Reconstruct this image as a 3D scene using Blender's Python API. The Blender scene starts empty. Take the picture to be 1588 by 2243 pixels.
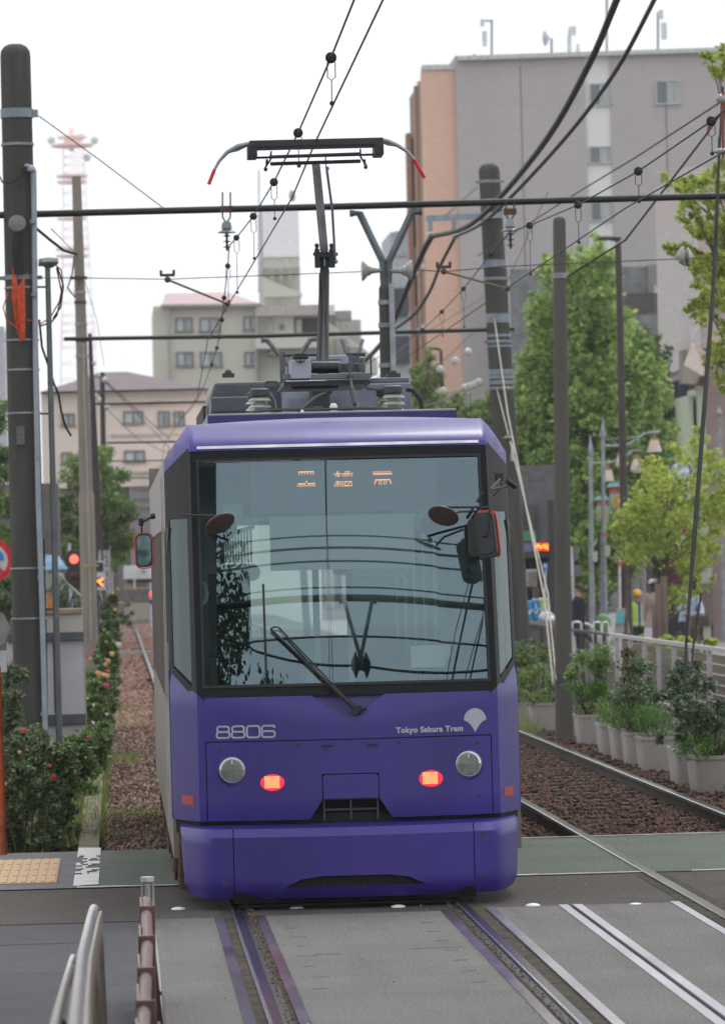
import bpy, math, random
import numpy as np
from mathutils import Vector, Matrix
random.seed(7); RN = np.random.default_rng(7)
R = math.radians
scn = bpy.context.scene
COL = scn.collection
F = 9800.0                     # focal length in photo pixels (photo is 1588 wide)
CAMZ = 2.11
ROLL = 0.025
# ------------------------------------------------------------------ camera
cd = bpy.data.cameras.new('camera'); cam = bpy.data.objects.new('camera', cd); COL.objects.link(cam)
scn.camera = cam
cd.sensor_fit = 'HORIZONTAL'; cd.sensor_width = 36.0; cd.lens = F / 1588 * 36.0
cd.clip_start = 0.5; cd.clip_end = 4000
dx, dy = 250 - 794, 1242 - 1121.5
a_ = dx * math.cos(ROLL) - dy * math.sin(ROLL); b_ = dx * math.sin(ROLL) + dy * math.cos(ROLL)
yaw = math.atan(-a_ / F); pit = math.atan(b_ / F)
RM = Matrix.Rotation(-yaw, 3, 'Z') @ Matrix.Rotation(math.pi / 2 + pit, 3, 'X') @ Matrix.Rotation(-ROLL, 3, 'Z')
cam.matrix_world = Matrix.Translation((0, 0, CAMZ)) @ RM.to_4x4()
cd.dof.use_dof = True; cd.dof.focus_distance = 28.4; cd.dof.aperture_fstop = 9.5
def ray(px, py): return RM @ Vector(((px - 794) / F, -(py - 1121.5) / F, -1))
def at(px, py, Y):
    d = ray(px, py); t = Y / d.y
    return Vector((0, 0, CAMZ)) + d * t
def G(px, py, z=0.0):
    d = ray(px, py); t = (z - CAMZ) / d.z
    return Vector((0, 0, CAMZ)) + d * t
def ppm(Y): return F / Y
# ------------------------------------------------------------------ world and sun
w = bpy.data.worlds.new('World'); scn.world = w; w.use_nodes = True
nt = w.node_tree; nt.nodes.clear()
sky = nt.nodes.new('ShaderNodeTexSky'); sky.sky_type = 'NISHITA'; sky.sun_disc = False
SE, SR = R(56), R(22)
sky.sun_elevation = SE; sky.sun_rotation = SR; sky.dust_density = 4.0
hs = nt.nodes.new('ShaderNodeHueSaturation'); hs.inputs['Saturation'].default_value = 0.12
mx = nt.nodes.new('ShaderNodeMix'); mx.data_type = 'RGBA'; mx.inputs[0].default_value = 0.88
mx.inputs[7].default_value = (11.6, 11.9, 12.3, 1)
bg = nt.nodes.new('ShaderNodeBackground'); bg.inputs[1].default_value = 0.1
wo = nt.nodes.new('ShaderNodeOutputWorld')
nt.links.new(sky.outputs[0], hs.inputs['Color']); nt.links.new(hs.outputs[0], mx.inputs[6])
nt.links.new(mx.outputs[2], bg.inputs[0]); nt.links.new(bg.outputs[0], wo.inputs[0])
sl = bpy.data.lights.new('sun', 'SUN'); sl.energy = 1.5; sl.angle = R(16); sl.color = (1, .97, .93)
so = bpy.data.objects.new('sun', sl); COL.objects.link(so)
sd = Vector((math.sin(SR) * math.cos(SE), math.cos(SR) * math.cos(SE), math.sin(SE)))
so.rotation_euler = sd.to_track_quat('Z', 'Y').to_euler(); so.location = (0, 0, 60)
scn.view_settings.view_transform = 'Standard'; scn.view_settings.look = 'None'
scn.view_settings.exposure = 0.0; scn.view_settings.gamma = 1.0
try:
    scn.cycles.use_denoising = True; scn.cycles.max_bounces = 8; scn.cycles.transparent_max_bounces = 24
    scn.cycles.caustics_reflective = False; scn.cycles.caustics_refractive = False
except Exception: pass
# ------------------------------------------------------------------ materials
MATS = {}
def srgb(r, g, b):
    f = lambda c: (c / 255 / 12.92) if c <= 10 else ((c / 255 + .055) / 1.055) ** 2.4
    return (f(r), f(g), f(b))
def M(name, col, rough=.6, metal=0.0, var=.18, scale=6.0, bump=0.0, bscale=None, coat=0.0, spec=.5, col2=None, island=0.0,
      transl=0.0, detail=6, stretch=None):
    if name in MATS: return MATS[name]
    m = bpy.data.materials.new(name); m.use_nodes = True; n = m.node_tree; L = n.links
    p = n.nodes['Principled BSDF']; out = n.nodes['Material Output']
    p.inputs['Roughness'].default_value = rough; p.inputs['Metallic'].default_value = metal
    p.inputs['Specular IOR Level'].default_value = spec
    p.inputs['Coat Weight'].default_value = coat; p.inputs['Coat Roughness'].default_value = .08
    tc = n.nodes.new('ShaderNodeTexCoord'); nz = n.nodes.new('ShaderNodeTexNoise')
    nz.inputs['Scale'].default_value = scale; nz.inputs['Detail'].default_value = detail
    src = tc.outputs['Object']
    if stretch:
        mp = n.nodes.new('ShaderNodeMapping'); mp.inputs['Scale'].default_value = stretch
        L.new(src, mp.inputs[0]); src = mp.outputs[0]
    L.new(src, nz.inputs['Vector'])
    rp = n.nodes.new('ShaderNodeValToRGB')
    rp.color_ramp.elements[0].position = .32; rp.color_ramp.elements[1].position = .68
    c1 = tuple(c * (1 - var) for c in col); c2 = tuple(min(c * (1 + var), 1) for c in (col2 or col))
    if col2: c1, c2 = col, col2
    rp.color_ramp.elements[0].color = (*c1, 1); rp.color_ramp.elements[1].color = (*c2, 1)
    L.new(nz.outputs['Fac'], rp.inputs[0]); cs = rp.outputs[0]
    if island:
        ge = n.nodes.new('ShaderNodeNewGeometry'); mr = n.nodes.new('ShaderNodeMapRange')
        mr.inputs[3].default_value = 1 - island; mr.inputs[4].default_value = 1 + island
        L.new(ge.outputs['Random Per Island'], mr.inputs[0])
        h = n.nodes.new('ShaderNodeHueSaturation'); L.new(mr.outputs[0], h.inputs['Value']); L.new(cs, h.inputs['Color']); cs = h.outputs[0]
    L.new(cs, p.inputs['Base Color'])
    if bump:
        bn = n.nodes.new('ShaderNodeTexNoise'); bn.inputs['Scale'].default_value = bscale or scale * 8; bn.inputs['Detail'].default_value = 5
        L.new(src, bn.inputs['Vector'])
        bp = n.nodes.new('ShaderNodeBump'); bp.inputs['Strength'].default_value = bump; bp.inputs['Distance'].default_value = .02
        L.new(bn.outputs['Fac'], bp.inputs['Height']); L.new(bp.outputs[0], p.inputs['Normal'])
    if transl:
        tr = n.nodes.new('ShaderNodeBsdfTranslucent'); L.new(cs, tr.inputs[0])
        ms = n.nodes.new('ShaderNodeMixShader'); ms.inputs[0].default_value = transl
        L.new(p.outputs[0], ms.inputs[1]); L.new(tr.outputs[0], ms.inputs[2]); L.new(ms.outputs[0], out.inputs[0])
    MATS[name] = m
    return m
def EM(name, col, st):
    if name in MATS: return MATS[name]
    m = bpy.data.materials.new(name); m.use_nodes = True; n = m.node_tree
    p = n.nodes['Principled BSDF']; p.inputs['Base Color'].default_value = (*[c * .3 for c in col], 1)
    p.inputs['Emission Color'].default_value = (*col, 1); p.inputs['Emission Strength'].default_value = st
    MATS[name] = m; return m
def GLASS(name, tint, gloss, ior=1.6, rough=0.0):
    m = bpy.data.materials.new(name); m.use_nodes = True; n = m.node_tree; n.nodes.clear(); L = n.links
    t = n.nodes.new('ShaderNodeBsdfTransparent'); t.inputs[0].default_value = (*tint, 1)
    g = n.nodes.new('ShaderNodeBsdfGlossy'); g.inputs['Color'].default_value = (*gloss, 1); g.inputs['Roughness'].default_value = rough
    f = n.nodes.new('ShaderNodeFresnel'); f.inputs['IOR'].default_value = ior
    x = n.nodes.new('ShaderNodeMixShader'); o = n.nodes.new('ShaderNodeOutputMaterial')
    L.new(f.outputs[0], x.inputs[0]); L.new(t.outputs[0], x.inputs[1]); L.new(g.outputs[0], x.inputs[2]); L.new(x.outputs[0], o.inputs[0])
    MATS[name] = m; return m
# ------------------------------------------------------------------ mesh builder
def basis(d):
    d = Vector(d).normalized(); u = Vector((0, 0, 1)) if abs(d.z) < .9 else Vector((1, 0, 0))
    s = d.cross(u).normalized(); return s, s.cross(d).normalized()
class MB:
    def __init__(s): s.v = []; s.f = []; s.m = []
    def add(s, vs, fs, mi=0):
        o = len(s.v); s.v += [tuple(v) for v in vs]; s.f += [tuple(i + o for i in f) for f in fs]; s.m += [mi] * len(fs); return s
    def box(s, c, sz, rot=None, mi=0):
        c = Vector(c); h = [x / 2 for x in sz]; vs = []
        for x in (-1, 1):
            for y in (-1, 1):
                for z in (-1, 1):
                    p = Vector((x * h[0], y * h[1], z * h[2]))
                    if rot: p = rot @ p
                    vs.append(c + p)
        return s.add(vs, [(0, 1, 3, 2), (4, 6, 7, 5), (0, 4, 5, 1), (2, 3, 7, 6), (0, 2, 6, 4), (1, 5, 7, 3)], mi)
    def bb(s, x0, x1, y0, y1, z0, z1, mi=0):
        return s.box(((x0 + x1) / 2, (y0 + y1) / 2, (z0 + z1) / 2), (abs(x1 - x0), abs(y1 - y0), abs(z1 - z0)), None, mi)
    def bar(s, a, b, w, h, mi=0, up=None):
        a = Vector(a); b = Vector(b); d = (b - a).normalized(); u, v = basis(d)
        if up is not None:
            v = Vector(up); u = d.cross(v).normalized(); v = u.cross(d).normalized()
        vs = []
        for p in (a, b):
            for i, j in ((-1, -1), (1, -1), (1, 1), (-1, 1)): vs.append(p + u * (i * w / 2) + v * (j * h / 2))
        return s.add(vs, [(0, 3, 2, 1), (4, 5, 6, 7), (0, 1, 5, 4), (1, 2, 6, 5), (2, 3, 7, 6), (3, 0, 4, 7)], mi)
    def tube(s, pts, r, n=8, mi=0, caps=True):
        pts = [Vector(p) for p in pts]; k = len(pts); rs = r if isinstance(r, (list, tuple)) else [r] * k
        vs = []; pu = None
        for i, p in enumerate(pts):
            d = (pts[min(i + 1, k - 1)] - pts[max(i - 1, 0)])
            if d.length < 1e-9: d = Vector((0, 0, 1))
            d.normalize()
            if pu is None: u, v = basis(d)
            else:
                u = (pu - d * pu.dot(d)); u = u.normalized() if u.length > 1e-6 else basis(d)[0]; v = u.cross(d).normalized()
            pu = u
            for j in range(n):
                t = 2 * math.pi * j / n; vs.append(p + (u * math.cos(t) + v * math.sin(t)) * rs[i])
        fs = [(i * n + j, i * n + (j + 1) % n, (i + 1) * n + (j + 1) % n, (i + 1) * n + j) for i in range(k - 1) for j in range(n)]
        if caps: fs += [tuple(range(n))[::-1], tuple(range((k - 1) * n, k * n))]
        return s.add(vs, fs, mi)
    def lathe(s, prof, o=(0, 0, 0), n=20, ax=(0, 0, 1), mi=0, sx=1, sy=1):
        o = Vector(o); ax = Vector(ax).normalized(); u, v = basis(ax); vs = []
        for r_, z_ in prof:
            for j in range(n):
                t = 2 * math.pi * j / n
                vs.append(o + ax * z_ + u * (r_ * math.cos(t) * sx) + v * (r_ * math.sin(t) * sy))
        k = len(prof)
        fs = [(i * n + j, i * n + (j + 1) % n, (i + 1) * n + (j + 1) % n, (i + 1) * n + j) for i in range(k - 1) for j in range(n)]
        fs += [tuple(range(n))[::-1], tuple(range((k - 1) * n, k * n))]
        return s.add(vs, fs, mi)
    def ball(s, c, r, n=12, k=7, sc=(1, 1, 1), mi=0):
        vs = []; c = Vector(c)
        for i in range(k + 1):
            p = math.pi * i / k
            for j in range(n):
                t = 2 * math.pi * j / n
                vs.append((c.x + r * sc[0] * math.sin(p) * math.cos(t), c.y + r * sc[1] * math.sin(p) * math.sin(t), c.z - r * sc[2] * math.cos(p)))
        return s.add(vs, [(i * n + j, i * n + (j + 1) % n, (i + 1) * n + (j + 1) % n, (i + 1) * n + j) for i in range(k) for j in range(n)], mi)
    def prism(s, poly, y0, y1, mi=0, o=(0, 0, 0), U=(1, 0, 0), V=(0, 0, 1)):
        """2D polygon in the U,V plane, extruded along their normal from y0 to y1"""
        o = Vector(o); U = Vector(U); V = Vector(V); N = V.cross(U).normalized(); k = len(poly)
        vs = [o + U * a + V * b + N * y0 for a, b in poly] + [o + U * a + V * b + N * y1 for a, b in poly]
        fs = [tuple(range(k)), tuple(range(k, 2 * k))[::-1]] + [(i, i + k, (i + 1) % k + k, (i + 1) % k) for i in range(k)]
        return s.add(vs, fs, mi)
    def build(s, name, mat, parent=None, smooth=None, bevel=0, label=None, loc=None, solid=0):
        me = bpy.data.meshes.new(name); 
        vs = s.v
        if loc is not None: vs = [(v[0] - loc[0], v[1] - loc[1], v[2] - loc[2]) for v in s.v]
        me.from_pydata(vs, [], s.f)
        for mm in (mat if isinstance(mat, (list, tuple)) else [mat]): me.materials.append(mm)
        if isinstance(mat, (list, tuple)): me.polygons.foreach_set('material_index', s.m)
        if smooth is not None:
            me.polygons.foreach_set('use_smooth', [True] * len(me.polygons)); me.set_sharp_from_angle(angle=R(smooth))
        me.update(); o = bpy.data.objects.new(name, me); COL.objects.link(o)
        if loc is not None: o.location = loc
        if parent: o.parent = parent
        if solid:
            q = o.modifiers.new('thick', 'SOLIDIFY'); q.thickness = solid; q.offset = 0
        if bevel:
            q = o.modifiers.new('bevel', 'BEVEL'); q.width = bevel; q.segments = 2; q.limit_method = 'ANGLE'; q.angle_limit = R(40)
        if label: o['label'] = label
        return o
def tag(o, label, cat, group=None, kind=None):
    o['label'] = label; o['category'] = cat
    if group: o['group'] = group
    if kind: o['kind'] = kind
    return o
def struct(o): o['kind'] = 'structure'; return o
def thing(name, loc, label, cat, group=None):
    o = bpy.data.objects.new(name, None); COL.objects.link(o); o.location = loc; o.empty_display_size = .2
    return tag(o, label, cat, group)
class Sub:
    """helper: builds children of an empty from WORLD coordinates"""
    def __init__(s, name, loc, label, cat, group=None):
        s.l = Vector(loc); s.o = thing(name, s.l, label, cat, group)
    def part(s, name, mb, mat, parent=None, **k):
        mb.v = [(v[0] - s.l.x, v[1] - s.l.y, v[2] - s.l.z) for v in mb.v]
        return mb.build(name, mat, parent or s.o, **k)
def textmesh(txt, size, ext=.002, bold=0.0, space=1.0):
    c = bpy.data.curves.new('t', 'FONT'); c.body = txt; c.size = size; c.extrude = ext; c.offset = bold; c.space_character = space
    o = bpy.data.objects.new('t', c); COL.objects.link(o)
    dg = bpy.context.evaluated_depsgraph_get(); me = bpy.data.meshes.new_from_object(o.evaluated_get(dg))
    vs = [tuple(v.co) for v in me.vertices]; fs = [tuple(p.vertices) for p in me.polygons]
    bpy.data.objects.remove(o); bpy.data.curves.remove(c); bpy.data.meshes.remove(me)
    return vs, fs          # lies in local XY, extruded in Z
def catenary(a, b, sag, n=14):
    a = Vector(a); b = Vector(b)
    return [a.lerp(b, i / n) - Vector((0, 0, sag * 4 * (i / n) * (1 - i / n))) for i in range(n + 1)]
# common materials
C = dict(
 black=M('black_metal', (.018, .019, .021), .5), rubber=M('black_rubber', (.02, .02, .022), .7), dgrey=M('dark_grey_paint', (.045, .047, .052), .5),
 steel=M('galvanised_steel', (.30, .33, .35), .45, .6, var=.2), grey=M('grey_paint', (.22, .235, .25), .5), lgrey=M('light_grey_paint', (.42, .45, .50), .5),
 alu=M('aluminium', (.62, .62, .63), .3, .8), porc=M('porcelain', (.33, .33, .30), .3, coat=.4, var=.3), wire=M('weathered_wire', (.03, .03, .03), .6, .4),
 rust=M('rusty_steel', (.10, .05, .035), .8, var=.4), conc=M('pole_concrete', (.048, .047, .044), .9, col2=(.085, .082, .075), scale=5, bump=.5, bscale=60, stretch=(1, 1, .12), detail=9),
 red=M('red_paint', (.62, .02, .03), .4), white=M('white_paint', (.72, .73, .74), .45, var=.08), brown=M('brown_paint', (.05, .035, .035), .6))
# ================================================================== TRAM
TX, TY = 1.42, 27.4
TRAM = thing('tram', (TX, TY, 0), 'purple fronted tram with dark windscreen and raised pantograph, coming over the level crossing', 'tram')
purple = M('purple_paint', (.036, .021, .215), .40, var=.17, scale=2.2, stretch=(1, 1, .45), coat=.08, bump=.04, bscale=14)
purple2 = M('dull_purple_paint', (.040, .030, .15), .5, var=.08, scale=3)
maskblk = M('black_mask_paint', (.007, .008, .010), .5, coat=.0, var=.1, spec=.2)
seam = M('dark_seam', (.006, .006, .009), .8)
silver = M('champagne_silver_paint', (.23, .20, .185), .42, .25, var=.1, scale=2, stretch=(1, 1, .2))
glassm = GLASS('windscreen_glass', (.74, .86, .83), (.64, .87, 1.0), 2.55)
glasss = GLASS('side_glass', (.42, .54, .46), (.8, .95, .95), 1.5)
def cc(x):
    ax = abs(x); b = .058 * (min(ax, .93) / .93) ** 2
    if ax > .93:
        d = (ax - .93) / .16; b += .40 * (d * .85 + .15 * d * d)
    return b
def gY(x, z): return .19 + cc(x) + (z - 1.33) * .262
def zc(x): return 1.14 + .14 * min(abs(x) / .88, 1) ** 1.6
def lY(x, z):
    y0 = gY(x, 1.33); c_ = zc(x)
    if z >= c_: return y0 - (1.33 - z) * .42
    return y0 - (1.33 - c_) * .42 - (c_ - z) * .03 + max(0, .60 - z) * .12
def tY(x, z):
    t = max(0, (z - 2.82) / .18); return gY(x, min(z, 2.82)) + .10 * t + .26 * t ** 2.4
def bY(x, z):
    ax = abs(x); b = .13 * (min(ax, .86) / .86) ** 2
    if ax > .86: b += .42 * ((ax - .86) / .19) ** 1.5
    b += .05 * max(0, (.16 - z) / .10) ** 2 + .05 * max(0, (z - .455) / .03) - .20
    return b
def fY(x, z): return lY(x, z) if z < 1.30 else (gY(x, z) if z < 2.82 else tY(x, z))
def clip(poly, axis, lim, sign):
    out = []; k = len(poly)
    for i in range(k):
        a, b = poly[i], poly[(i + 1) % k]; da = (a[axis] - lim) * sign; db = (b[axis] - lim) * sign
        if da >= 0: out.append(a)
        if da * db < 0:
            t = da / (da - db); out.append((a[0] + t * (b[0] - a[0]), a[1] + t * (b[1] - a[1])))
    return out
def patch(polys, fn, step=(.06, .05), off=0.0, thick=.018, edges=True):
    """sheet following fn over convex (x,z) polygons, with a rim and a back so that it has thickness"""
    mb = MB(); idx = {}; xs = sorted({-.93, .93, -.86, .86} | {round(i * step[0], 4) for i in range(-20, 21)})
    front = []
    for poly in polys:
        zs0 = min(p[1] for p in poly); zs1 = max(p[1] for p in poly)
        zl = [zs0 + (zs1 - zs0) * i / max(1, math.ceil((zs1 - zs0) / step[1])) for i in range(max(1, math.ceil((zs1 - zs0) / step[1])) + 1)]
        for i in range(len(xs) - 1):
            c1 = clip(clip(poly, 0, xs[i], 1), 0, xs[i + 1], -1)
            if len(c1) < 3: continue
            for j in range(len(zl) - 1):
                c2 = clip(clip(c1, 1, zl[j], 1), 1, zl[j + 1], -1)
                q = []
                for p in c2:
                    r_ = (round(p[0], 4), round(p[1], 4))
                    if not q or (r_ != q[-1]): q.append(r_)
                if len(q) > 1 and q[0] == q[-1]: q.pop()
                if len(q) >= 3: front.append(q)
    vs = []
    def vid(p):
        if p not in idx: idx[p] = len(vs); vs.append((p[0], fn(p[0], p[1]) + off, p[1]))
        return idx[p]
    fs = [tuple(vid(p) for p in q) for q in front]
    n = len(vs); ec = {}
    for f in fs:
        for i in range(len(f)):
            a, b = f[i], f[(i + 1) % len(f)]; ec[(a, b)] = 1
    if not thick: return mb.add(vs, fs)
    allv = vs + [(x, y + thick, z) for x, y, z in vs]
    af = list(fs) + [tuple(i + n for i in f[::-1]) for f in fs]
    for (a, b) in ec:
        if (b, a) not in ec: af.append((b, a, a + n, b + n))
    return mb.add(allv, af)
def mir(polys): return polys + [[(-x, z) for x, z in p][::-1] for p in polys]
def part(name, mb, mat, parent=None, **k): return mb.build(name, mat, parent or TRAM, **k)
W = 1.09
# front panels
part('front_panel', patch([[(-.885, 1.016), (.885, 1.016), (.885, 1.15), (-.885, 1.15)]] + mir([[(.032, 1.15), (.885, 1.15), (.885, 1.285), (.225, 1.285)]])
     + mir([[(.885, .525), (W, .525), (W, 1.452), (.885, 1.27)]]), lY), purple, smooth=35)
part('wiper_recess', patch([[(-.032, 1.15), (.032, 1.15), (.225, 1.285), (-.225, 1.285)]], lY, off=.03), purple2)
hatch = part('hatch', patch([[(-.879, .803), (.879, .803), (.879, 1.010), (-.879, 1.010)]] + mir([[(.254, .525), (.879, .525), (.879, .803), (.176, .803), (.176, .645)]]), lY), purple, smooth=35)
cover = part('coupler_cover', patch([[(-.170, .650), (.170, .650), (.170, .785), (.158, .797), (-.158, .797), (-.170, .785)]], lY, off=-.003), purple)
g = MB(); g.box((0, .35, .56), (.54, .02, .22)); part('coupler_recess', g, seam)
g = MB()
for x in (-.165, .0, .165): g.box((x, .15, .585), (.012, .03, .14))
g.box((0, .155, .58), (.33, .02, .012)); g.box((0, .155, .645), (.33, .02, .012)); part('coupler_grille', g, C['dgrey'])
# dark shell behind the panel gaps
part('seam_backing', patch([[(-.90, .44), (.90, .44), (.90, 1.29), (-.90, 1.29)]], lY, off=.16, thick=.01) , seam)
part('seam_backing', patch(mir([[(.90, .44), (1.07, .44), (1.07, 1.4), (.90, 1.25)]]), lY, off=.05, thick=.01), seam)
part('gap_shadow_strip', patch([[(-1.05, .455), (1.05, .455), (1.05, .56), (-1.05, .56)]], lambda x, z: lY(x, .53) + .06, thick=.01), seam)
g = MB()
for sx in (-1, 1):
    for (x, z) in ((.80 * sx, .972), (.80 * sx, .64), (.31 * sx, .985)):
        g.lathe([(.011, 0), (.011, .006), (.005, .008)], (x, lY(x, z) + .001, z), 10, (0, -1, 0))
part('hatch_bolt', g, C['dgrey'], hatch)
g = MB()
for x in (-.14, .14): g.box((x, lY(x, .99) - .012, .985), (.062, .03, .022))
part('hatch_latch', g, purple2, hatch, bevel=.004)
# bumper
slot = [(-.43, .130), (.43, .130), (.33, .178), (.20, .196), (-.20, .196), (-.33, .178)]
bump = part('bumper', patch([[(-.732, .06), (.732, .06), (.732, .130), (-.732, .130)], [(-.732, .196), (.732, .196), (.732, .487), (-.732, .487)]]
     + mir([[(.43, .130), (.732, .130), (.732, .196), (.33, .196), (.33, .178)], [(.20, .196), (.33, .178), (.33, .196)]]), bY, thick=.03), purple, smooth=35)
for s in (-1, 1):
    pl = [(.738, .06), (.93, .063), (1.0, .09), (1.028, .14), (1.038, .24), (1.05, .487), (.738, .487)]
    pl = pl if s > 0 else [(-x, z) for x, z in pl][::-1]
    b_o = part('bumper_corner', patch([pl], bY, thick=.03), purple, smooth=35)
    g = MB()
    for z in (.42, .16): g.lathe([(.015, 0), (.015, .004), (.008, .006), (.008, .001)], (.79 * s, bY(.79, z) + .001, z), 12, (0, -1, 0))
    part('bolt', g, C['dgrey'], b_o)
part('air_slot', patch([slot], bY, off=.06, thick=.02), C['rubber'], smooth=30)
g = MB()
for i in range(46):
    x = -.42 + .84 * i / 45; h = .062 if abs(x) < .22 else .062 * max(.12, (.44 - abs(x)) / .22)
    g.box((x, bY(x, .16) + .045, .130 + h / 2), (.004, .01, h))
part('slot_mesh', g, C['brown'])
xs = [-1.045 + 2.09 * i / 40 for i in range(41)]; g = MB(); g.add([(x, bY(x, .485) + .004, .486) for x in xs] + [(x, max(lY(x, .5) + .05, bY(x, .485) + .03), .50) for x in xs], [(i, i + 1, i + 42, i + 41) for i in range(40)]); part('bumper_top', g, purple, smooth=60)
g = MB(); g.bb(-.72, .72, -.15, -.13, .014, .028); g.bb(-.74, .74, -.10, .9, .035, .10); g.bb(-.86, .86, .3, 12, .14, .28); part('lifeguard_shade_plates', g, M('underbody_shade_black', (.008, .008, .009), .85, spec=.15))  # lifeguard, with black plates added to deepen the shade under the bumper
# windscreen
part('windscreen_frame', patch([[(-.94, 1.285), (.94, 1.285), (.94, 1.352), (-.94, 1.352)], [(-.94, 2.765), (.94, 2.765), (.94, 2.818), (-.94, 2.818)]]
     + mir([[(.888, 1.352), (.94, 1.352), (.94, 2.765), (.888, 2.765)]]), gY), maskblk, smooth=35)
part('window_seal', patch([[(-.894, 2.752), (.894, 2.752), (.894, 2.768), (-.894, 2.768)], [(-.894, 1.345), (.894, 1.345), (.894, 1.362), (-.894, 1.362)]]
     + mir([[(.878, 1.362), (.892, 1.362), (.892, 2.752), (.878, 2.752)]]), gY, off=-.008, thick=.01), C['rubber'])
part('windscreen', patch([[(-.888, 1.352), (.888, 1.352), (.888, 2.765), (-.888, 2.765)]], gY, step=(.03, .1), off=.006, thick=.0), glassm, smooth=60)
bpy.data.objects['windscreen'].data.update()
part('trim_strip', patch([[(-.885, 2.835), (.885, 2.835), (.885, 2.853), (-.885, 2.853)]], tY, off=-.006, thick=.01), C['alu'])
part('mirror_mount_panel', patch(mir([[(.94, 2.40), (W, 2.40), (W, 2.70), (.94, 2.84)], [(.94, 1.30), (.958, 1.33), (.958, 2.40), (.94, 2.40)],
     [(1.066, 1.455), (W, 1.462), (W, 2.40), (1.066, 2.40)], [(.94, 1.275), (W, 1.452), (W, 1.50), (.94, 1.335)]]), gY), maskblk, smooth=35)
for s in (-1, 1):
    pl = [(.958, 1.38), (1.066, 1.49), (1.066, 2.40), (.958, 2.40)]; pl = pl if s > 0 else [(-x, z) for x, z in pl][::-1]
    part('quarter_window', patch([pl], gY, off=.008, thick=0), glasss)
brow = part('roof_brow', patch([[(-.94, 2.822), (.94, 2.822), (.935, 3.0), (-.935, 3.0)]] + mir([[(.94, 2.842), (W, 2.702), (W, 2.78), (.935, 3.0)]]), tY, step=(.06, .025)), purple, smooth=50)
# body shell, lofted back from the edge of the mask
LEN = 12.6
def body_ring(y_front):
    pts = [(W, .30), (W, .52), (W, 1.0), (W, 1.45), (W, 2.1), (W, 2.40), (W, 2.70), (W, 2.78)]
    return pts
g = MB(); zs = [.30, .52, .80, 1.05]; 
def side(g, z0, z1, y0=None, y1=LEN, s=1, t=.04, x=W, mi=0):
    ya = fY(W, max(z0, .53)) if y0 is None else y0; yb = fY(W, max(z1, .53)) if y0 is None else y0
    vs = [(s * x, ya, z0), (s * x, y1, z0), (s * x, y1, z1), (s * x, yb, z1)]
    vs += [(s * (x - t), v[1], v[2]) for v in vs]
    g.add(vs, [(0, 1, 2, 3), (7, 6, 5, 4), (0, 4, 5, 1), (3, 2, 6, 7), (0, 3, 7, 4), (1, 5, 6, 2)], mi)
for s in (-1, 1):
    side(g, .28, .52, s=s); side(g, .52, 1.2, s=s); side(g, 2.35, 2.62, s=s); side(g, 2.62, 2.78, s=s)
    side(g, 1.2, 2.35, y0=1.30 + 0, y1=1.62, s=s)
    g.add([(s * W, fY(W, 1.2), 1.2), (s * W, 1.3 - .35, 1.2), (s * W, 1.3 - .25, 2.35), (s * W, fY(W, 2.35), 2.35)], [(0, 1, 2, 3)])
    y = 1.30
    side(g, 1.2, 2.35, y0=.86, y1=1.0, s=s)
    for k in range(9): side(g, 1.2, 2.35, y0=2.35 + k * 1.18, y1=2.35 + k * 1.18 + .14, s=s)
    # chamfer
    n0 = [(s * W, fY(W, 2.78), 2.78), (s * W, LEN, 2.78), (s * .935, LEN, 3.0), (s * .935, tY(.935, 3.0), 3.0)]
    g.add(n0 + [(v[0] * .96, v[1], v[2] - .03) for v in n0], [(0, 1, 2, 3), (7, 6, 5, 4)])
# roof crown
xs = [-.935 + 1.87 * i / 22 for i in range(23)]; vs = []
for x in xs:
    y0 = tY(x, 3.0); up = .035 * (1 - (x / .935) ** 2)
    for (yy, zz) in ((y0, 3.0), (y0 + .12, 3.0 + up * .8), (y0 + .35, 3.0 + up), (LEN, 3.0 + up)): vs.append((x, yy, zz))
fs = [(i * 4 + j, i * 4 + j + 1, (i + 1) * 4 + j + 1, (i + 1) * 4 + j) for i in range(22) for j in range(3)]
roof = MB().add(vs, fs)
part('body_shell', g, silver)
part('roof', roof, M('purple_roof_paint', (.16, .14, .30), .45, var=.12), smooth=50)
# first metre of the flanks is purple along the sill
g = MB()
for s in (-1, 1):
    vs = [(s * (W + .003), fY(W, .53), .53), (s * (W + .003), fY(W, .53) + .12, .53), (s * (W + .003), fY(W, 1.45) + .10, 1.45), (s * (W + .003), fY(W, 1.45), 1.45)]
    g.add(vs, [(0, 1, 2, 3)])
part('flank_flash', g, purple, solid=.004)
g = MB(); g.bb(-W - .006, -W, 1.72, 1.755, .35, 2.7); g.bb(-W - .006, -W, 2.62, 2.65, .35, 2.7); part('door_edge_trim', g, M('pale_trim', (.6, .6, .6), .4))
g = MB()
g.bb(-W - .004, -W + .01, .98, 1.24, 1.62, 2.32); part('cab_side_window', g, M('dark_glass', (.012, .014, .016), .08, spec=.8))
g = MB()
for s in (-1, 1):
    for k in range(9):
        y0 = 2.49 + k * 1.18; g.bb(s * (W - .02), s * (W - .014), y0, y0 + 1.04, 1.2, 2.35)
    g.bb(s * (W - .02), s * (W - .014), 1.62, 2.35, 1.2, 2.35)
part('saloon_window', g, glasss)
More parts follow.
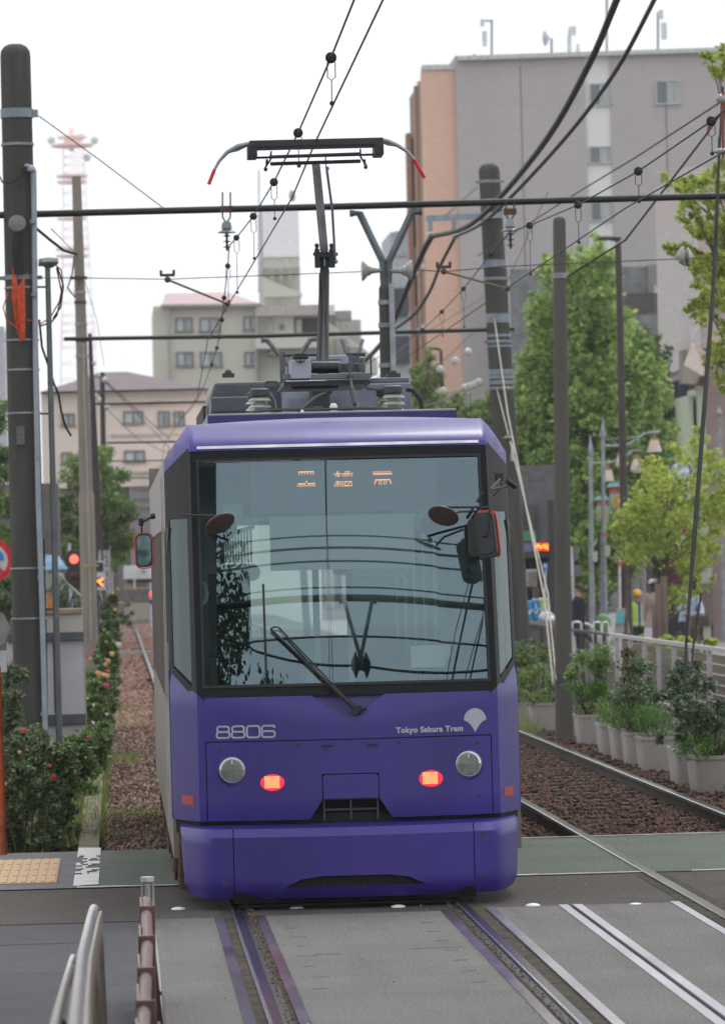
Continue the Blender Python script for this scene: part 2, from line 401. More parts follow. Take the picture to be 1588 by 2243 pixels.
# rear end, floor, ceiling
g = MB(); g.bb(-W, W, LEN - .06, LEN, .28, 1.45); g.bb(-W, W, LEN - .06, LEN, 2.45, 2.98)
for s in (-1, 1): g.bb(s * .70, s * W, LEN - .06, LEN, 1.45, 2.45)
part('rear_wall', g, silver)
g = MB(); g.bb(-1.04, 1.04, .45, LEN - .07, .30, .34); part('saloon_floor', g, M('floor_vinyl', (.10, .10, .10), .5))
g = MB(); g.bb(-1.03, 1.03, 1.1, LEN - .07, 2.74, 2.76); part('saloon_ceiling', g, M('ceiling_panel', (.55, .58, .56), .6, var=.05))
intr = M('cab_dark_plastic', (.025, .03, .032), .5)
g = MB(); g.bb(-.98, .98, .36, .85, .60, 1.22); g.bb(-.9, .0, .50, .85, 1.22, 1.30); dash = part('driver_desk', g, intr, bevel=.03)
g = MB(); g.box((-.74, .55, 1.42), (.17, .12, .20), Matrix.Rotation(.3, 3, 'Z')); g.tube([(-.74, .55, 1.2), (-.74, .55, 1.4)], .02); part('desk_monitor', g, C['black'], bevel=.02)
g = MB()
for s in (-1, 1): g.bb(s * .42 - .30, s * .42 + .30, 1.75, 1.79, .34, 2.74)
part('cab_partition', g, GLASS('partition_glass', (.80, .9, .86), (.8, .9, .9), 1.5))
g = MB()
for s in (-1, 1):
    g.bb(s * .11 - .02, s * .11 + .02, 1.73, 1.81, .34, 2.74); g.bb(s * .73 - .03, s * .73 + .03, 1.73, 1.81, .34, 2.74); g.bb(s * .75, s * 1.03, 1.73, 1.80, .34, 2.74)
g.bb(-1.03, 1.03, 1.73, 1.81, 2.5, 2.74); g.bb(-.9, -.1, 1.73, 1.80, .34, 1.45)
part('partition_frame', g, M('partition_panel', (.30, .36, .33), .5))
g = MB()                       # driver seat with rounded back
g.box((-.40, 1.28, 1.02), (.42, .40, .10)); 
bk = [(math.cos(t) * .20, math.sin(t) * .10 + .42) for t in [i * math.pi / 8 for i in range(9)]]
g.prism([(.22, 0)] + bk + [(-.22, 0)], 0, .09, o=(-.40, 1.52, 1.02)); g.tube([(-.4, 1.3, .34), (-.4, 1.3, 1.0)], .05)
part('driver_seat', g, M('seat_moquette', (.03, .05, .07), .9), bevel=.02)
g = MB()
for s in (-1, 1):
    g.bb(s * .60, s * 1.0, 2.4, 11.5, .66, .80); g.bb(s * .92, s * 1.02, 2.4, 11.5, .80, 1.25)
part('bench_seat', g, M('bench_moquette', (.06, .12, .10), .9))
g = MB()
for s in (-1, 1):
    g.tube([(s * .5, 2.2, 2.35), (s * .5, 11.8, 2.35)], .015)
    for k in range(12): g.tube([(s * .5, 2.6 + k * .75, 2.35), (s * .5, 2.6 + k * .75, 2.12)], .008, 5); g.lathe([(.06, 0), (.06, .02), (.045, .02), (.045, 0)], (s * .5, 2.6 + k * .75, 2.05), 10, (0, 1, 0))
part('strap_rail', g, C['porc'])
g = MB(); g.bb(-.44, .47, .66, .67, 2.06, 2.40); part('sun_visor', g, M('blind_white', (.85, .88, .86), .7, var=.03))
g = MB(); g.bb(.10, .40, .42, .60, 1.28, 1.47); g.bb(.13, .37, .43, .58, 1.47, 1.50); part('desk_box', g, intr, bevel=.02)
g = MB(); g.prism([(.62, 1.2), (.64, 1.38), (.70, 1.50), (.80, 1.58), (.95, 1.62), (.95, 1.2)], .0, .12, o=(0, .95, 0)); part('folded_seat', g, M('seat_moquette', (.03, .05, .07), .9), bevel=.01)
g = MB(); g.prism([(-.78, 1.2), (-.76, 1.48), (-.70, 1.58), (-.62, 1.56), (-.50, 1.42), (-.44, 1.2)], .0, .10, o=(0, .80, 0)); part('seat_back', g, intr, bevel=.01)
g = MB(); g.bb(.45, .70, 1.0, 1.01, 1.42, 1.56); part('paper_panel', g, M('blind_white', (.85, .88, .86), .7, var=.03))
g = MB(); g.bb(-.82, -.55, 1.3, 1.34, 1.35, 2.05); part('dark_reflection_panel', g, M('reflection_dark', (.03, .035, .03), .95))  # added panel; its dark tone stands in for a reflection in the glass
# cab fan seen behind the left pillar
g = MB()
c0 = Vector((-.93, .95, 1.93))
for rr in (.10, .085, .06, .035):
    g.tube([c0 + Vector((math.cos(t) * rr, -.03 + rr * .2, math.sin(t) * rr)) for t in [i * math.pi / 12 for i in range(25)]], .003 if rr < .1 else .005, 5)
for i in range(18):
    t = i * math.pi / 9; g.tube([c0, c0 + Vector((math.cos(t) * .1, -.01, math.sin(t) * .1))], .0015, 4)
g.tube([c0 + Vector((0, .03, 0)), c0 + Vector((0, .03, -.2))], .01, 6)
part('cab_fan', g, C['alu'])
# destination display: lit dots that the shutter caught
rows = {
 0: ["..################..", "..#..#..#..#..#..#..", "....................", "....................", "....................", ".........##.........", ".########..########.", "#.#.#.#.#.#.#.#.#.#."],
 1: ["...##.......##.##...", "#.#####.#.#######.##", "..#.##...#.#.#.#..#.", "....................", "....................", "..####.#.#.###.####.", ".#.##.##.#.#...#..#.", "#.#.#..#.#.#####.##."],
 2: ["#.#.#.#.#.#.#.#.#.#.", "####################", "....................", "....................", "..################..", ".##...#.#..#.#...##.", ".#....#.#..#.#....#.", "....................", ]}
g = MB()
for k, px0 in ((0, 651), (1, 732), (2, 818)):
    o_ = at(px0, 1034, TY + .70) - Vector((TX, TY, 0))
    for j, row in enumerate(rows[k]):
        zz = o_.z - j * .0125 
        for i, ch in enumerate(row):
            if ch == '#': g.box((o_.x + i * .0060, .70, zz), (.0036, .004, .0075))
disp = part('destination_dots', g, EM('led_orange', (1, .36, .08), 2.6))
g = MB(); g.bb(-.55, .62, .715, .78, 2.42, 2.74); part('destination_display', g, M('display_housing', (.05, .06, .065), .3))
# number and name
def glyph(seg, x0, z0, w_, h_, t, r=.35):
    """rounded-rectangle digit strokes as flat tubes"""
    out = []
    return out
num = MB()
def rr_path(x0, x1, z0, z1, r, a0=0, a1=4):
    cs = [((x1 - r, z1 - r), 0), ((x0 + r, z1 - r), 1), ((x0 + r, z0 + r), 2), ((x1 - r, z0 + r), 3)]; pts = []
    for (cx, cz), q in cs:
        for i in range(5):
            t = q * math.pi / 2 + i * math.pi / 8; pts.append((cx + r * math.cos(t), cz + r * math.sin(t)))
    return pts
def stroke(pts, closed, t=.011):
    P = [Vector((x, lY(x, z) - .0015, z)) for x, z in pts]
    if closed: P.append(P[0]); 
    k = len(P)
    for i in range(k - 1):
        d = (P[i + 1] - P[i]); 
        if d.length < 1e-5: continue
        num.bar(P[i] - d.normalized() * .002, P[i + 1] + d.normalized() * .002, t, .003, up=(0, -1, 0))
n0 = at(473, 1605, TY + .2) - Vector((TX, TY, 0)); dw, dh, dp = .078, .070, .0925
zb = n0.z - dh / 2
for k, ch in enumerate('8806'):
    x0 = n0.x + .005 + k * dp; x1 = x0 + dw; zm = zb + dh * .52
    if ch == '8': stroke(rr_path(x0 + .003, x1 - .003, zm, zb + dh, .014), True); stroke(rr_path(x0, x1, zb, zm, .014), True)
    if ch == '0': stroke(rr_path(x0, x1, zb, zb + dh, .016), True)
    if ch == '6':
        stroke(rr_path(x0, x1, zb, zm, .014), True)
        r = .016; top = [(x1 - .004, zb + dh)] + [(x0 + r + r * math.cos(t), zb + dh - r + r * math.sin(t)) for t in [math.pi / 2 + i * math.pi / 8 for i in range(5)]] + [(x0, zm - .01)]
        stroke(top, False)
        stroke([(x1 - .004, zb + dh), (x1 - .001, zb + dh - .012)], False)
silv = M('silver_lettering', (.45, .44, .50), .35, .3, var=.03)
part('fleet_number', num, silv)
vs, fs = textmesh('Tokyo Sakura Tram', .062, .001, .0024, 1.09)
t0 = at(866, 1605, TY + .2) - Vector((TX, TY, 0)); wx = max(v[0] for v in vs); sc_ = .418 / wx
tm = MB().add([(t0.x + v[0] * sc_, lY(t0.x + v[0] * sc_, t0.z + v[1]) - .0015 - v[2], t0.z + v[1] * sc_ * 1.0) for v in vs], fs); part('tram_name_lettering', tm, silv)
# ginkgo leaf emblem
e0 = at(1039.5, 1604, TY + .25) - Vector((TX, TY, 0)); hw = .0705; H_ = .148
pts = []
for i in range(13):
    t = math.pi * i / 12; pts.append((hw * math.cos(t), H_ * .52 + hw * math.sin(t) * 1.03))
for i in range(1, 9):
    t = i / 8; pts.append((-hw + hw * (t ** .62) * 1.0 if t < 1 else 0, H_ * .52 * (1 - t) ** 1.0 + (.0 if t == 1 else .045 * (1 - t) * t * -1 + .03 * t * (1 - t) * 2)))
right = [(-x, z) for x, z in pts[13:-1]][::-1]
em = MB(); allp = pts + right; cx_, cz_ = 0, H_ * .6
vs = [(e0.x + x, lY(e0.x + x, e0.z + z) - .0025, e0.z + z) for x, z in allp] + [(e0.x, lY(e0.x, e0.z + cz_) - .0025, e0.z + cz_)]
em.add(vs, [(i, (i + 1) % len(allp), len(allp)) for i in range(len(allp))]); part('leaf_emblem', em, silv, solid=.002)
# lamps
chrome = M('lamp_reflector', (.62, .62, .61), .35, .25, col2=(1, 1, .98), scale=20)
for (px, py) in ((508, 1687), (1025, 1673)):
    c = at(px, py, TY + .22) - Vector((TX, TY, 0)); y0 = lY(c.x, c.z); s = 1 if px > 700 else -1
    g = MB(); g.lathe([(.088, .0), (.095, .008), (.088, .016), (.078, .012)], (c.x - s * .010, y0 + .006, c.z - .004), 28, (0, -1, 0), sx=1.05)
    hl = part('headlight', g, purple, smooth=40)
    g = MB(); g.v += []; g.lathe([(.080, -.02), (.080, .014), (.076, .016), (.073, .012), (.073, -.02)], (c.x, y0 - .004, c.z), 28, (0, -1, 0)); g.f = g.f[:-2]; g.m = g.m[:-2]; part('lamp_rim', g, C['alu'], hl, smooth=40)
    g = MB(); g.lathe([(.073, .001), (.066, -.022), (.045, -.045), (.022, -.055), (.018, -.012), (.002, -.008)], (c.x, y0 - .017, c.z), 28, (0, -1, 0)); g.box((c.x, y0 - .018, c.z + .05), (.012, .004, .025)); part('reflector', g, chrome, hl, smooth=40)
    g = MB(); g.lathe([(.074, .001), (.068, .008), (.052, .016), (.03, .021), (.001, .023)], (c.x, y0 - .018, c.z), 28, (0, -1, 0)); part('lens', g, GLASS('lamp_lens', (.8, .82, .8), (1, 1, 1), 1.5) if 'lamp_lens' not in MATS else MATS['lamp_lens'], hl, smooth=60)
for (px, py) in ((597, 1715), (943, 1706)):
    c = at(px, py, TY + .15) - Vector((TX, TY, 0)); y0 = lY(c.x, c.z)
    g = MB(); g.lathe([(.076, 0), (.074, .010), (.068, .014)], (c.x, y0 + .002, c.z), 28, (0, -1, 0), sy=.68); tl = part('tail_light', g, EM('tail_red', (1, .025, .07), 1.05), smooth=40)
    g = MB()
    for i in range(12):
        for j in range(9): g.box((c.x - .047 + i * .0078, y0 - .014, c.z + .004 + (j - 4) * .0082), (.0064, .006, .0068))
    part('lit_diodes', g, EM('tail_orange', (1, .26, .09), 2.2), tl)
for s in (-1, 1):
    part('reflector', patch([[(s * 1.0 - .034, .625), (s * 1.0 + .034, .625), (s * 1.0 + .034, .68), (s * 1.0 - .034, .68)]], lY, off=-.004, thick=.004), M('red_reflector', (.45, .03, .03), .3))
# windscreen wiper
pv = at(782, 1556, TY + .06) - Vector((TX, TY, 0)); pv.y = lY(pv.x, pv.z) - .03
j1 = at(592, 1378, TY + .3) - Vector((TX, TY, 0)); j1.y = gY(j1.x, j1.z) - .04
g = MB(); g.tube([pv, j1], .0085, 6); g.tube([pv + Vector((-.03, 0, .035)), j1 + Vector((.05, 0, .01)), j1 + Vector((.02, -.005, .012)), j1], .006, 6)
g.tube([pv + Vector((.02, .03, .0)), pv + Vector((0, -.02, 0))], .025, 10); g.tube([pv, pv.lerp(j1, .28)], .016, 8)
g.tube([pv + Vector((-.005, 0, 0)), pv + Vector((.06, .01, .012))], .012, 8)
wp = part('wiper', g, C['black'], smooth=40)
ba = at(576, 1280, TY + .4) - Vector((TX, TY, 0)); ba.y = gY(ba.x, ba.z) - .018
bb_ = at(583, 1478, TY + .2) - Vector((TX, TY, 0)); bb_.y = gY(bb_.x, bb_.z) - .018
g = MB(); g.bar(ba, bb_, .013, .02, up=(0, -1, 0)); g.bar(ba.lerp(bb_, .3) + Vector((0, -.015, 0)), ba.lerp(bb_, .7) + Vector((0, -.015, 0)), .01, .012); part('wiper_blade', g, C['rubber'], wp)
# stub rods at the bottom of the glass
g = MB()
for px in (657, 925): 
    a = at(px, 1502, TY + .1) - Vector((TX, TY, 0)); g.tube([(a.x, .36, 1.28), (a.x, .38, 1.44)], .012, 6)
part('desk_stalk', g, C['black'])
# mirrors
def L3(px, py, yl): return at(px, py, TY + yl) - Vector((TX, TY, 0))
bronze = M('mirror_back', (.10, .07, .06), .45)
def disc(px, py, yl, r, nrm, mat, name, parent=None):
    c = L3(px, py, yl); g = MB(); g.lathe([(r * .3, -.018), (r * .95, -.006), (r, 0), (r * .97, .006), (r * .2, .006)], c, 28, nrm); return part(name, g, mat, parent, smooth=40)
m1 = MB(); m1.tube([L3(400, 1128, .45), L3(486, 1130, .20)], .007, 6); m1.ball(L3(478, 1137, .2), .018); m1 = part('round_mirror', m1, C['black'])
disc(482, 1147, .20, .098, (-.42, .62, .86), bronze, 'mirror_back', m1)
m2 = MB(); m2.tube([L3(1070, 1111, .35), L3(968, 1111, .15)], .008, 6); m2.tube([L3(1040, 1120, .3), L3(1005, 1121, .2), L3(990, 1133, .15)], .007, 6); m2.ball(L3(974, 1120, .15), .018)
m2 = part('round_mirror', m2, C['black']); disc(971, 1130, .14, .098, (.32, .62, .86), bronze, 'mirror_back', m2)
for (px, py, yl) in ((487, 1158, .42), (958, 1150, .40)):
    g = MB(); c = L3(px, py, yl); g.lathe([(.095, 0), (.095, .006), (.02, .012)], (c.x, gY(c.x, c.z) + .05, c.z), 24, (.1 if px > 700 else -.1, -1, .5)); part('inner_mirror_disc', g, C['rubber'], m1 if px < 700 else m2, smooth=40)
def rrect(w_, h_, r, n=5):
    out = []
    for q, (sx, sy) in enumerate(((1, 1), (-1, 1), (-1, -1), (1, -1))):
        for i in range(n):
            t = (q + i / (n - 1)) * math.pi / 2; out.append((sx * (w_ / 2 - r) + r * math.cos(t), sy * (h_ / 2 - r) + r * math.sin(t)))
    return out
def wing_mirror(px, py, yl, w_, h_, th, tilt, arm, name, red_side, back=False):
    c = L3(px, py, yl); Q = Matrix.Rotation(th, 3, 'Z') @ Matrix.Rotation(tilt, 3, 'Y'); U = Q @ Vector((1, 0, 0)); V = Q @ Vector((0, 0, 1)); N = V.cross(U)
    g = MB(); g.prism(rrect(w_, h_, .035), -.03, .03, o=c, U=U, V=V); g.prism(rrect(w_ * .72, h_ * .8, .04), .03, .042, o=c, U=U, V=V)
    m_ = part(name, g, M('mirror_shell', (.035, .036, .04), .45), bevel=.012)
    ring = rrect(w_ + .012, h_ + .012, .04, 7); g = MB(); P = [c + U * a + V * b - N * .034 * red_side for a, b in ring]; P = (P[-5:] + P[:9] if back else P + [P[0]]); g.tube(P, .006 if back else .0042, 6); part('red_rim', g, M('red_rubber', (.75, .05, .02), .5), m_)
    sgn = 1 if back else -1
    if back: g = MB(); g.prism(rrect(w_ * .80, h_ * .86, .045), -.042, -.03, o=c, U=U, V=V); g.lathe([(.016, 0), (.012, .03)], c - N * .04, 10, -N); part('shell_boss', g, M('mirror_shell', (.035, .036, .04), .45), m_, bevel=.004)
    g = MB(); g.prism(rrect(w_ * .86, h_ * .9, .03), *sorted((sgn * .034, sgn * .031)), o=c, U=U, V=V); part('mirror_glass', g, M('mirror_glass', (.02, .04, .042), .05, 1.0, col2=(.12, .17, .17), scale=12), m_)
    g = MB(); [g.tube(a_, r_, 6) for a_, r_ in arm]; part('mirror_arm', g, C['black'], m_); return m_
wing_mirror(1066, 1172, .15, .125, .285, -.35, -.10, [([L3(1068, 1165, .1), L3(1073, 1115, .1), L3(1075, 1070, .2), L3(1095, 1050, .5)], .008), ([L3(1075, 1072, .2), L3(1110, 1065, .5)], .008), ([L3(1110, 1052, .5), L3(1128, 1066, .55)], .018)], 'wing_mirror', -.6, True)
wing_mirror(314.5, 1206, 1.25, .105, .215, .12, -.03, [([L3(311, 1172, 1.25), L3(309, 1142, 1.25)], .007), ([L3(309, 1146, 1.25), L3(334, 1131, 1.3)], .007), ([L3(309, 1152, 1.25), L3(309, 1136, 1.25)], .018), ([L3(330, 1132, 1.3), L3(340, 1130, 1.3)], .02)], 'wing_mirror', 1)
# second dark mirror body on the right pillar and clutter
g = MB(); c = L3(1040, 1180, .42); g.prism(rrect(.09, .26, .04), -.02, .02, o=(c.x, c.y, c.z), U=(1, 0, 0), V=(0, .28, .96)); part('inner_wing_mirror', g, C['rubber'], bevel=.01)
g = MB(); g.tube([L3(1084, 1035, .6), L3(1100, 1062, .55), L3(1082, 1085, .5)], .007, 6); g.box(L3(1093, 1045, .6), (.05, .05, .05)); g.tube([L3(1045, 1100, .35), L3(1060, 1078, .35)], .012, 6); part('mirror_bracket', g, C['black'])
# bogies and underframe equipment on the left
g = MB()
for yb in (2.2, 10.0):
    for dy_ in (0, 1.3):
        for s in (-1, 1): g.lathe([(.28, -.06), (.33, -.055), (.33, -.03), (.31, .0), (.31, .06), (.1, .07)], (s * .72, yb + dy_, .31), 24, (-s, 0, 0))
    g.bb(-.95, -.80, yb - .3, yb + 1.6, .20, .42); g.bb(.80, .95, yb - .3, yb + 1.6, .20, .42)
part('bogie', g, C['rust'], smooth=40)
g = MB()
for i in range(16):
    y = .95 + i * .62; z = .20 + .05 * math.sin(i * 2.1); g.box((-1.03 + .02 * math.sin(i * 5), y, z), (.07, .34, .22 + .05 * math.sin(i * 3.3)))
    g.tube([(-1.06, y - .2, z + .1), (-1.07, y + .05, z - .06), (-1.05, y + .3, z + .04)], .018, 6)
g.tube([(-1.06, 1.0, .33), (-1.02, .62, .22), (-1.0, .48, .12)], .03, 8); g.box((-1.03, .55, .24), (.06, .08, .3))
part('underframe_equipment', g, C['rust'], bevel=.01)
# ------------------------------------------------------------------ roof equipment and pantograph
plate = MB(); plate.bb(-.80, .80, 1.25, 11.5, 3.0, 3.075); part('roof_platform', plate, C['grey'], bevel=.01)
g = MB(); g.prism([(-.80, 2.97), (.80, 2.97), (.80, 3.062), (-.80, 3.062)], 0, .02, o=(0, 1.235, 0)); part('roof_platform_edge', g, purple2)
roofg = M('roof_unit_grey', (.095, .105, .125), .5, .2, var=.15, scale=3)
roofl = M('roof_unit_light_grey', (.30, .33, .40), .45, .2, var=.12, scale=4)
# air conditioning cowl with chamfered shoulder
a = L3(449, 905, 6.4); b = L3(896, 828, 6.4)
prof = [(a.x, 3.07), (a.x + .015, 3.30), (a.x + .08, b.z), (b.x, b.z + .012), (b.x, 3.07)]
g = MB(); g.prism(prof, 6.4, 9.6); ac = part('air_conditioner', g, roofg, bevel=.02)
g = MB()
for i in range(14): g.bb(a.x - .01, a.x + .02, 6.7 + i * .2, 6.8 + i * .2, 3.12, 3.32)
part('side_louvre', g, C['dgrey'], ac)
g = MB()
for k in range(3):
    c = L3(497 + k * 14, 880, 6.38); g.lathe([(.019, 0), (.019, .012)], c, 14, (0, -1, 0))
part('port_hole', g, seam, ac)
def grille(px0, py0, px1, py1, yl, nx, nz, parent, w_=.012):
    p = L3(px0, py1, yl); q = L3(px1, py0, yl); g = MB(); g.bb(p.x, q.x, yl, yl + .004, p.z, q.z); part('grille_back', g, seam, parent); g = MB()
    for i in range(nx + 1): x = p.x + (q.x - p.x) * i / nx; g.box((x, yl - .004, (p.z + q.z) / 2), (w_, .01, q.z - p.z))
    for j in range(nz + 1): z = p.z + (q.z - p.z) * j / nz; g.box(((p.x + q.x) / 2, yl - .006, z), (q.x - p.x, .01, w_))
    part('grille_bars', g, roofl, parent)
a2 = L3(622, 903, 5.9); b2 = L3(715, 832, 5.9); g = MB(); g.bb(a2.x, b2.x, 5.9, 6.4, 3.07, b2.z); u1 = part('inverter_box', g, roofl, bevel=.01); grille(636, 872, 682, 902, 5.88, 10, 5, u1)
a2 = L3(715, 900, 6.0); b2 = L3(900, 838, 6.0); g = MB(); g.bb(a2.x, b2.x, 6.0, 6.4, 3.07, b2.z); part('resistor_box', g, M('resistor_grey', (.16, .18, .23), .5), bevel=.01)
a2 = L3(684, 897, 5.5); b2 = L3(722, 850, 5.5); g = MB(); g.bb(a2.x, b2.x, 5.5, 5.9, 3.07, b2.z); part('cable_box', g, C['black'], bevel=.01)
a2 = L3(640, 800, 6.3); b2 = L3(765, 777, 6.3); g = MB(); g.bb(a2.x, b2.x + .05, 6.3, 6.35, a2.z - .1, b2.z); u3 = part('rear_unit', g, roofl, bevel=.006); grille(676, 785, 745, 797, 6.28, 18, 1, u3, .006)
# insulators
def insul(c, n=3, r=.09, h=.05, name='insulator', parent=None, cap=True):
    prof = []; z = 0
    for i in range(n): prof += [(r * .5, z), (r, z + .004), (r * .95, z + .012), (r * .5, z + h * .8)]; z += h
    g = MB(); g.lathe(prof, c, 20); o = part(name, g, C['porc'], parent, smooth=40)
    g = MB(); g.lathe([(r * .55, z - .012), (r * .85, z - .008), (r * .85, z + .035), (r * .6, z + .045)], c, 16); g.lathe([(r * .45, -.03), (r * .45, 0)], c, 12); part('insulator_cap', g, C['dgrey'], o, smooth=40); return o
for (px, py, yl) in ((570, 890, 3.3), (563, 889, 3.9), (862, 889, 3.3), (846, 888, 3.9)):
    c = L3(px, py, yl); insul((c.x, yl, 3.13), 3, .080, .046)
g = MB()
for px in (575, 860): c = L3(px, 900, 3.6); g.bb(c.x - .16, c.x + .14, 3.2, 4.1, 3.06, 3.115)
part('insulator_plinth', g, C['steel'], bevel=.005)
# horn / vent, little lamps
c = L3(731, 901, 2.6); g = MB(); g.lathe([(.035, 0), (.035, .012), (.022, .015), (.024, .06), (.026, .064), (.026, .08), (.015, .098), (.002, .1)], (c.x, 2.6, 3.075), 18); part('roof_vent', g, C['white'], smooth=40)
c = L3(662, 903, 2.0); g = MB(); g.lathe([(.012, 0), (.012, .03), (.004, .04)], (c.x, 2.0, 3.075), 10); part('roof_stud', g, C['white'])
g = MB(); g.tube([L3(723, 858, 3.6), L3(690, 872, 3.4), L3(655, 902, 3.2)], .016, 8); g.tube([L3(889, 852, 5), L3(905, 855, 5), L3(921, 875, 5), L3(925, 900, 5)], .018, 8)
part('power_cable', g, C['rubber'], smooth=60)
g = MB(); c = L3(500, 822, 6.2); g.box(c, (.09, .08, .03)); g.ball(c + Vector((0, 0, .02)), .028); c = L3(862, 822, 6.2); g.box(c, (.10, .08, .03)); g.ball(c + Vector((0, 0, .02)), .026); part('lifting_eye', g, C['dgrey'])
# pantograph: base frame
PY = 3.6
pan = MB()
def pb(x0, y0, x1, y1, yl, d, g): p = L3(x0, y1, yl); q = L3(x1, y0, yl); g.bb(p.x, q.x, yl, yl + d, p.z, q.z)
pb(680, 816, 812, 831, PY, .06, pan); pb(622, 818, 640, 832, PY, .08, pan); pb(812, 826, 889, 838, PY + .2, .1, pan); pb(792, 782, 800, 818, PY + .1, .3, pan)
base = part('pantograph_frame', pan, M('frame_grey', (.14, .155, .18), .5, .2), bevel=.006)
g = MB(); pb(622, 831, 810, 845, PY + .02, 1.1, g); pb(640, 845, 740, 852, PY + .2, .5, g); part('frame_tray', g, C['black'], base)
g = MB(); pb(637, 786, 681, 830, PY - .02, .28, g); bx = part('spring_box', g, M('pale_box', (.36, .38, .45), .5, var=.08), base, bevel=.008)
g = MB(); p = L3(640, 785, PY); q = L3(676, 774, PY); g.prism([(p.x, p.z), (q.x, p.z), (q.x - .02, q.z), (p.x + .02, q.z)], -.02, .28, o=(0, PY, 0)); part('box_hood', g, C['black'], bx)
g = MB(); c = L3(658, 791, PY - .04); g.tube([c + Vector((-.03, 0, .01)), c + Vector((-.02, -.01, -.005)), c + Vector((.02, -.01, -.005)), c + Vector((.03, 0, .01))], .006, 6); g.ball(c, .014); part('clasp', g, C['dgrey'], bx)
g = MB(); g.tube([L3(682, 804, PY + .2), L3(745, 804, PY + .2)], .042, 16); part('spring_tube', g, M('dark_green_grey', (.02, .028, .028), .4), base, smooth=40)
g = MB(); pb(742, 794, 792, 815, PY + .04, .03, g); pb(770, 779, 787, 795, PY + .1, .2, g); br = part('bracket_plate', g, roofg, base, bevel=.004)
g = MB()
for px in (752, 781): g.tube([L3(px - 8, 814, PY + .02), L3(px - 5, 806, PY + .02), L3(px, 803, PY + .02), L3(px + 5, 806, PY + .02), L3(px + 8, 814, PY + .02)], .006, 6); g.ball(L3(px, 799, PY + .03), .012)
part('bracket_arch', g, C['dgrey'], br)
g = MB(); g.tube([L3(767, 776, PY), L3(767, 822, PY - .05), L3(771, 852, PY - .2)], .011, 8); g.tube([L3(771, 852, PY - .2), L3(778, 886, PY - .3)], .019, 8); g.ball(L3(767, 824, PY - .06), .022); g.tube([L3(700, 777, PY + .5), L3(620, 778, PY + .5)], .01, 6); g.tube([L3(760, 776, PY + .4), L3(800, 776, PY + .4)], .014, 6); g.tube([L3(812, 778, PY + .3), L3(813, 826, PY + .3)], .007, 6)
g.tube([L3(583, 836, PY), L3(583, 848, PY), L3(606, 848, PY), L3(606, 836, PY), L3(583, 836, PY)], .008, 6); g.tube([L3(612, 845, PY), L3(600, 853, PY), L3(585, 852, PY)], .010, 6); g.tube([L3(801, 836, PY), L3(803, 850, PY), L3(820, 853, PY), L3(845, 853, PY)], .01, 6)
part('linkage', g, C['dgrey'], base, smooth=50)
g = MB(); pb(614, 770, 624, 840, PY + .6, .05, g); part('frame_upright', g, MATS['frame_grey'], base)
g = MB(); pb(686, 890, 708, 903, 2.6, .3, g); part('junction_box', g, C['dgrey'], bevel=.006)
g = MB(); pb(750, 893, 772, 903, 2.7, .2, g); part('junction_box', g, C['black'], bevel=.006)
g = MB(); pb(806, 890, 826, 901, 2.8, .2, g); part('junction_box', g, C['dgrey'], bevel=.006)
g = MB(); g.tube([L3(540, 905, 2.2), L3(600, 897, 2.3), L3(690, 897, 2.4), L3(790, 894, 2.4), L3(880, 896, 2.3)], .010, 6); part('roof_pipe', g, C['dgrey'], smooth=50)
g = MB(); g.tube([L3(784, 905, 3.0), L3(784, 880, 3.0)], .007, 6); part('roof_rod', g, C['steel'])
g = MB(); g.tube([L3(592, 862, 3.4), L3(602, 880, 3.2), L3(606, 903, 3.1)], .012, 6); part('earth_cable', g, C['rubber'], smooth=50)
g = MB(); pb(463, 868, 545, 903, 5.2, .8, g); part('side_box', g, roofg, bevel=.01)
# lower arm, knuckle, upper arm
g = MB(); g.tube([L3(706, 812, PY + .3), L3(708, 705, PY + .75), L3(711, 590, PY + 1.1)], [.045, .041, .034], 10); g.tube([L3(715, 812, PY + .25), L3(716, 700, PY + .7), L3(717, 600, PY + 1.05)], .008, 6); g.tube([L3(698, 812, PY + .25), L3(701, 600, PY + 1.05)], .008, 6)
la = part('lower_arm', g, M('arm_black', (.012, .011, .014), .6, .0), base, smooth=50)
g = MB(); kx = PY + 1.1
pb(693, 558, 731, 586, kx, .02, g); pb(690, 545, 700, 585, kx - .03, .05, g); pb(722, 545, 733, 585, kx - .03, .05, g); g.tube([L3(686, 556, kx), L3(740, 556, kx)], .012, 8)
for px in (694, 726): g.tube([L3(px, 536, kx), L3(px, 552, kx)], .012, 8); g.ball(L3(px, 537, kx), .017)
g.lathe([(.02, -.05), (.032, -.04), (.032, .04), (.02, .05)], L3(711, 560, kx), 14, (1, 0, 0)); part('knuckle', g, C['black'], base, smooth=40)
g = MB()
for px in (697, 711, 725): g.tube([L3(px, 566, kx - .02), L3(px, 586, kx - .02)], .005, 5)
part('knuckle_spring', g, C['steel'], base)
HY = PY - .05
g = MB(); p = [L3(710, 548, kx), L3(701, 450, PY + .5), L3(692, 358, HY)]; g.tube(p, [.030, .030, .028], 4); 
ua = part('upper_arm', g, M('arm_steel', (.42, .41, .44), .4, .5, var=.3, scale=3), base)
g = MB(); g.tube([L3(734, 568, kx), L3(728, 460, PY + .5), L3(716, 372, HY)], .009, 8); g.ball(L3(735, 572, kx), .018); g.ball(L3(717, 368, HY), .014); part('control_rod', g, C['steel'], base, smooth=40)
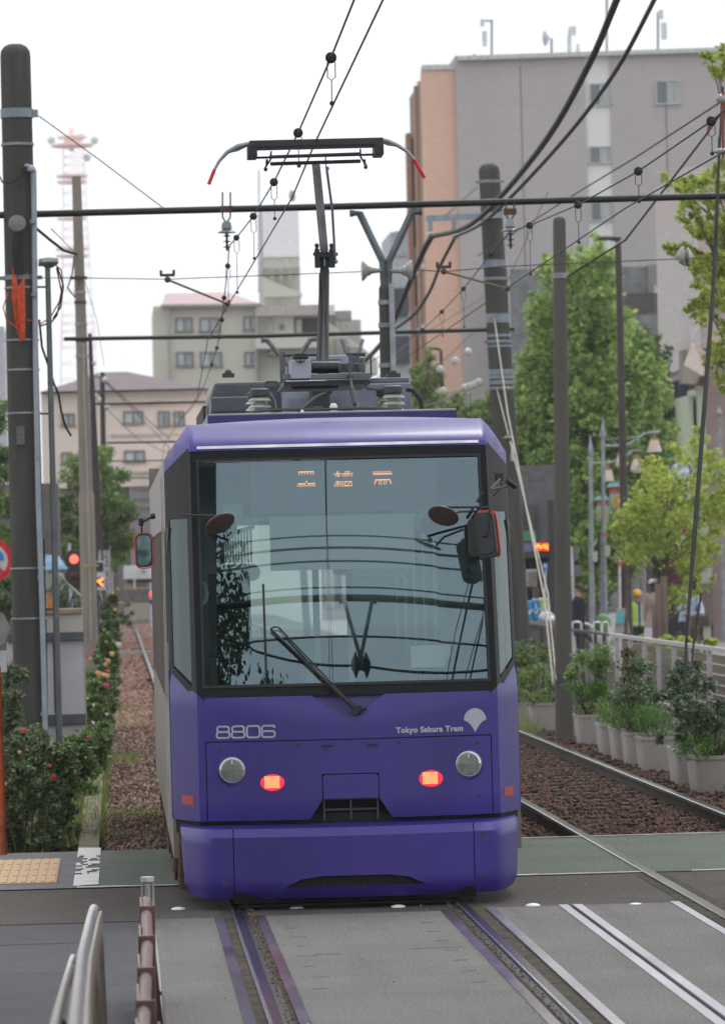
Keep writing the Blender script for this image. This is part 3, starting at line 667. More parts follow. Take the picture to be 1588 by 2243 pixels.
# collector head
g = MB(); g.tube([L3(592, 358, HY), L3(790, 352, HY)], .013, 8); g.tube([L3(545, 345, HY), L3(837, 337, HY)], .008, 8); g.tube([L3(590, 343, HY - .1), L3(790, 336, HY - .1)], .012, 8)
for px, py in ((588, 330), (795, 325)):
    s = 1 if px > 700 else -1
    g.tube([L3(px - s * 6, py, HY), L3(px - s * 5, py + 18, HY), L3(px + s * 8, py + 38, HY)], .007, 6); g.ball(L3(px + s * 6, py + 40, HY), .014); g.tube([L3(px + s * 3, 348, HY), L3(px + s * 4, 360, HY)], .010, 6)
g.tube([L3(713, 337, HY), L3(714, 368, HY)], .004, 5)
head = part('collector_head', g, C['black'], base, smooth=50)
g = MB(); g.bar(L3(545, 318, HY), L3(838, 311, HY), .25, .050, up=(0, 0, 1)); part('contact_strip', g, M('carbon_strip', (.035, .035, .04), .55), head, bevel=.008)
g = MB(); g.box(L3(552, 333, HY), (.065, .26, .085)); g.box(L3(828, 328, HY), (.065, .26, .085)); part('head_spring_box', g, M('box_black', (.02, .02, .022), .5), head, bevel=.006)
for (s, P) in ((-1, [(548, 314), (520, 320), (497, 333), (480, 352), (470, 370)]), (1, [(826, 305), (850, 308), (872, 318), (893, 332), (907, 348)])):
    P1 = [L3(x, y, HY) for x, y in P]; tip = L3(457, 403, HY) if s < 0 else L3(930, 389, HY)
    d1 = P1[-1].lerp(tip, .02)
    g = MB(); g.tube(P1, [.018, .018, .014, .011, .010], 8); g.tube([P1[0], P1[1] + Vector((0, 0, -.025)), P1[2]], .009, 6); hn = part('horn', g, C['steel'], head, smooth=50)
    g = MB(); g.tube([d1, tip], .0125, 8); part('horn_tip', g, C['red'], hn)
# ================================================================== GROUND
def worn(name, c1, c2, stain, sc1=.7, fine=60, bump=.5, rough=.9):
    m = bpy.data.materials.new(name); m.use_nodes = True; n = m.node_tree; L = n.links; p = n.nodes['Principled BSDF']; p.inputs['Roughness'].default_value = rough; p.inputs['Specular IOR Level'].default_value = .3
    tc = n.nodes.new('ShaderNodeTexCoord')
    def nz(scale, st=None, det=6, rg=.6):
        q = n.nodes.new('ShaderNodeTexNoise'); q.inputs['Scale'].default_value = scale; q.inputs['Detail'].default_value = det; q.inputs['Roughness'].default_value = rg
        if st: mp = n.nodes.new('ShaderNodeMapping'); mp.inputs['Scale'].default_value = st; L.new(tc.outputs['Object'], mp.inputs[0]); L.new(mp.outputs[0], q.inputs['Vector'])
        else: L.new(tc.outputs['Object'], q.inputs['Vector'])
        return q.outputs['Fac']
    def ramp(f, a, b, ca=(0, 0, 0, 1), cb=(1, 1, 1, 1)):
        r = n.nodes.new('ShaderNodeValToRGB'); r.color_ramp.elements[0].position = a; r.color_ramp.elements[1].position = b; r.color_ramp.elements[0].color = ca; r.color_ramp.elements[1].color = cb; L.new(f, r.inputs[0]); return r.outputs[0]
    def mix(f, a, b, k=1.0, mode='MIX'):
        q = n.nodes.new('ShaderNodeMix'); q.data_type = 'RGBA'; q.blend_type = mode
        if k != 1.0:
            mm = n.nodes.new('ShaderNodeMath'); mm.operation = 'MULTIPLY'; mm.inputs[1].default_value = k; L.new(f, mm.inputs[0]); f = mm.outputs[0]
        L.new(f, q.inputs[0]); 
        for i, v in ((6, a), (7, b)):
            if isinstance(v, tuple): q.inputs[i].default_value = (*v, 1)
            else: L.new(v, q.inputs[i])
        return q.outputs[2]
    base = ramp(nz(sc1), .3, .7, (*c1, 1), (*c2, 1))
    base = mix(ramp(nz(sc1 * 1.3, (3.0, .16, 1), 4), .52, .72), base, stain, .55)       # tyre-drawn streaks along the traffic
    base = mix(ramp(nz(sc1 * 1.1, (.25, 2.2, 1), 5), .55, .75), base, stain, .45)       # cross bands
    base = mix(ramp(nz(fine, None, 3, .8), .30, .52, (1, 1, 1, 1), (0, 0, 0, 1)), base, tuple(c * .45 for c in c1), .8)   # dark aggregate specks
    base = mix(ramp(nz(fine * 1.4, None, 2, .8), .58, .66), base, tuple(min(1, c * 2.3) for c in c2), .8)
    L.new(base, p.inputs['Base Color']); bp = n.nodes.new('ShaderNodeBump'); bp.inputs['Strength'].default_value = bump; bp.inputs['Distance'].default_value = .012; L.new(nz(fine * 1.6, None, 4, .7), bp.inputs['Height']); L.new(bp.outputs[0], p.inputs['Normal'])
    MATS[name] = m; return m
concm = worn('crossing_concrete', (.130, .127, .122), (.178, .174, .168), (.075, .070, .065), .8, 55)
groundm = M('ground_soil', (.085, .072, .058), .95, var=.25, scale=2, bump=.5)
paint = M('road_paint', (.62, .62, .62), .7, var=.1, scale=8, bump=.3)
asph = worn('asphalt', (.066, .068, .073), (.096, .098, .104), (.042, .042, .044), .9, 60); asph2 = worn('brown_stained_asphalt', (.060, .051, .047), (.095, .083, .076), (.032, .027, .024), .8, 60)
greenm = worn('green_surfacing', (.098, .118, .100), (.135, .155, .135), (.08, .085, .075), 1.3, 60)
def sheet(name, pts, z, mat, t=.0):
    g = MB(); k = len(pts)
    g.add([(x, y, z) for x, y in pts], [tuple(range(k))])
    return g.build(name, mat)
def noisy_sheet(name, x0, x1, y0, y1, z, mat): return struct(sheet(name, [(x0, y0), (x1, y0), (x1, y1), (x0, y1)], z, mat))
noisy_sheet('ground', -320, 320, -120, 900, -.52, groundm)
# crossing road: slab from kerb to kerb; the left approach is darker asphalt
g = MB(); g.bb(-60, 60, -12, 33.45, -.45, -.012); struct(g.build('road', asph))
EDGE_Y = 29.55
struct(sheet('brown_road_band', [(-30, 26.75), (30, 26.75), (30, EDGE_Y + .25), (-30, EDGE_Y - .35)], -.008, asph2))
struct(sheet('green_crossing_lane', [(-.22, 29.62), (30, 29.15), (30, 33.35), (-.05, 33.42)], -.004, greenm))
struct(sheet('pavement', [(-20, 29.3), (-.22, 29.62), (-.05, 33.42), (-20, 33.6)], -.004, M('pavement_asphalt', (.13, .13, .14), .9, var=.12, scale=3, bump=.4, bscale=90)))
# concrete panels between and beside the rails, each with steel edge strips
RL = (.69, 2.06, 3.48, 4.86)
strip_m = M('edge_strip_steel', (.36, .35, .385), .45, .45, var=.22, scale=1.5, stretch=(1, .4, 1), bump=.1)
strip_s = M('edge_strip_shiny', (.50, .47, .52), .24, .8, var=.25, scale=1.4, stretch=(1, .4, 1), bump=.08)
strip_w = M('edge_strip_worn', (.16, .12, .125), .22, .7, col2=(.42, .38, .42), scale=1.6, stretch=(1, .5, 1), bump=.08)
def panel(x0, x1, y0, y1, label, strips):
    p = Sub('crossing_panel', (x0, y0, 0), label, 'paving panel', 'concrete panels of the level crossing')
    g = MB(); g.bb(x0, x1, y0, y1, -.011, .0); p.part('slab', g, concm)
    for sx in strips:
        g = MB(); g.bb(sx, sx + .055, y0, y1, -.01, .005); p.part('edge_strip', g, strip_w if sx < 2.1 else (strip_s if sx < 2.3 else strip_m))
    return p
panel(-.05 + .2, .545, 9, 26.75, 'long grey concrete panel left of the left rail, beside the pipe fence', [.545])
panel(.845, 1.90, 9, 26.75, 'wide grey concrete panel between the two rails in front of the tram', [.795, 1.90])
panel(2.235, 2.625, 9, 26.9, 'narrow grey concrete panel just right of the right rail of the tram track', [2.18, 2.625])
panel(2.765, 3.30, 9, 26.9, 'grey concrete panel left of the shiny left rail of the empty track', [2.71, 3.30])
panel(3.70, 6.6, 9, 26.9, 'grey concrete panel at the right edge of the photo, inside the empty track', [3.645])
# grime between strips and rails
grime = M('flangeway_grime', (.020, .017, .014), .95, col2=(.085, .066, .045), scale=7, bump=1.0, bscale=60)
for k, x in enumerate(RL[:3]): struct(sheet('flangeway', [(x - .10, 9), (x + .115, 9), (x + .115, 29.4), (x - .10, 29.4)], -.0055, grime))
raildark = M('rail_head_dark', (.13, .125, .14), .22, .8, var=.4, scale=2, stretch=(8, .15, 1), bump=.05)
gv = MB()
for x, s in ((RL[0], 1), (RL[1], -1)): gv.bb(*sorted((x + s * .036, x + s * .080)), 9, 29.4, -.0055, -.002)
struct(gv.build('wheel_groove', M('groove_dark', (.012, .011, .014), .5, var=.3)))
railtop = M('rail_head_steel', (.42, .43, .45), .16, .95, var=.3, scale=2, stretch=(6, .1, 1), bump=.04); railside = M('rail_side_rust', (.055, .04, .032), .8, var=.35, scale=5, stretch=(1, .2, 1))
curve_x = lambda y: 0 if y < 150 else -((y - 150) ** 2) * .00035
RLAB = ['left rail of the tram track, running under the left front corner of the tram', 'right rail of the tram track, coming out from under the right front of the tram',
        'shiny left rail of the empty track, crossing the green lane', 'outer right rail of the empty track, beside the planters']
for x, lab in zip(RL, RLAB):
    t = thing('rail', (x, 9, 0), lab, 'rail', 'rails of the two tram tracks')
    ys = [9] + [40 + 10 * i for i in range(0, 27)]
    prof = [(-.033, .0), (-.033, -.03), (-.012, -.045), (-.012, -.12), (-.065, -.145), (-.065, -.155), (.065, -.155), (.065, -.145), (.012, -.12), (.012, -.045), (.033, -.03), (.033, .0)]
    g = MB(); vs = []
    for y in ys: vs += [(px + curve_x(y), y - 9, pz + .001) for px, pz in prof]
    k = len(prof); g.add(vs, [(i * k + j, i * k + j + 1, (i + 1) * k + j + 1, (i + 1) * k + j) for i in range(len(ys) - 1) for j in range(k - 1)] + [tuple(range(k))])
    g.build('rail_web', railside, t)
    g = MB(); vs = []
    for y in ys: vs += [(px + curve_x(y), y - 9, pz) for px, pz in ((-.034, -.018), (-.034, .004), (-.028, .010), (.028, .010), (.034, .004), (.034, -.018))]
    g.add(vs, [(i * 6 + j, i * 6 + j + 1, (i + 1) * 6 + j + 1, (i + 1) * 6 + j) for i in range(len(ys) - 1) for j in range(5)]); g.build('rail_head', railtop if x > 3 else raildark, t)
    if x < 3: g = MB(); g.bb(-.031, -.019, 0, 31, .0102, .0118); g.build('running_edge', M('running_edge_steel', (.75, .75, .77), .2, .9), t)
# far crossings seen left of the tram: pale boards laid across the track
g = MB()
for k, (y, w_) in enumerate(((112, .25), (150, .25), (188, .4))):
    b = MB(); b.bb(-.1, 6.5, y, y + w_, -.14, -.02); b = b.build('sleeper_board', M('pale_board', (.38, .37, .36), .8)); tag(b, ['nearest pale board laid across the far rails, left of the tram', 'middle pale board laid across the far rails', 'farthest pale board across the rails, where the track bends'][k], 'track board', 'boards across the track')
# white stop mark, tactile paving, studs
wm = MB(); random.seed(3)
A, B, Cc, D = G(160, 1942, 0), G(216, 1938, 0), G(221, 1858, 0), G(172, 1858, 0)
rowsn = 26
for i in range(rowsn):
    t0, t1 = i / rowsn, (i + .98) / rowsn; l0, r0, l1, r1 = A.lerp(D, t0), B.lerp(Cc, t0), A.lerp(D, t1), B.lerp(Cc, t1)
    worn = .25 < t0 < .75; s0 = 0
    while s0 < 1:
        ln = random.uniform(.08, .3) if worn else 1; 
        if not worn or random.random() < .48:
            e = min(1, s0 + ln); wm.add([l0.lerp(r0, s0), l0.lerp(r0, e), l1.lerp(r1, e), l1.lerp(r1, s0)], [(0, 1, 2, 3)])
        s0 += ln
wm.v = [(x, y, .001) for x, y, z in wm.v]; tag(wm.build('stop_mark', paint), 'worn white painted mark on the pavement at the edge of the green lane', 'road marking')
lm = MB()
for x0 in np.arange(-.3, 30, .34):
    if not (.4 < x0 < .9 or 1.9 < x0 < 2.3 or 3.3 < x0 < 3.7): lm.bb(x0, x0 + .345, 29.60 - .0157 * x0, 29.63 + random.uniform(0, .04) - .0157 * x0, -.004, .001)
struct(lm.build('lane_edge_line', paint))
lm = MB(); lm.bb(2.2, 30, 33.34, 33.42, -.1, .006); struct(lm.build('lane_kerb', M('kerb_concrete', (.32, .31, .28), .9, var=.3, scale=5)))
tp = MB(); P0, P1 = G(0, 1938, 0), G(124, 1932, 0); x1 = P1.x; y0 = 30.1; 
tp.bb(x1 - 3.2, x1, 30.12, 32.55, -.004, .003)
for i in range(48):
    for j in range(4):
        x = x1 - .03 - i * .065; tp.bb(x - .017, x + .017, 30.18 + j * .6, 30.18 + j * .6 + .54, .003, .008)
tag(tp.build('tactile_paving', M('ochre_tactile_tile', (.50, .34, .20), .8, var=.1, scale=12)), 'peach coloured ribbed tactile paving at the left edge of the photo', 'tactile paving')
for k, (px, py, lb) in enumerate(((391, 1990, 'white road stud beside the left front corner of the tram'), (1107, 1934, 'small white road stud at the right end of the tram bumper'), (1167, 1982, 'white road stud between the tram and the white strips on the right'), (1392, 1981, 'white road stud nearest the right edge of the photo, left of the shiny rail'), (650, 1988, 'shaded white road stud under the middle of the tram bumper'), (872, 1985, 'shaded white road stud under the bumper, near the right rail'))):
    c = G(px, py, 0); g = MB(); r_ = .046; g.lathe([(r_, 0), (r_ * .92, .006), (r_ * .6, .012), (.01, .015)], (0, 0, 0), 18); o = g.build('road_stud', C['white'], smooth=50); o.location = (c.x, c.y, -.008); tag(o, lb, 'road stud', 'white studs across the road')
# cracks and scars in the panels
g = MB()
for i in range(7):
    y = 25.8 - i * .62; g.bb(.92 + .02 * (i % 3), 1.0 + .03 * (i % 2), y, y + .035, 0, .0015); g.bb(1.72, 1.80, y + .1, y + .13, 0, .0015)
g.bb(1.02, 1.16, 24.0, 24.04, 0, .0015); g.bb(1.55, 1.85, 24.2, 24.23, 0, .0015)
struct(g.build('panel_scars', M('scar', (.10, .10, .095), .95)))
g = MB(); pts = [(-9, 25.35)] + [(-9 + i * .33, 25.35 + .05 * math.sin(i * 1.7) + .03 * math.sin(i * 4.1)) for i in range(1, 28)]
for (a, b), (c_, d) in zip(pts[:-1], pts[1:]): g.add([(a, b, -.0105), (c_, d, -.0105), (c_, d + .035, -.0105), (a, b + .035, -.0105)], [(0, 1, 2, 3)])
struct(g.build('road_crack', M('crack_tar', (.03, .03, .033), .9)))
for k, (x0, x1_, y0, y1, c_) in enumerate(((-9, .05, 25.45, 28.0, (.085, .086, .095)), (-9, -.1, 17, 23.6, (.078, .08, .085)))):
    struct(sheet('road_patch', [(x0, y0), (x1_, y0 + .2), (x1_, y1), (x0, y1 + .1)], -.0115, M('patch_asphalt%d' % k, c_, .92, var=.12, scale=1.5, bump=.5, bscale=150, spec=.3)))
g = MB(); g.bb(.118, .148, 9, 21.5, -.011, .001); tag(g.build('edge_line', paint), 'thin white painted line beside the brown pipe fence', 'road marking')
# ballast bed
bedm = M('ballast_bed', (.07, .038, .03), .95, var=.35, scale=14, bump=1.0, bscale=30)
g = MB(); g.bb(-.16, 6.9, 33.5, 420, -.6, -.16); struct(g.build('track_bed', bedm))
def rocks(n, xr, yr, zfun, smin, smax, mat, name, seed=1, power=1.0):
    r = np.random.default_rng(seed)
    base = np.array([(1, 0, 0), (-1, 0, 0), (0, 1, 0), (0, -1, 0), (0, 0, 1), (0, 0, -1)], float)
    faces = np.array([(0, 2, 4), (2, 1, 4), (1, 3, 4), (3, 0, 4), (2, 0, 5), (1, 2, 5), (3, 1, 5), (0, 3, 5)])
    x = r.uniform(xr[0], xr[1], n); y = yr[0] + (yr[1] - yr[0]) * r.random(n) ** power; s = r.uniform(smin, smax, n)
    keep = np.ones(n, bool)
    for rx in RL: keep &= np.abs(x - rx) > .05
    x, y, s = x[keep], y[keep], s[keep]; n = len(x)
    V = base[None] * s[:, None, None] * r.uniform(.55, 1.1, (n, 6, 1)); V[:, :, 2] *= .7
    V += r.normal(0, .12, (n, 6, 3)) * s[:, None, None]
    an = r.uniform(0, 6.28, n); c, s_ = np.cos(an)[:, None], np.sin(an)[:, None]
    X = V[:, :, 0] * c - V[:, :, 1] * s_; Y_ = V[:, :, 0] * s_ + V[:, :, 1] * c
    V[:, :, 0] = X; V[:, :, 1] = Y_
    V += np.stack([x, y, zfun(x, y) + r.uniform(-.01, .02, n)], 1)[:, None, :]
    vs = V.reshape(-1, 3); fs = (faces[None] + (np.arange(n) * 6)[:, None, None]).reshape(-1, 3)
    return np_mesh(name, vs, fs, mat)
def np_mesh(name, vs, fs, mat, parent=None, nv=3):
    me = bpy.data.meshes.new(name); me.vertices.add(len(vs)); me.vertices.foreach_set('co', np.ascontiguousarray(vs, dtype=np.float32).ravel())
    me.loops.add(len(fs) * nv); me.loops.foreach_set('vertex_index', np.ascontiguousarray(fs, dtype=np.int32).ravel())
    me.polygons.add(len(fs)); me.polygons.foreach_set('loop_start', np.arange(len(fs), dtype=np.int32) * nv); me.polygons.foreach_set('loop_total', np.full(len(fs), nv, dtype=np.int32))
    me.update(calc_edges=True); me.materials.append(mat); o = bpy.data.objects.new(name, me); COL.objects.link(o)
    if parent: o.parent = parent
    return o
def bz(x, y):
    z = np.full_like(x, -.115); z = np.where(x > 4.95, -.10 - (x - 4.95) * .06, z); z = np.where((x > 2.3) & (x < 3.3), -.09, z); return z
bal = rocks(42000, (-.12, 5.7), (33.45, 62), bz, .018, .040, M('ballast_stone', (.118, .058, .040), .95, var=.4, scale=3, island=.6, col2=(.060, .032, .024)), 'ballast', 5, 1.6); tag(bal, 'rust brown ballast stones between and beside the rails', 'ballast', kind='stuff')
bal = rocks(11000, (-.12, .66), (33.45, 80), bz, .018, .036, M('ballast_stone_light', (.20, .135, .105), .95, var=.4, scale=3, island=.5), 'ballast', 6, 1.3); tag(bal, 'paler brown ballast stones left of the tram', 'ballast', kind='stuff')
bal = rocks(16000, (-.12, 3.2), (62, 170), bz, .035, .075, M('ballast_far', (.26, .15, .115), .95, var=.3, scale=1, island=.4), 'ballast', 7, 1.2); tag(bal, 'reddish ballast on the far straight track left of the tram', 'ballast', kind='stuff')
g = MB()
for k in range(60): g.bb(3.05, 5.3, 34 + k * .62, 34.2 + k * .62, -.2, -.105)
for k in range(80): g.bb(.1, 2.65, 34 + k * .62, 34.2 + k * .62, -.2, -.12)
struct(g.build('sleepers', M('sleeper_wood', (.05, .038, .03), .95, var=.4)))
o = rocks(1500, (.725, .79), (9, 29), lambda x, y: np.full_like(x, -.003), .004, .011, M('grit', (.16, .12, .08), .95, island=.5), 'grit', 8); tag(o, 'brown grit lying in the flangeway of the left rail', 'grit', kind='stuff')
o = rocks(1500, (1.965, 2.02), (9, 29), lambda x, y: np.full_like(x, -.003), .004, .011, MATS['grit'], 'grit', 9); tag(o, 'brown grit lying in the flangeway of the right rail', 'grit', kind='stuff')
o = rocks(160, (-.1, 5), (20, 29), lambda x, y: np.full_like(x, .0), .003, .008, M('pale_grit', (.4, .36, .3), .9, island=.5), 'loose_grit', 10); tag(o, 'loose pale grit scattered over the crossing', 'grit', kind='stuff')
# leaf tools -------------------------------------------------------
def leafmat(name, c1, c2, isl=.35, tr=.25): return M(name, c1, .55, var=.2, scale=.9, col2=c2, island=isl, transl=tr, spec=.25, detail=3)
def leaves(name, P, size, mat, parent=None, seed=0, up=.35, asp=.6, fold=True):
    """P: Nx3 points. Each leaf: two triangles folded along its midrib."""
    r = np.random.default_rng(seed); n = len(P); s = size * r.uniform(.6, 1.3, n)
    d = r.normal(0, 1, (n, 3)); d[:, 2] = d[:, 2] * .6 - .15; d /= np.linalg.norm(d, axis=1, keepdims=True)
    nn = r.normal(0, 1, (n, 3)); nn[:, 2] = np.abs(nn[:, 2]) + up; t = np.cross(nn, d); t /= np.linalg.norm(t, axis=1, keepdims=True); nn = np.cross(d, t)
    a = P - d * s[:, None] * .5; b = P + d * s[:, None] * .5; w_ = s[:, None] * asp * .5
    m = P + d * s[:, None] * .08
    l = m + t * w_ + nn * w_ * .35; q = m - t * w_ + nn * w_ * .35
    vs = np.stack([a, l, b, q], 1).reshape(-1, 3); o = (np.arange(n) * 4)[:, None]
    fs = np.concatenate([o + np.array([[0, 2, 1]]), o + np.array([[0, 3, 2]])], 1).reshape(-1, 3)
    return np_mesh(name, vs, fs, mat, parent)
def sprays(cent, rad, per, seed=0, core=(0, 0)):
    # feathery shoots: leaves strung along short twigs that point up and outwards
    r = np.random.default_rng(seed); out = []
    for c, rr in zip(cent, rad):
        k = int(per * (rr / np.mean(rad)) ** 1.5) + 4; o_ = np.array([c[0] - core[0], c[1] - core[1], 0]); o_ /= (np.linalg.norm(o_) + .3)
        d = o_ * .8 + r.normal(0, .35, 3) + np.array([0, 0, .55]); d /= np.linalg.norm(d); t = r.random((k, 1)) ** .8 * 2 - .9
        out.append(np.array(c) + d * t * rr * 1.25 + r.normal(0, 1, (k, 3)) * rr * .30 * (1.25 - .45 * t))
    return np.concatenate(out)
def clumps(cent, rad, per, seed=0, shell=.75, flat=.75):
    r = np.random.default_rng(seed); out = []
    for c, rr in zip(cent, rad):
        k = int(per * (rr / np.mean(rad)) ** 2); d = r.normal(0, 1, (k, 3)); d /= np.linalg.norm(d, axis=1, keepdims=True)
        q = rr * r.uniform(shell * .5, 1.05, (k, 1)); p = d * q; p[:, 2] *= flat; out.append(p + c)
    return np.concatenate(out)
# ================================================================== OVERHEAD LINE
beamm = M('beam_dark_steel', (.022, .026, .026), .5, .3); polec = C['conc']; band = M('pole_band_steel', (.24, .28, .31), .5, .5, var=.2)
Y1, Y2, Y3, Y4 = 48.8, 77.0, 105.0, 133.0; Y0 = 20.3
def pole(name, px0, py0, px1, py1, Y, w0, w1, label, mat=polec, zb=None, cat='utility pole', group=None, dome=True, n=28):
    a = at(px1, py1, Y); t = at(px0, py0, Y)
    if zb is not None:
        k = (zb - t.z) / (a.z - t.z); a = t + (a - t) * k; w1 = w0 + (w1 - w0) * k
    S = Sub(name, (a.x, Y, a.z), label, cat, group)
    r0, r1 = w0 / 2 / ppm(Y), w1 / 2 / ppm(Y)
    pts = [a, t - (t - a).normalized() * r0 * .8] ; rs = [r1, r0 * 1.0]
    if dome: pts += [t - (t - a).normalized() * r0 * .45, t - (t - a).normalized() * r0 * .15, t]; rs += [r0 * .96, r0 * .75, r0 * .45]
    else: pts += [t]; rs += [r0]
    g = MB(); g.tube(pts, rs, n); S.part('shaft', g, mat, smooth=50); S.a = a; S.t = t; S.r0 = r0; S.r1 = r1; return S
def on(S, z): k = (z - S.a.z) / (S.t.z - S.a.z); return S.a.lerp(S.t, k), S.r1 + (S.r0 - S.r1) * k
def bandring(S, py, h=.05, mat=band, name='band', ear=0, px=None):
    z = at(px or 794, py, S.l.y).z; c, r_ = on(S, z); g = MB(); g.lathe([(r_ + .001, -h / 2), (r_ + .012, -h / 2), (r_ + .012, h / 2), (r_ + .001, h / 2)], c, 28)
    if ear:
        for e in ([1, -1] if ear == 2 else [ear]): g.box(c + Vector((e * (r_ + .03), 0, 0)), (.07, .05, h * .8))
    return S.part(name, g, mat, smooth=40)
# --- near left pole
P1 = pole('utility_pole', 33, 96, 70, 1650, Y1, 66, 74, 'thick dark concrete pole at the left edge with orange cable coils and a pale pipe', zb=-.5)
for py, h, e in ((248, .10, 1), (316, .03, 0), (608, .05, 2)): bandring(P1, py, h, ear=e, px=40)
for py in (630, 745, 810, 905, 1245, 1355): bandring(P1, py, .02, C['steel'], px=50)
g = MB(); g.tube([at(74, 372, Y1 - .15), at(78, 800, Y1 - .18), at(84, 1100, Y1 - .2), at(92, 1320, Y1 - .2), at(100, 1625, Y1 - .2)], .030, 12); g.lathe([(.045, 0), (.05, .02), (.04, .05), (.01, .07)], at(68, 374, Y1 - .17), 12); g.tube([at(68, 368, Y1 - .17), at(55, 360, Y1 - .2)], [.035, .02], 8)
P1.part('conduit', g, M('pale_blue_pipe', (.33, .37, .43), .5, var=.1), smooth=40)
g = MB()
for py in (480, 640, 1000, 1260, 1560): g.tube([at(70 + (py - 400) * .022, py, Y1 - .19), at(70 + (py - 400) * .022, py + 9, Y1 - .19)], .036, 12)
P1.part('pipe_collar', g, C['steel'], smooth=40)
g = MB(); g.lathe([(.08, -.03), (.095, 0), (.085, .03), (.04, .04)], at(38, 489, Y1 - .25), 20, (0, -1, 0)); P1.part('porcelain_disc', g, M('bell_insulator', (.20, .20, .19), .4), smooth=40)
orange = M('orange_cable', (.60, .085, .025), .5, var=.3, scale=20)
g = MB()
for k in range(9):
    o_ = k * 1.9; g.tube([at(28 + o_ * .5, 585 + k * 3, Y1 - .22), at(27 + o_, 650, Y1 - .24), at(33 + o_, 700, Y1 - .24), at(44 + o_ * .3, 748 - (k % 3) * 5, Y1 - .24)], .0055, 6)
    g.tube([at(60 - o_ * .5, 596 + k * 2, Y1 - .25), at(40 + o_ * .9, 630, Y1 - .27), at(41 + o_ * .9, 690, Y1 - .27), at(48 + o_ * .4, 745 - (k % 4) * 4, Y1 - .27)], .0055, 6)
g.tube([at(18, 640, Y1 - .3), at(7, 672, Y1 - .3), at(14, 700, Y1 - .3), at(40, 720, Y1 - .25)], .008, 6)
g.tube([at(60, 700, Y1 - .25), at(90, 708, Y1 - .1), at(110, 695, Y1), at(130, 660, Y1), at(138, 620, Y1 + .1), at(134, 590, Y1 + .1), at(124, 582, Y1)], .008, 6)
P1.part('cable_coil', g, orange, smooth=60)
g = MB()
for k in range(5): g.tube([at(36 + k * 4, 490, Y1 - .24), at(28 + k * 5, 545, Y1 - .25), at(34 + k * 4, 600, Y1 - .24)], .012, 6)
g.tube([at(60, 362, Y1 - .2), at(45, 385, Y1 - .25), at(20, 400, Y1 - .25), at(5, 398, Y1 - .25), at(-8, 370, Y1 - .25)], .010, 6)
g.tube([at(80, 500, Y1), at(110, 525, Y1 + .4), at(140, 548, Y1 + .8), at(168, 556, Y1 + 1)], .016, 6)
g.tube([at(86, 700, Y1), at(92, 760, Y1 + .1), at(106, 800, Y1 + .1), at(118, 840, Y1 + .1), at(128, 862, Y1 + .1), at(134, 900, Y1 + .1), at(144, 935, Y1 + .1), at(156, 955, Y1 + .1)], .014, 6)
g.tube([at(96, 1180, Y1), at(101, 1400, Y1), at(104, 1600, Y1)], .010, 6)
P1.part('black_cable', g, C['rubber'], smooth=60)
g = MB(); g.box(at(45, 953, Y1 - .2), (.09, .01, .20)); P1.part('number_plate', g, M('worn_plate', (.13, .13, .12), .7, var=.4, scale=40))
# --- slim conduit post next to it
S = pole('conduit_post', 104, 575, 130, 1625, Y1 - .15, 12, 15, 'slim grey pipe post with a domed cap beside the thick left pole', M('post_grey', (.12, .135, .145), .5, .3), zb=-.4, dome=False, n=14)
g = MB(); g.lathe([(.035, -.03), (.09, .0), (.11, .03), (.10, .07), (.03, .085)], at(107, 580, Y1 - .15), 16); g.tube([at(84, 575, Y1 - .15), at(100, 575, Y1 - .15)], .04, 10); S.part('post_cap', g, C['steel'], smooth=40)
g = MB(); g.tube([at(124, 585, Y1 - .1), at(135, 640, Y1 - .1), at(125, 690, Y1 - .1), at(112, 706, Y1 - .1), at(86, 714, Y1 - .1)], .010, 6); g.tube([at(126, 585, Y1 - .1), at(139, 625, Y1 - .1), at(133, 672, Y1 - .1), at(116, 697, Y1 - .1)], .010, 6); S.part('looped_cable', g, C['rubber'], smooth=60)
for py in (628, 906, 1335): 
    g = MB(); g.tube([at(82 + (py - 600) * .022, py, Y1 - .15), at(108 + (py - 600) * .024, py, Y1 - .15)], .012, 6); S.part('clamp', g, C['rust'])
# --- mid left poles
tanm = M('tan_concrete', (.27, .235, .205), .9, var=.12, scale=3, stretch=(1, 1, .3)); darkb = M('dark_brown_pole', (.055, .042, .045), .8, var=.3, stretch=(1, 1, .3))
S = pole('utility_pole', 167.5, 385, 200, 1440, Y2 + 1, 20, 34, 'pale tan concrete pole with a seam, left of the tram', tanm, zb=-.5, dome=False)
c, r_ = on(S, at(190, 1090, Y2 + 1).z); g = MB(); g.lathe([(r_ * 1.0, .10), (r_ * 1.16, .03), (r_ * 1.22, -3.6), (r_, -3.6)], c, 24); S.part('lower_sleeve', g, tanm, smooth=40)
for py in (640, 662, 710, 745, 780): bandring(S, py, .05, C['rust'] if py in (662, 745) else C['steel'], px=175)
g = MB(); g.tube([at(183, 752, Y2 + .8), at(184, 860, Y2 + .8), at(190, 1000, Y2 + .8), at(200, 1400, Y2 + .8)], .012, 5); S.part('seam_strip', g, M('seam_pale', (.42, .38, .33), .8)); g = MB(); g.tube([at(163, 560, Y2 + .8), at(158, 600, Y2 + .8), at(148, 630, Y2 + .8), at(164, 650, Y2 + .8)], .016, 6); g.box(at(172, 608, Y2 + .8), (.30, .1, .05)); S.part('drop_wire', g, C['wire'])
g = MB(); g.bar(at(182, 1240, Y2 + .6), at(213, 1238, Y2 + .6), .02, .02); g.box(at(200, 1239, Y2 + .75), (.26, .02, .04)); S.part('yellow_strap', g, M('strap_yellow', (.45, .27, .08), .6))
S2 = pole('utility_pole', 197, 730, 220, 1300, Y3, 9, 22, 'dark brown slender pole directly behind the pale tan pole', darkb, zb=-.5, dome=False)
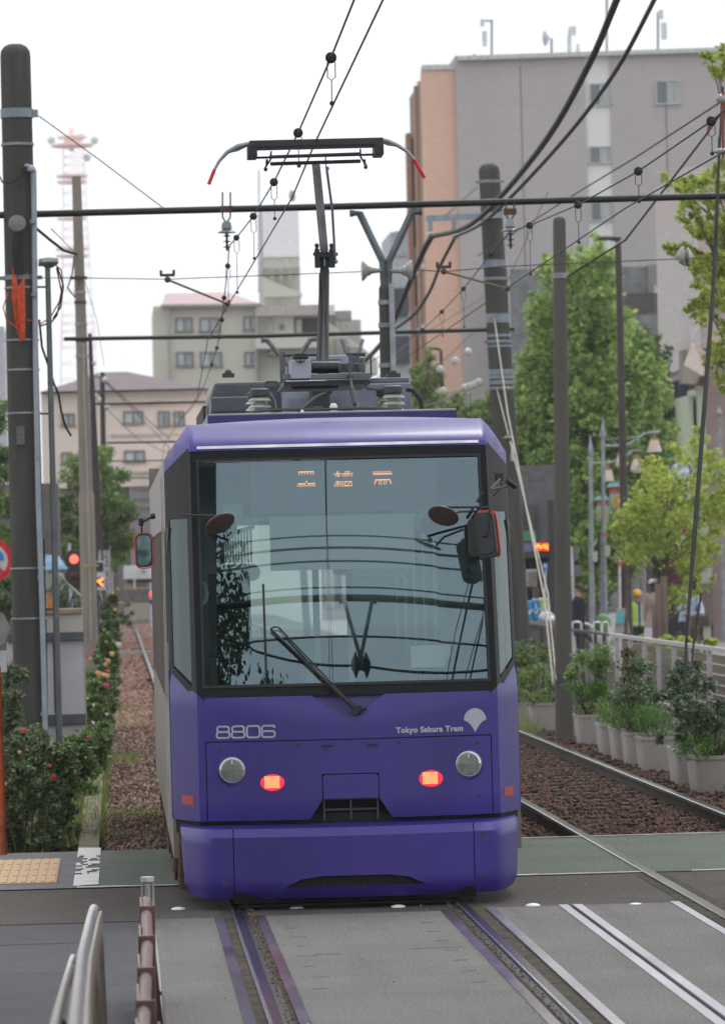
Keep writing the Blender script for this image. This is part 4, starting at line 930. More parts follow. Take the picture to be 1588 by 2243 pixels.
S3 = pole('utility_pole', 224, 815, 230, 1290, Y4, 11, 13, 'farther dark brown pole right of the tan pole, with a white pipe', darkb, zb=-.5, dome=False)
g = MB(); g.tube([at(234, 970, Y4 - .3), at(237, 1060, Y4 - .3), at(243, 1080, Y4 - .3), at(246, 1330, Y4 - .3)], .035, 8); S3.part('white_pipe', g, M('white_pipe', (.5, .5, .46), .5))
def insrow(pts, Y, parent, r_=6):
    for (px, py) in pts:
        c = at(px, py, Y); g = MB(); g.ball(c, r_ / ppm(Y), 10, 6, (1, .7, 1)); parent.part('insulator', g, M('bright_porcelain', (.55, .55, .52), .3, coat=.3), smooth=60)
insrow([(203, 795), (214, 822), (229, 832)], Y3, S2, 7); insrow([(206, 868), (219, 876), (232, 890)], Y4, S3, 8)
pole('utility_pole', 262, 1090, 266, 1320, 180, 9, 12, 'distant grey pole in front of the far left trees', M('far_pole', (.14, .15, .16), .8), zb=-.5, dome=False, n=12)
# --- right poles
P2 = pole('utility_pole', 1070.5, 358, 1108, 1010, Y2, 46, 56, 'thick concrete pole right of the tram with steel bands and guy wires', zb=-.5)
for py, h, e in ((397, .05, 2), (438, .04, 0), (578, .14, 0), (610, .05, 1), (697, .16, 0), (735, .05, 0), (748, .05, 2), (758, .04, 0), (815, .09, 0), (826, .06, 0), (838, .07, 0), (850, .05, 0)): bandring(P2, py, h, ear=e, px=1090)
g = MB(); g.bar(at(933, 478, Y2 - .2), at(1101, 470, Y2 - .2), .06, .10, up=(0, 0, 1)); g.bar(at(973, 475, Y2 - .2), at(1046, 408, Y2 - .2), .04, .04); 
for px in (942, 994): g.tube([at(px, 478, Y2 - .2), at(px + 1, 505, Y2 - .2)], .04, 8)
P2.part('bracket_arm', g, M('arm_blue_grey', (.27, .32, .37), .5, .3))
insrow([(941, 516), (997, 516)], Y2 - .2, P2, 8); insrow([(1049, 837), (1038, 843), (1028, 846), (1018, 849)], Y2, P2, 9)
g = MB(); g.tube([at(1112, 590, Y2), at(1116, 830, Y2), at(1122, 1010, Y2 - .2)], .035, 8); P2.part('white_pipe', g, M('white_pipe2', (.45, .46, .47), .5), smooth=40)
P3 = pole('wooden_post', 1225, 474, 1236, 1602, 54.3, 28, 40, 'plain tall round-topped concrete post standing in the ballast beside the planters', M('post_concrete', (.105, .10, .088), .9, var=.16, scale=2, stretch=(1, 1, .3), bump=.25), zb=-.2, cat='post')
P3.o.name = 'concrete_post'
for py in (600, 606): bandring(P3, py, .03, C['steel'], px=1230)
# centre pole with V bracket
vm = M('v_bracket_steel', (.15, .18, .20), .5, .4)
def centre_pole(Y, px_c, py_top, pts, base_px, label, w_):
    S = pole('centre_pole', px_c, py_top, base_px[0], base_px[1], Y, w_, w_, label, zb=-.4, group='centre poles between the tracks', dome=True)
    g = MB()
    for k, P in enumerate(pts): g.tube([at(x, y, Y) for x, y in P], .040, 4)
    S.part('v_bracket', g, vm); return S
S = centre_pole(Y1, 845, 622, [[(766, 467), (788, 467), (838, 572), (842, 640)], [(924, 463), (902, 465), (852, 572), (850, 640)]], (848, 820), 'centre pole with a large V bracket, just right of the pantograph', 31)
g = MB()
for px, d in ((806, 1), (888, -1)): g.lathe([(.02, -.15), (.035, -.02), (.055, 0), (.055, .02), (.11, .07), (.115, .09), (.02, .10)], at(px + d * 4, 592, Y1), 16, (-d, 0, 0))
S.part('disc_insulator', g, C['porc'], smooth=40)
g = MB(); g.tube([at(857, 620, Y1 - .1), at(862, 830, Y1 - .1)], .030, 8); S.part('white_pipe', g, M('pipe_light', (.36, .38, .42), .5))
for py in (662, 712, 800): bandring(S, py, .05, px=845)
centre_pole(Y2, 637, 812, [[(572, 746), (586, 746), (632, 800), (634, 830)], [(694, 743), (680, 744), (641, 800), (639, 830)]], (640, 860), 'small second centre pole with a V bracket behind the roof equipment', 16)
centre_pole(Y3, 548 + 192, 818, [[(748, 742), (757, 770), (775, 790), (778, 830)], [(795, 742), (790, 760), (782, 790), (780, 830)]], (780, 860), 'third centre pole with a curved V bracket, right of the pantograph base', 11)
# --- beams
def beam(Y, pts, th, label, ub=()):
    S = Sub('crossbeam', at(pts[0][0], pts[0][1], Y), label, 'overhead beam', 'steel beams over the tracks')
    g = MB(); g.tube([at(x, y, Y) for x, y in pts], th / 2 / ppm(Y), 12); S.part('beam_tube', g, beamm, smooth=50)
    for (px, yt, yb) in ub:
        sc = 200 / ppm(Y)   # drawn sizes are for the near beam
        k = 1 / sc
        g = MB(); w_ = 8.5 * k
        for s in (-1, 1): g.tube([at(px + s * w_, yt, Y - .06), at(px + s * w_, yb - 8 * k, Y - .06), at(px + s * w_ * .5, yb, Y - .06)], .010, 6)
        g.box(at(px, (yt * .4 + yb * .6), Y - .07), (.14, .03, .07)); S.part('u_bolt', g, C['rust'])
        g = MB(); c = at(px, yb, Y - .06); g.lathe([(.02, 0), (.05, -.03), (.06, -.09), (.045, -.10), (.10, -.13), (.105, -.135), (.02, -.14), (.02, -.17)], c, 16); S.part('bell_insulator', g, M('bell_grey', (.20, .22, .24), .35, coat=.3), smooth=40)
        g = MB(); z0 = c.z - .17
        for dz in (0, .06, .12): g.lathe([(.01, -.01), (.05, 0), (.01, .01)], (c.x, c.y, z0 - dz), 10)
        g.tube([(c.x, c.y, z0), (c.x, c.y, z0 - .16)], .015, 6); S.part('wire_clamp', g, C['black'])
    return S
beam(Y1, [(-60, 472), (230, 464), (760, 451), (1588, 428), (1700, 425)], 15, 'near dark steel beam crossing the whole photo above the tram', [(496, 420, 482), (1117, 440, 478)])
S = Sub('utility_pole', (7.35, Y1 + .25, -.5), 'pole carrying the right end of the near beam, just outside the frame', 'utility pole'); g = MB(); g.tube([(7.35, Y1 + .25, -.5), (7.30, Y1 + .25, 8.6), (7.30, Y1 + .25, 8.75)], [.19, .155, .09], 24); S.part('shaft', g, polec, smooth=50)
beam(Y2, [(140, 742), (560, 736), (1126, 720)], 9, 'second dark steel beam, ending at the thick right pole', [])
for Y, x0, y0, x1, y1, lb in ((Y3, 205, 885, 470, 879, 'third dark beam in front of the cream building'), (Y4, 222, 970, 520, 965, 'fourth dark beam, low in front of the cream building'), (161, 235, 1010, 560, 1006, 'fifth beam, just above the far trees'), (189, 240, 1047, 560, 1044, 'sixth distant thin beam'), (217, 240, 1060, 560, 1058, 'seventh distant thin beam'), (245, 240, 1088, 560, 1086, 'eighth and farthest thin beam')):
    beam(Y, [(x0, y0), (x1, y1)], 4.5 if Y < 150 else 3, lb)
# near beam over the crossing, above the frame (it shows in the windscreen)
z0b = at(600, 455, Y1).z
S = Sub('crossbeam', (-.9, Y0, z0b), 'beam over the crossing, seen only reflected in the windscreen of the tram', 'overhead beam', 'steel beams over the tracks')
g = MB(); g.tube([(-2, Y0, z0b), (7.6, Y0, z0b)], .030, 12); S.part('beam_tube', g, beamm, smooth=50)
g = MB()
for s in (-1, 1): g.tube([(2.15 + s * .40, Y0, z0b - .02), (2.15 + s * .30, Y0, z0b - .03), (2.15 + s * .03, Y0, z0b - .50), (2.15 + s * .03, Y0, z0b - .66)], .038, 4)
S.part('v_bracket', g, vm)
g = MB()
for s in (-1, 1): g.lathe([(.02, .02), (.05, .06), (.11, .10), (.10, .13), (.03, .2)], (2.15, Y0, z0b - .62), 14, (s, 0, 0))
S.part('disc_insulator', g, C['black'])
g = MB(); g.tube(catenary((2.15, Y0, z0b - .62), (-.9, Y0, z0b - .25), .12, 10), .012, 5); g.tube(catenary((2.15, Y0, z0b - .62), (6.9, Y0, z0b - .2), .2, 12), .012, 5); S.part('span_wire', g, C['wire'])
for x, lb in ((-.95, 'pole left of the crossing, outside the frame'), (7.0, 'pole right of the crossing, outside the frame')):
    S = Sub('utility_pole', (x, Y0 + .1, 0), lb, 'utility pole'); g = MB(); g.tube([(x, Y0 + (.0 if x == 2.9 else .25), 0), (x, Y0 + (.0 if x == 2.9 else .25), z0b - .7 if x == 2.9 else z0b + 1.6)], .09 if x == 2.9 else .17, 20); S.part('shaft', g, polec, smooth=40)
# --- wires
def smooth_path(pts, n=5):
    pts = [Vector(p) for p in pts]; out = []
    for i in range(len(pts) - 1):
        p0, p1, p2, p3 = pts[max(i - 1, 0)], pts[i], pts[i + 1], pts[min(i + 2, len(pts) - 1)]
        for k in range(n):
            t = k / n; out.append(.5 * ((2 * p1) + (p2 - p0) * t + (2 * p0 - 5 * p1 + 4 * p2 - p3) * t * t + (3 * p1 - p0 - 3 * p2 + p3) * t ** 3))
    return out + [pts[-1]]
def wire(name, pts, r_, label, mat=None, group='overhead wires', cat='wire', n=5):
    g = MB(); g.tube(pts, r_, n); o = g.build(name, mat or C['wire'], loc=tuple(Vector(pts[0])), smooth=60); return tag(o, label, cat, group)
def chain(*ps, sag=.0, n=6):
    out = []
    for a, b in zip(ps[:-1], ps[1:]):
        s = sag * (b - a).length; seg = catenary(a, b, s * .01, n); out += seg[:-1]
    return out + [ps[-1]]
m1 = [Vector((1.5, Y0, 5.7)), at(775, 0, 25.6), at(725, 125, 28.3), at(653, 290, 33.3), at(600, 398, 38.5), at(555, 473, 43), at(518, 520, 46.5), at(502, 538, Y1)]
m1b = [at(502, 538, Y1), at(499, 582, 52), at(491, 652, 56), at(486, 700, 60), at(480, 738, 66), at(475, 762, 70), at(464, 798, Y2)]; m1c = catenary(m1b[-1], Vector((1.35, Y3, 5.75)), .45, 8)
wire('messenger_wire', catenary(Vector((1.45, -8, 5.7)), m1[0], .4, 10)[:-1] + m1 + m1b[1:] + m1c[1:], .007, 'upper wire over the tram track carrying round black hangers, passing above the pantograph')
c1 = [Vector((1.6, -8, 5.0)), Vector((1.55, Y0, 5.0)), at(838, 0, 23.2), at(690, 312, 31.0), at(640, 432, 35.5), at(500, 668, Y1), at(455, 745, 57), Vector((1.5, Y2, 5.0)), Vector((1.25, Y3, 5.0)), Vector((1.45, Y4, 5.0))]
wire('contact_wire', c1, .0065, 'lower contact wire touching the pantograph head')
m2 = [Vector((4.3, Y0, 5.75)), at(1588, 240, 31), at(1558, 264, 31.7), at(1398, 374, 35.6), at(1266, 448, 40.5), at(1160, 493, 45.5), at(1117, 506, Y1)]
m2b = [at(1117, 506, Y1), at(1075, 556, 52), at(1015, 632, 57.5), at(968, 682, 62.5), at(925, 722, 68), at(885, 750, Y2)]
wire('messenger_wire', catenary(Vector((4.4, -8, 5.7)), m2[0], .4, 8)[:-1] + m2 + m2b[1:] + [Vector((4.2, Y3, 5.75))], .007, 'upper wire over the empty right-hand track, with round black hangers')
c2 = [Vector((4.2, -8, 5.0)), Vector((4.2, Y0, 5.0)), at(1588, 330, 31), at(1370, 455, 37), at(1108, 632, Y1), at(1010, 700, 56), Vector((4.2, Y2, 5.0)), Vector((4.15, Y3, 5.0)), Vector((4.2, Y4, 5.0))]
wire('contact_wire', c2, .0065, 'lower contact wire of the empty right-hand track')
def dropper(px, py, Y, py2, big=1.0, label='', k=0):
    S = Sub('dropper', at(px, py, Y), label, 'wire hanger', 'round black hangers on the overhead wires')
    c = at(px, py, Y); g = MB(); r_ = .028 * big
    g.tube([c + Vector((math.cos(t) * r_, 0, math.sin(t) * r_)) for t in [i * math.pi / 8 for i in range(17)]], .010 * big, 6); g.tube([c + Vector((0, -.022, 0)), c + Vector((0, .022, 0))], r_ * .8, 10); S.part('hanger_disc', g, C['black'], smooth=60)
    if py2: 
        b = at(px + 2, py2, Y); g = MB(); w_ = .025; zt = c.z - .03; zm = c.z - min(.16, (c.z - b.z) * .5)
        g.tube([(c.x - w_, Y, zt), (c.x - w_, Y, zm + .02), (c.x, Y, zm), (c.x + w_, Y, zm + .02), (c.x + w_, Y, zt)], .0035, 5); g.tube([(c.x, Y, zm), (b.x, Y, b.z)], .0035, 5); g.ball(b, .016, 8, 5); S.part('hanger_rod', g, C['wire'])
dl = [(725, 125, 28.3, 225, 1), (653, 290, 33.3, 362, 1), (600, 398, 38.5, 478, 1), (555, 473, 43, 565, 1), (518, 520, 46.5, 640, .9), (499, 582, 52, 658, .9), (491, 652, 56, 680, .9), (486, 700, 60, 0, .9), (480, 738, 66, 0, .9), (475, 762, 70, 0, .9), (464, 798, Y2, 0, .9)]
for k, (a, b, Y, c_, s) in enumerate(dl): dropper(a, b, Y, c_, s, ['topmost round hanger, level with the top of the left pole', 'round hanger just above the pantograph head', 'round hanger below the pantograph head, left of its arm', 'round hanger touching the near beam, left of the arm', 'small round hanger just under the near beam', 'hanger below the left porcelain bell', 'hanger at the tip of the short left pull-off arm', 'hanger in front of the red-roofed apartment block', 'hanger at the height of the second beam, left side', 'hanger just below the second beam, left side', 'lowest hanger, above the left end of the roof equipment'][k])
dl = [(1558, 264, 31.7, 335, 1), (1398, 374, 35.6, 440, 1), (1266, 448, 40.5, 530, 1), (1160, 493, 45.5, 600, 1), (1075, 556, 52, 0, .9), (1015, 632, 57.5, 715, .9), (968, 682, 62.5, 735, .9), (925, 722, 68, 0, .9)]
for k, (a, b, Y, c_, s) in enumerate(dl): dropper(a, b, Y, c_, s, ['round hanger nearest the right edge, in front of the grey building', 'round hanger above the near beam, in front of the white window strip', 'round hanger touching the near beam on the right side', 'round hanger below the near beam, left of the plain post', 'hanger in front of the thick right pole', 'hanger left of the thick right pole, in front of the orange wall', 'hanger lower in front of the orange wall', 'hanger at the second beam, in front of the orange wall'][k])
# feeder cables
cabm = M('black_feeder_cable', (.014, .014, .016), .6); 
fa = [at(1432 - 82 + 130, -320, 36), at(1350, 0, Y1 - 2), at(1290, 140, Y1 + 2.5), at(1200, 300, Y1 + 9), at(1090, 437, Y1 + 18), at(1020, 497, Y2 - 5), at(946, 517, Y2 - .3)]
wire('feeder_cable', smooth_path(fa), .041, 'thick black bundled feeder cable sweeping down from the top right to the bracket arm', cabm, 'feeder cables', 'cable', 8)
wire('feeder_cable', smooth_path([at(946, 517, Y2 - .3), at(930, 545, Y2 + 1), at(900, 612, Y2 + 4), at(868, 690, Y2 + 9), at(845, 740, Y2 + 14), at(800, 790, Y3)]), .052, 'thick black feeder cable falling from the bracket arm towards the pantograph base', cabm, 'feeder cables', 'cable', 8)
fb = [at(1560, -260, 36), at(1432, 0, Y1 - 2), at(1345, 160, Y1 + 3), at(1235, 305, Y1 + 9), at(1110, 440, Y1 + 18), at(1050, 492, Y2 - 5), at(998, 517, Y2 - .3)]
wire('feeder_cable', smooth_path(fb), .027, 'thinner blue-black feeder cable right of the thick one', M('blue_black_cable', (.015, .022, .032), .5), 'feeder cables', 'cable', 8)
wire('feeder_cable', smooth_path([at(998, 517, Y2 - .3), at(965, 580, Y2 + 3), at(940, 640, Y2 + 6), at(905, 690, Y2 + 10), at(850, 730, Y2 + 16)]), .030, 'thinner feeder cable falling from the bracket arm to the left', cabm, 'feeder cables', 'cable', 8)
# thin wires
thin = [
 ('brown_guy', [at(1700, 150, 40), at(1588, 216, 43), at(1398, 340, Y1 + 3), at(1266, 420, 58), at(1046, 560, Y2)], .010, 'upper brown wire running from the right edge down to the thick right pole'),
 ('twisted_guy', [at(1580, 245, Y1), at(1550, 290, 49), at(1370, 525, 51), at(1242, 606, 53)], .012, 'black twisted guy from the top of the plain post up to the right edge'),
 ('span_wire', [at(68, 608, Y1), at(165, 608, Y1), at(365, 611, Y1), at(650, 600, Y1), at(800, 594, Y1)], .005, 'thin span wire from the left pole to the centre pole'),
 ('span_wire', [at(893, 590, Y1), at(975, 594, Y1), at(1100, 583, Y1), at(1330, 573, Y1), at(1495, 566, Y1), at(1640, 560, Y1)], .006, 'thin span wire from the centre pole to the right edge'),
 ('stay_wire', [at(84, 252, Y1), at(215, 347, Y1), at(362, 458, Y1)], .006, 'thin diagonal stay from the left pole to the near beam'),
 ('guy_wire', [at(1083, 697, Y2 - .3), at(1112, 905, 70), at(1192, 1310, 58), at(1212, 1500, 54)], .014, 'left guy wire falling from the thick right pole to the plain post'),
 ('guy_wire', [at(1088, 850, Y2 - .3), at(1128, 1010, 68), at(1200, 1300, 58), at(1218, 1490, 54)], .011, 'right guy wire beside it, falling behind the plain post'),
 ('guy_wire', [at(1583, 190, 46), at(1560, 640, 45), at(1518, 1180, 43), at(1503, 1400, 42.5), at(1497, 1650, 42)], .014, 'near double guy wire at the right edge, coming down behind the planters'),
 ('guy_wire', [at(1575, 300, 46), at(1570, 560, 45.1), at(1526, 1150, 43), at(1504, 1400, 42.5)], .012, 'second strand of the guy wire at the right edge'),
 ('low_wire', [at(880, 905, Y3), at(960, 880, Y3 - 5), at(1018, 850, Y2)], .010, 'pale wire between the roof equipment and the right insulators'),
 ('low_wire', [at(880, 930, Y3), at(950, 892, Y3 - 5), at(1010, 855, Y2)], .010, 'lower pale wire reaching the right insulators'),
 ('low_wire', [at(830, 800, Y3), at(905, 745, Y3 - 10), at(1060, 650, Y2)], .008, 'thin wire crossing the orange wall'),
 ('low_wire', [at(865, 855, Y3), at(960, 800, 95), at(1045, 720, Y2)], .008, 'thin wire from the right pole behind the small lamp'),
 ('drop_wire', [at(215, 822, Y3), at(300, 905, Y4), at(390, 1000, 180)], .012, 'wire running away from the brown poles over the cream building, upper'),
 ('drop_wire', [at(229, 832, Y3), at(330, 925, Y4), at(400, 985, 180)], .012, 'wire running away from the brown poles over the cream building, lower'),
 ('drop_wire', [at(206, 868, Y4), at(300, 960, 160), at(400, 1010, 200)], .012, 'lowest wire running away over the cream building'),
 ('drop_wire', [at(112, 500, Y1), at(168, 556, Y2), at(212, 700, 90), at(228, 800, Y3)], .006, 'faint wire falling from the tan pole'),
 ('low_wire', [at(1160, 496, 46), at(1200, 420, 60), at(1100, 640, Y2 - 1)][1:], .006, 'thin wire in front of the thick right pole'),
]
for nm, pts, r_, lb in thin: wire(nm, pts, r_, lb, mat=(M('pale_guy', (.30, .27, .22), .6) if nm in ('guy_wire', 'low_wire') and r_ < .0145 and 'edge' not in lb else (M('brown_wire', (.10, .075, .055), .7) if nm in ('brown_guy', 'span_wire') else None)))
def arm(a, b, label):
    S = Sub('pull_off_arm', a, label, 'pull-off arm', 'pull-off arms of the overhead line'); g = MB(); g.tube([a, b], .014, 6); S.part('arm_rod', g, M('arm_tan', (.20, .16, .11), .6), smooth=40)
    g = MB(); g.box(a + Vector((0, 0, .05)), (.16, .03, .03)); g.ball(a, .035); g.box(a + Vector((-.07, 0, .08)), (.03, .03, .05)); g.box(a + Vector((.07, 0, .08)), (.03, .03, .05)); g.ball(b, .03); S.part('arm_clamp', g, C['rust'])
arm(at(367, 612, Y1), at(498, 665, Y1), 'short slanting arm left of the pantograph, pulling the contact wire'); arm(at(972, 594, Y1), at(1112, 632, Y1), 'short slanting arm in front of the thick right pole')
for (px, py, Y, lb) in ((1108, 852, 72, 'upper disc insulator on the guy wires'), (1113, 960, 69, 'lower disc insulator on the guy wires, by the tram roof corner')):
    g = MB(); c = at(px, py, Y); g.lathe([(.02, -.05), (.05, -.03), (.085, .0), (.085, .015), (.04, .03), (.03, .06)], (0, 0, 0), 16); o = g.build('guy_insulator', M('tan_insulator', (.20, .18, .14), .4), smooth=40); o.location = c; tag(o, lb, 'insulator', 'guy wire insulators')
for (px, py, lb) in ((1497, 560, 'disc insulator at the end of the span wire in the right-hand ginkgo'),):
    g = MB(); g.lathe([(.02, -.08), (.09, -.03), (.11, .0), (.05, .02), (.10, .05), (.02, .1)], (0, 0, 0), 16, (1, 0, 0)); o = g.build('span_insulator', C['porc'], smooth=40); o.location = at(px, py, Y1); tag(o, lb, 'insulator')
S = Sub('insulator_string', at(1582, 215, 42), 'white insulators and red brackets high at the right edge', 'insulator'); g = MB(); g.ball(at(1578, 215, 42), .045); g.ball(at(1580, 330, 42), .05, sc=(1.6, 1, .6)); S.part('insulator', g, C['porc'], smooth=50); g = MB(); g.tube([at(1560, 262, 42), at(1550, 290, 42)], .016, 6); g.tube([at(1584, 200, 42), at(1584, 345, 42)], .014, 6); S.part('red_bracket', g, M('rust_red', (.28, .06, .04), .6))
insS = Sub('insulator_string', at(965, 808, 95), 'row of pale ball insulators in front of the orange wall', 'insulator'); insrow([(964, 808), (997, 790), (1025, 770), (970, 856)], 95, insS, 9)

# wires above and behind the viewpoint; they carry on the lines seen at the top and show in the windscreen
for k, (x, z0, z1, r_, lb) in enumerate(((5.6, 8.15, 8.3, .022, 'feeder cable above the crossing, outside the frame, mirrored in the windscreen'), (6.0, 8.2, 8.3, .016, 'second feeder cable above the crossing, outside the frame'), (6.5, 7.2, 7.3, .010, 'utility wire above the crossing, outside the frame'), (6.7, 7.6, 7.7, .010, 'upper utility wire above the crossing, outside the frame'), (7.0, 8.8, 9.0, .010, 'topmost utility wire above the crossing, outside the frame'))):
    wire('feeder_cable' if k < 2 else 'utility_wire', catenary((x, 45.5 if k < 2 else 44, z0), (x, 8, z1), .5, 10) + catenary((x, 8, z1), (x, -25, z1), .5, 8)[1:], r_, lb, cabm, 'wires outside the frame', 'cable')
for k, (y, z, sg, r_) in enumerate(((17.6, 8.1, .25, .010), (17.4, 8.35, .25, .012), (17.3, 8.0, .25, .008), (17.9, 7.55, .25, .008), (18.6, 6.75, .2, .010), (17.0, 8.75, .3, .008))):
    wire('street_wire', catenary((-22, y, z), (22, y, z), sg, 24), r_, 'street wire %s over the crossing road, outside the frame' % ['high', 'higher', 'middle', 'lower', 'lowest', 'topmost'][k], cabm, 'wires along the crossing road', 'cable')
# ================================================================== BUILDINGS
def brickmat(name, c1, c2, mortar, sx, sy):
    m = bpy.data.materials.new(name); m.use_nodes = True; n = m.node_tree; L = n.links; p = n.nodes['Principled BSDF']; p.inputs['Roughness'].default_value = .85
    tc = n.nodes.new('ShaderNodeTexCoord'); mp = n.nodes.new('ShaderNodeMapping'); mp.inputs['Rotation'].default_value = (math.pi / 2, 0, 0)
    b = n.nodes.new('ShaderNodeTexBrick'); b.inputs['Scale'].default_value = 1.0; b.inputs['Brick Width'].default_value = sx; b.inputs['Row Height'].default_value = sy
    b.inputs['Mortar Size'].default_value = sy * .09; b.inputs['Color1'].default_value = (*c1, 1); b.inputs['Color2'].default_value = (*c2, 1); b.inputs['Mortar'].default_value = (*mortar, 1)
    nz = n.nodes.new('ShaderNodeTexNoise'); nz.inputs['Scale'].default_value = .25; mr = n.nodes.new('ShaderNodeMapRange'); mr.inputs[3].default_value = .9; mr.inputs[4].default_value = 1.1
    h = n.nodes.new('ShaderNodeHueSaturation'); L.new(tc.outputs['Object'], mp.inputs[0]); L.new(mp.outputs[0], b.inputs['Vector']); L.new(tc.outputs['Object'], nz.inputs['Vector'])
    L.new(nz.outputs['Fac'], mr.inputs[0]); L.new(mr.outputs[0], h.inputs['Value']); L.new(b.outputs['Color'], h.inputs['Color']); L.new(h.outputs[0], p.inputs['Base Color']); MATS[name] = m; return m
greyb = brickmat('grey_tile_brick', (.455, .425, .43), (.50, .465, .472), (.405, .378, .383), .3, .10)
orangeb = brickmat('orange_tile_brick', (.72, .47, .36), (.78, .52, .40), (.66, .43, .33), .3, .10)
whiteb = brickmat('white_tile_strip', (.80, .80, .79), (.84, .84, .83), (.72, .72, .71), .3, .12)
stoneg = M('rough_grey_stone', (.19, .20, .205), .9, var=.3, scale=1.5, bump=.4)
winf = M('window_frame_pale', (.50, .50, .50), .4, .3); wing = M('window_pane', (.10, .14, .15), .12, spec=.8, var=.35, scale=.6); curt = M('curtain_pane', (.38, .42, .43), .3, var=.25, scale=3, stretch=(4, 4, .3))
winfd = M('window_frame_dark', (.20, .20, .20), .5); paleglass = M('pale_pane', (.48, .56, .58), .2, spec=.7, var=.25, scale=.5)
class Bld:
    def __init__(s, name, px, py, Y, label, cat='building'): s.Y = Y; s.dark = name in ('apartment_block', 'cream_building'); s.S = Sub(name, (at(px, py, Y).x, Y, -.5), label, cat); s.bmb = None
    def blk(s, name, px0, py0, px1, py1, mat, dy=0, depth=12, zb=None, parent=None):
        """box whose front face spans the given photo rectangle"""
        Y = s.Y + dy; p = at(px0, (py0 + py1) / 2, Y); q = at(px1, (py0 + py1) / 2, Y); zt = at((px0 + px1) / 2, py0, Y).z; z0 = at((px0 + px1) / 2, py1, Y).z if zb is None else zb
        g = MB(); g.bb(p.x, q.x, Y, Y + depth, z0, zt); return s.S.part(name, g, mat, parent)
    def win(s, px0, py0, px1, py1, dy=-.05, mul=1, fr=.06, pane=None):
        Y = s.Y + dy; cy = (py0 + py1) / 2; p = at(px0, cy, Y); q = at(px1, cy, Y); cx = (px0 + px1) / 2; zt = at(cx, py0, Y).z; z0 = at(cx, py1, Y).z
        g = MB(); g.bb(p.x, p.x + fr, Y - .04, Y + .3, z0, zt); g.bb(q.x - fr, q.x, Y - .04, Y + .3, z0, zt); g.bb(p.x + fr, q.x - fr, Y - .038, Y + .3, zt - fr, zt); g.bb(p.x - .05, q.x + .05, Y - .08, Y + .3, z0 - fr, z0)
        for i in range(mul): x = p.x + (q.x - p.x) * (i + 1) / (mul + 1); g.bb(x - fr * .5, x + fr * .5, Y - .03, Y + .2, z0, zt - fr)
        w_ = s.S.part('window', g, winfd if s.dark else winf); xm = (p.x + q.x) / 2
        g = MB(); g.bb(p.x + fr, xm, Y + .02, Y + .03, z0, zt - fr, 0); g.bb(xm, q.x - fr, Y + .024, Y + .034, z0, zt - fr, 1)
        s.S.part('pane', g, [paleglass if s.dark else wing, pane or curt], w_); return w_
# grey apartment building with the orange wing
B = Bld('apartment_building', 1003, 900, 215, 'tall grey brick apartment building with an orange wing, filling the upper right')
zb = -.5; Y = 215
B.blk('grey_wall', 1004, 118, 1287, 700, greyb, 0, 14, -.5); B.blk('grey_wall', 1342, 112, 1700, 700, greyb, 0, 14, -.5); B.blk('white_strip', 1287, 116, 1342, 700, whiteb, .15, 13.8, -.5)
g = MB(); p = at(1002, 124, Y); q = at(1700, 104, Y); g.bar(at(1003, 127, Y - .1), at(1700, 104, Y - .1), .5, .22, up=(0, 0, 1)); B.S.part('parapet', g, M('pale_coping', (.55, .58, .58), .6))
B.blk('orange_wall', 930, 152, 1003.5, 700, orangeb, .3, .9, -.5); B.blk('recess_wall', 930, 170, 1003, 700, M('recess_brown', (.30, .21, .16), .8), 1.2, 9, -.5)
g = MB(); a = at(930, 152, Y + .25); b = at(1004, 152, Y + .25); g.bb(a.x - .1, b.x, Y + .2, Y + 1.6, a.z, a.z + .25); B.S.part('parapet', g, M('pale_coping', (.5, .5, .5), .6))
brn = brickmat('brown_tile_fin', (.40, .22, .15), (.46, .26, .18), (.37, .22, .155), .3, .10)
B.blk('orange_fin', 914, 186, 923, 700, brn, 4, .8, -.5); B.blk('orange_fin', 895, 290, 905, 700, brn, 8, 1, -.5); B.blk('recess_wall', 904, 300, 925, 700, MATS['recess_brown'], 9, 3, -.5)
g = MB()
a = at(914, 180, Y + 7); g.prism([(0, 0), (3.0, 0), (3.0, 1.4)], 0, .5, o=(a.x - .1, Y + 6.5, at(914, 182, Y + 7).z)); B.S.part('sloped_gable', g, M('gable_grey', (.36, .35, .36), .7))
for k, py in enumerate((330, 460, 595, 725)):
    g = MB(); p = at(908, py, Y + 9); q = at(932, py, Y + 9); g.bb(p.x, q.x, Y + 2, Y + 9, p.z - .25, p.z); bl = B.S.part('balcony_slab', g, M('slab_white', (.55, .56, .58), .6))
    g = MB(); g.bb(p.x + 2.5, p.x + 2.9, Y + 1.9, Y + 2.0, p.z, p.z + 1.1); g.bb(p.x + .0, p.x + .06, Y + 8, Y + 13, p.z, p.z + 1.2); B.S.part('balcony_screen', g, M('screen_pale', (.48, .52, .58), .4), bl)
for (x0, y0, x1, y1) in ((1291, 181, 1339, 228), (1436, 174, 1489, 225), (1291, 319, 1340, 355), (1293, 441, 1341, 481), (1300, 572, 1342, 610)): B.win(x0, y0, x1, y1, dy=-.06 if x0 > 1400 else .08)
for (x0, y0, x1, y1) in ((1255, 204, 1259, 210),): B.blk('vent_hood', x0, y0, x1, y1, winf, -.2, .2)
g = MB()
for px in (1145,): 
    p = at(px, 400, Y - .01); g.bb(p.x, p.x + .04, Y - .02, Y, 0, at(px, 130, Y).z - .3)
p = at(1462, 400, Y); g.bb(p.x, p.x + .04, Y - .02, Y, 0, at(1462, 230, Y).z); B.S.part('expansion_joint', g, M('joint_dark', (.14, .13, .14), .8))
B.blk('stone_base', 1112, 586, 1420, 800, stoneg, -4, 4, -.5); B.blk('white_downpipe', 1106, 560, 1112, 800, winf, -4.2, .3, -.5)
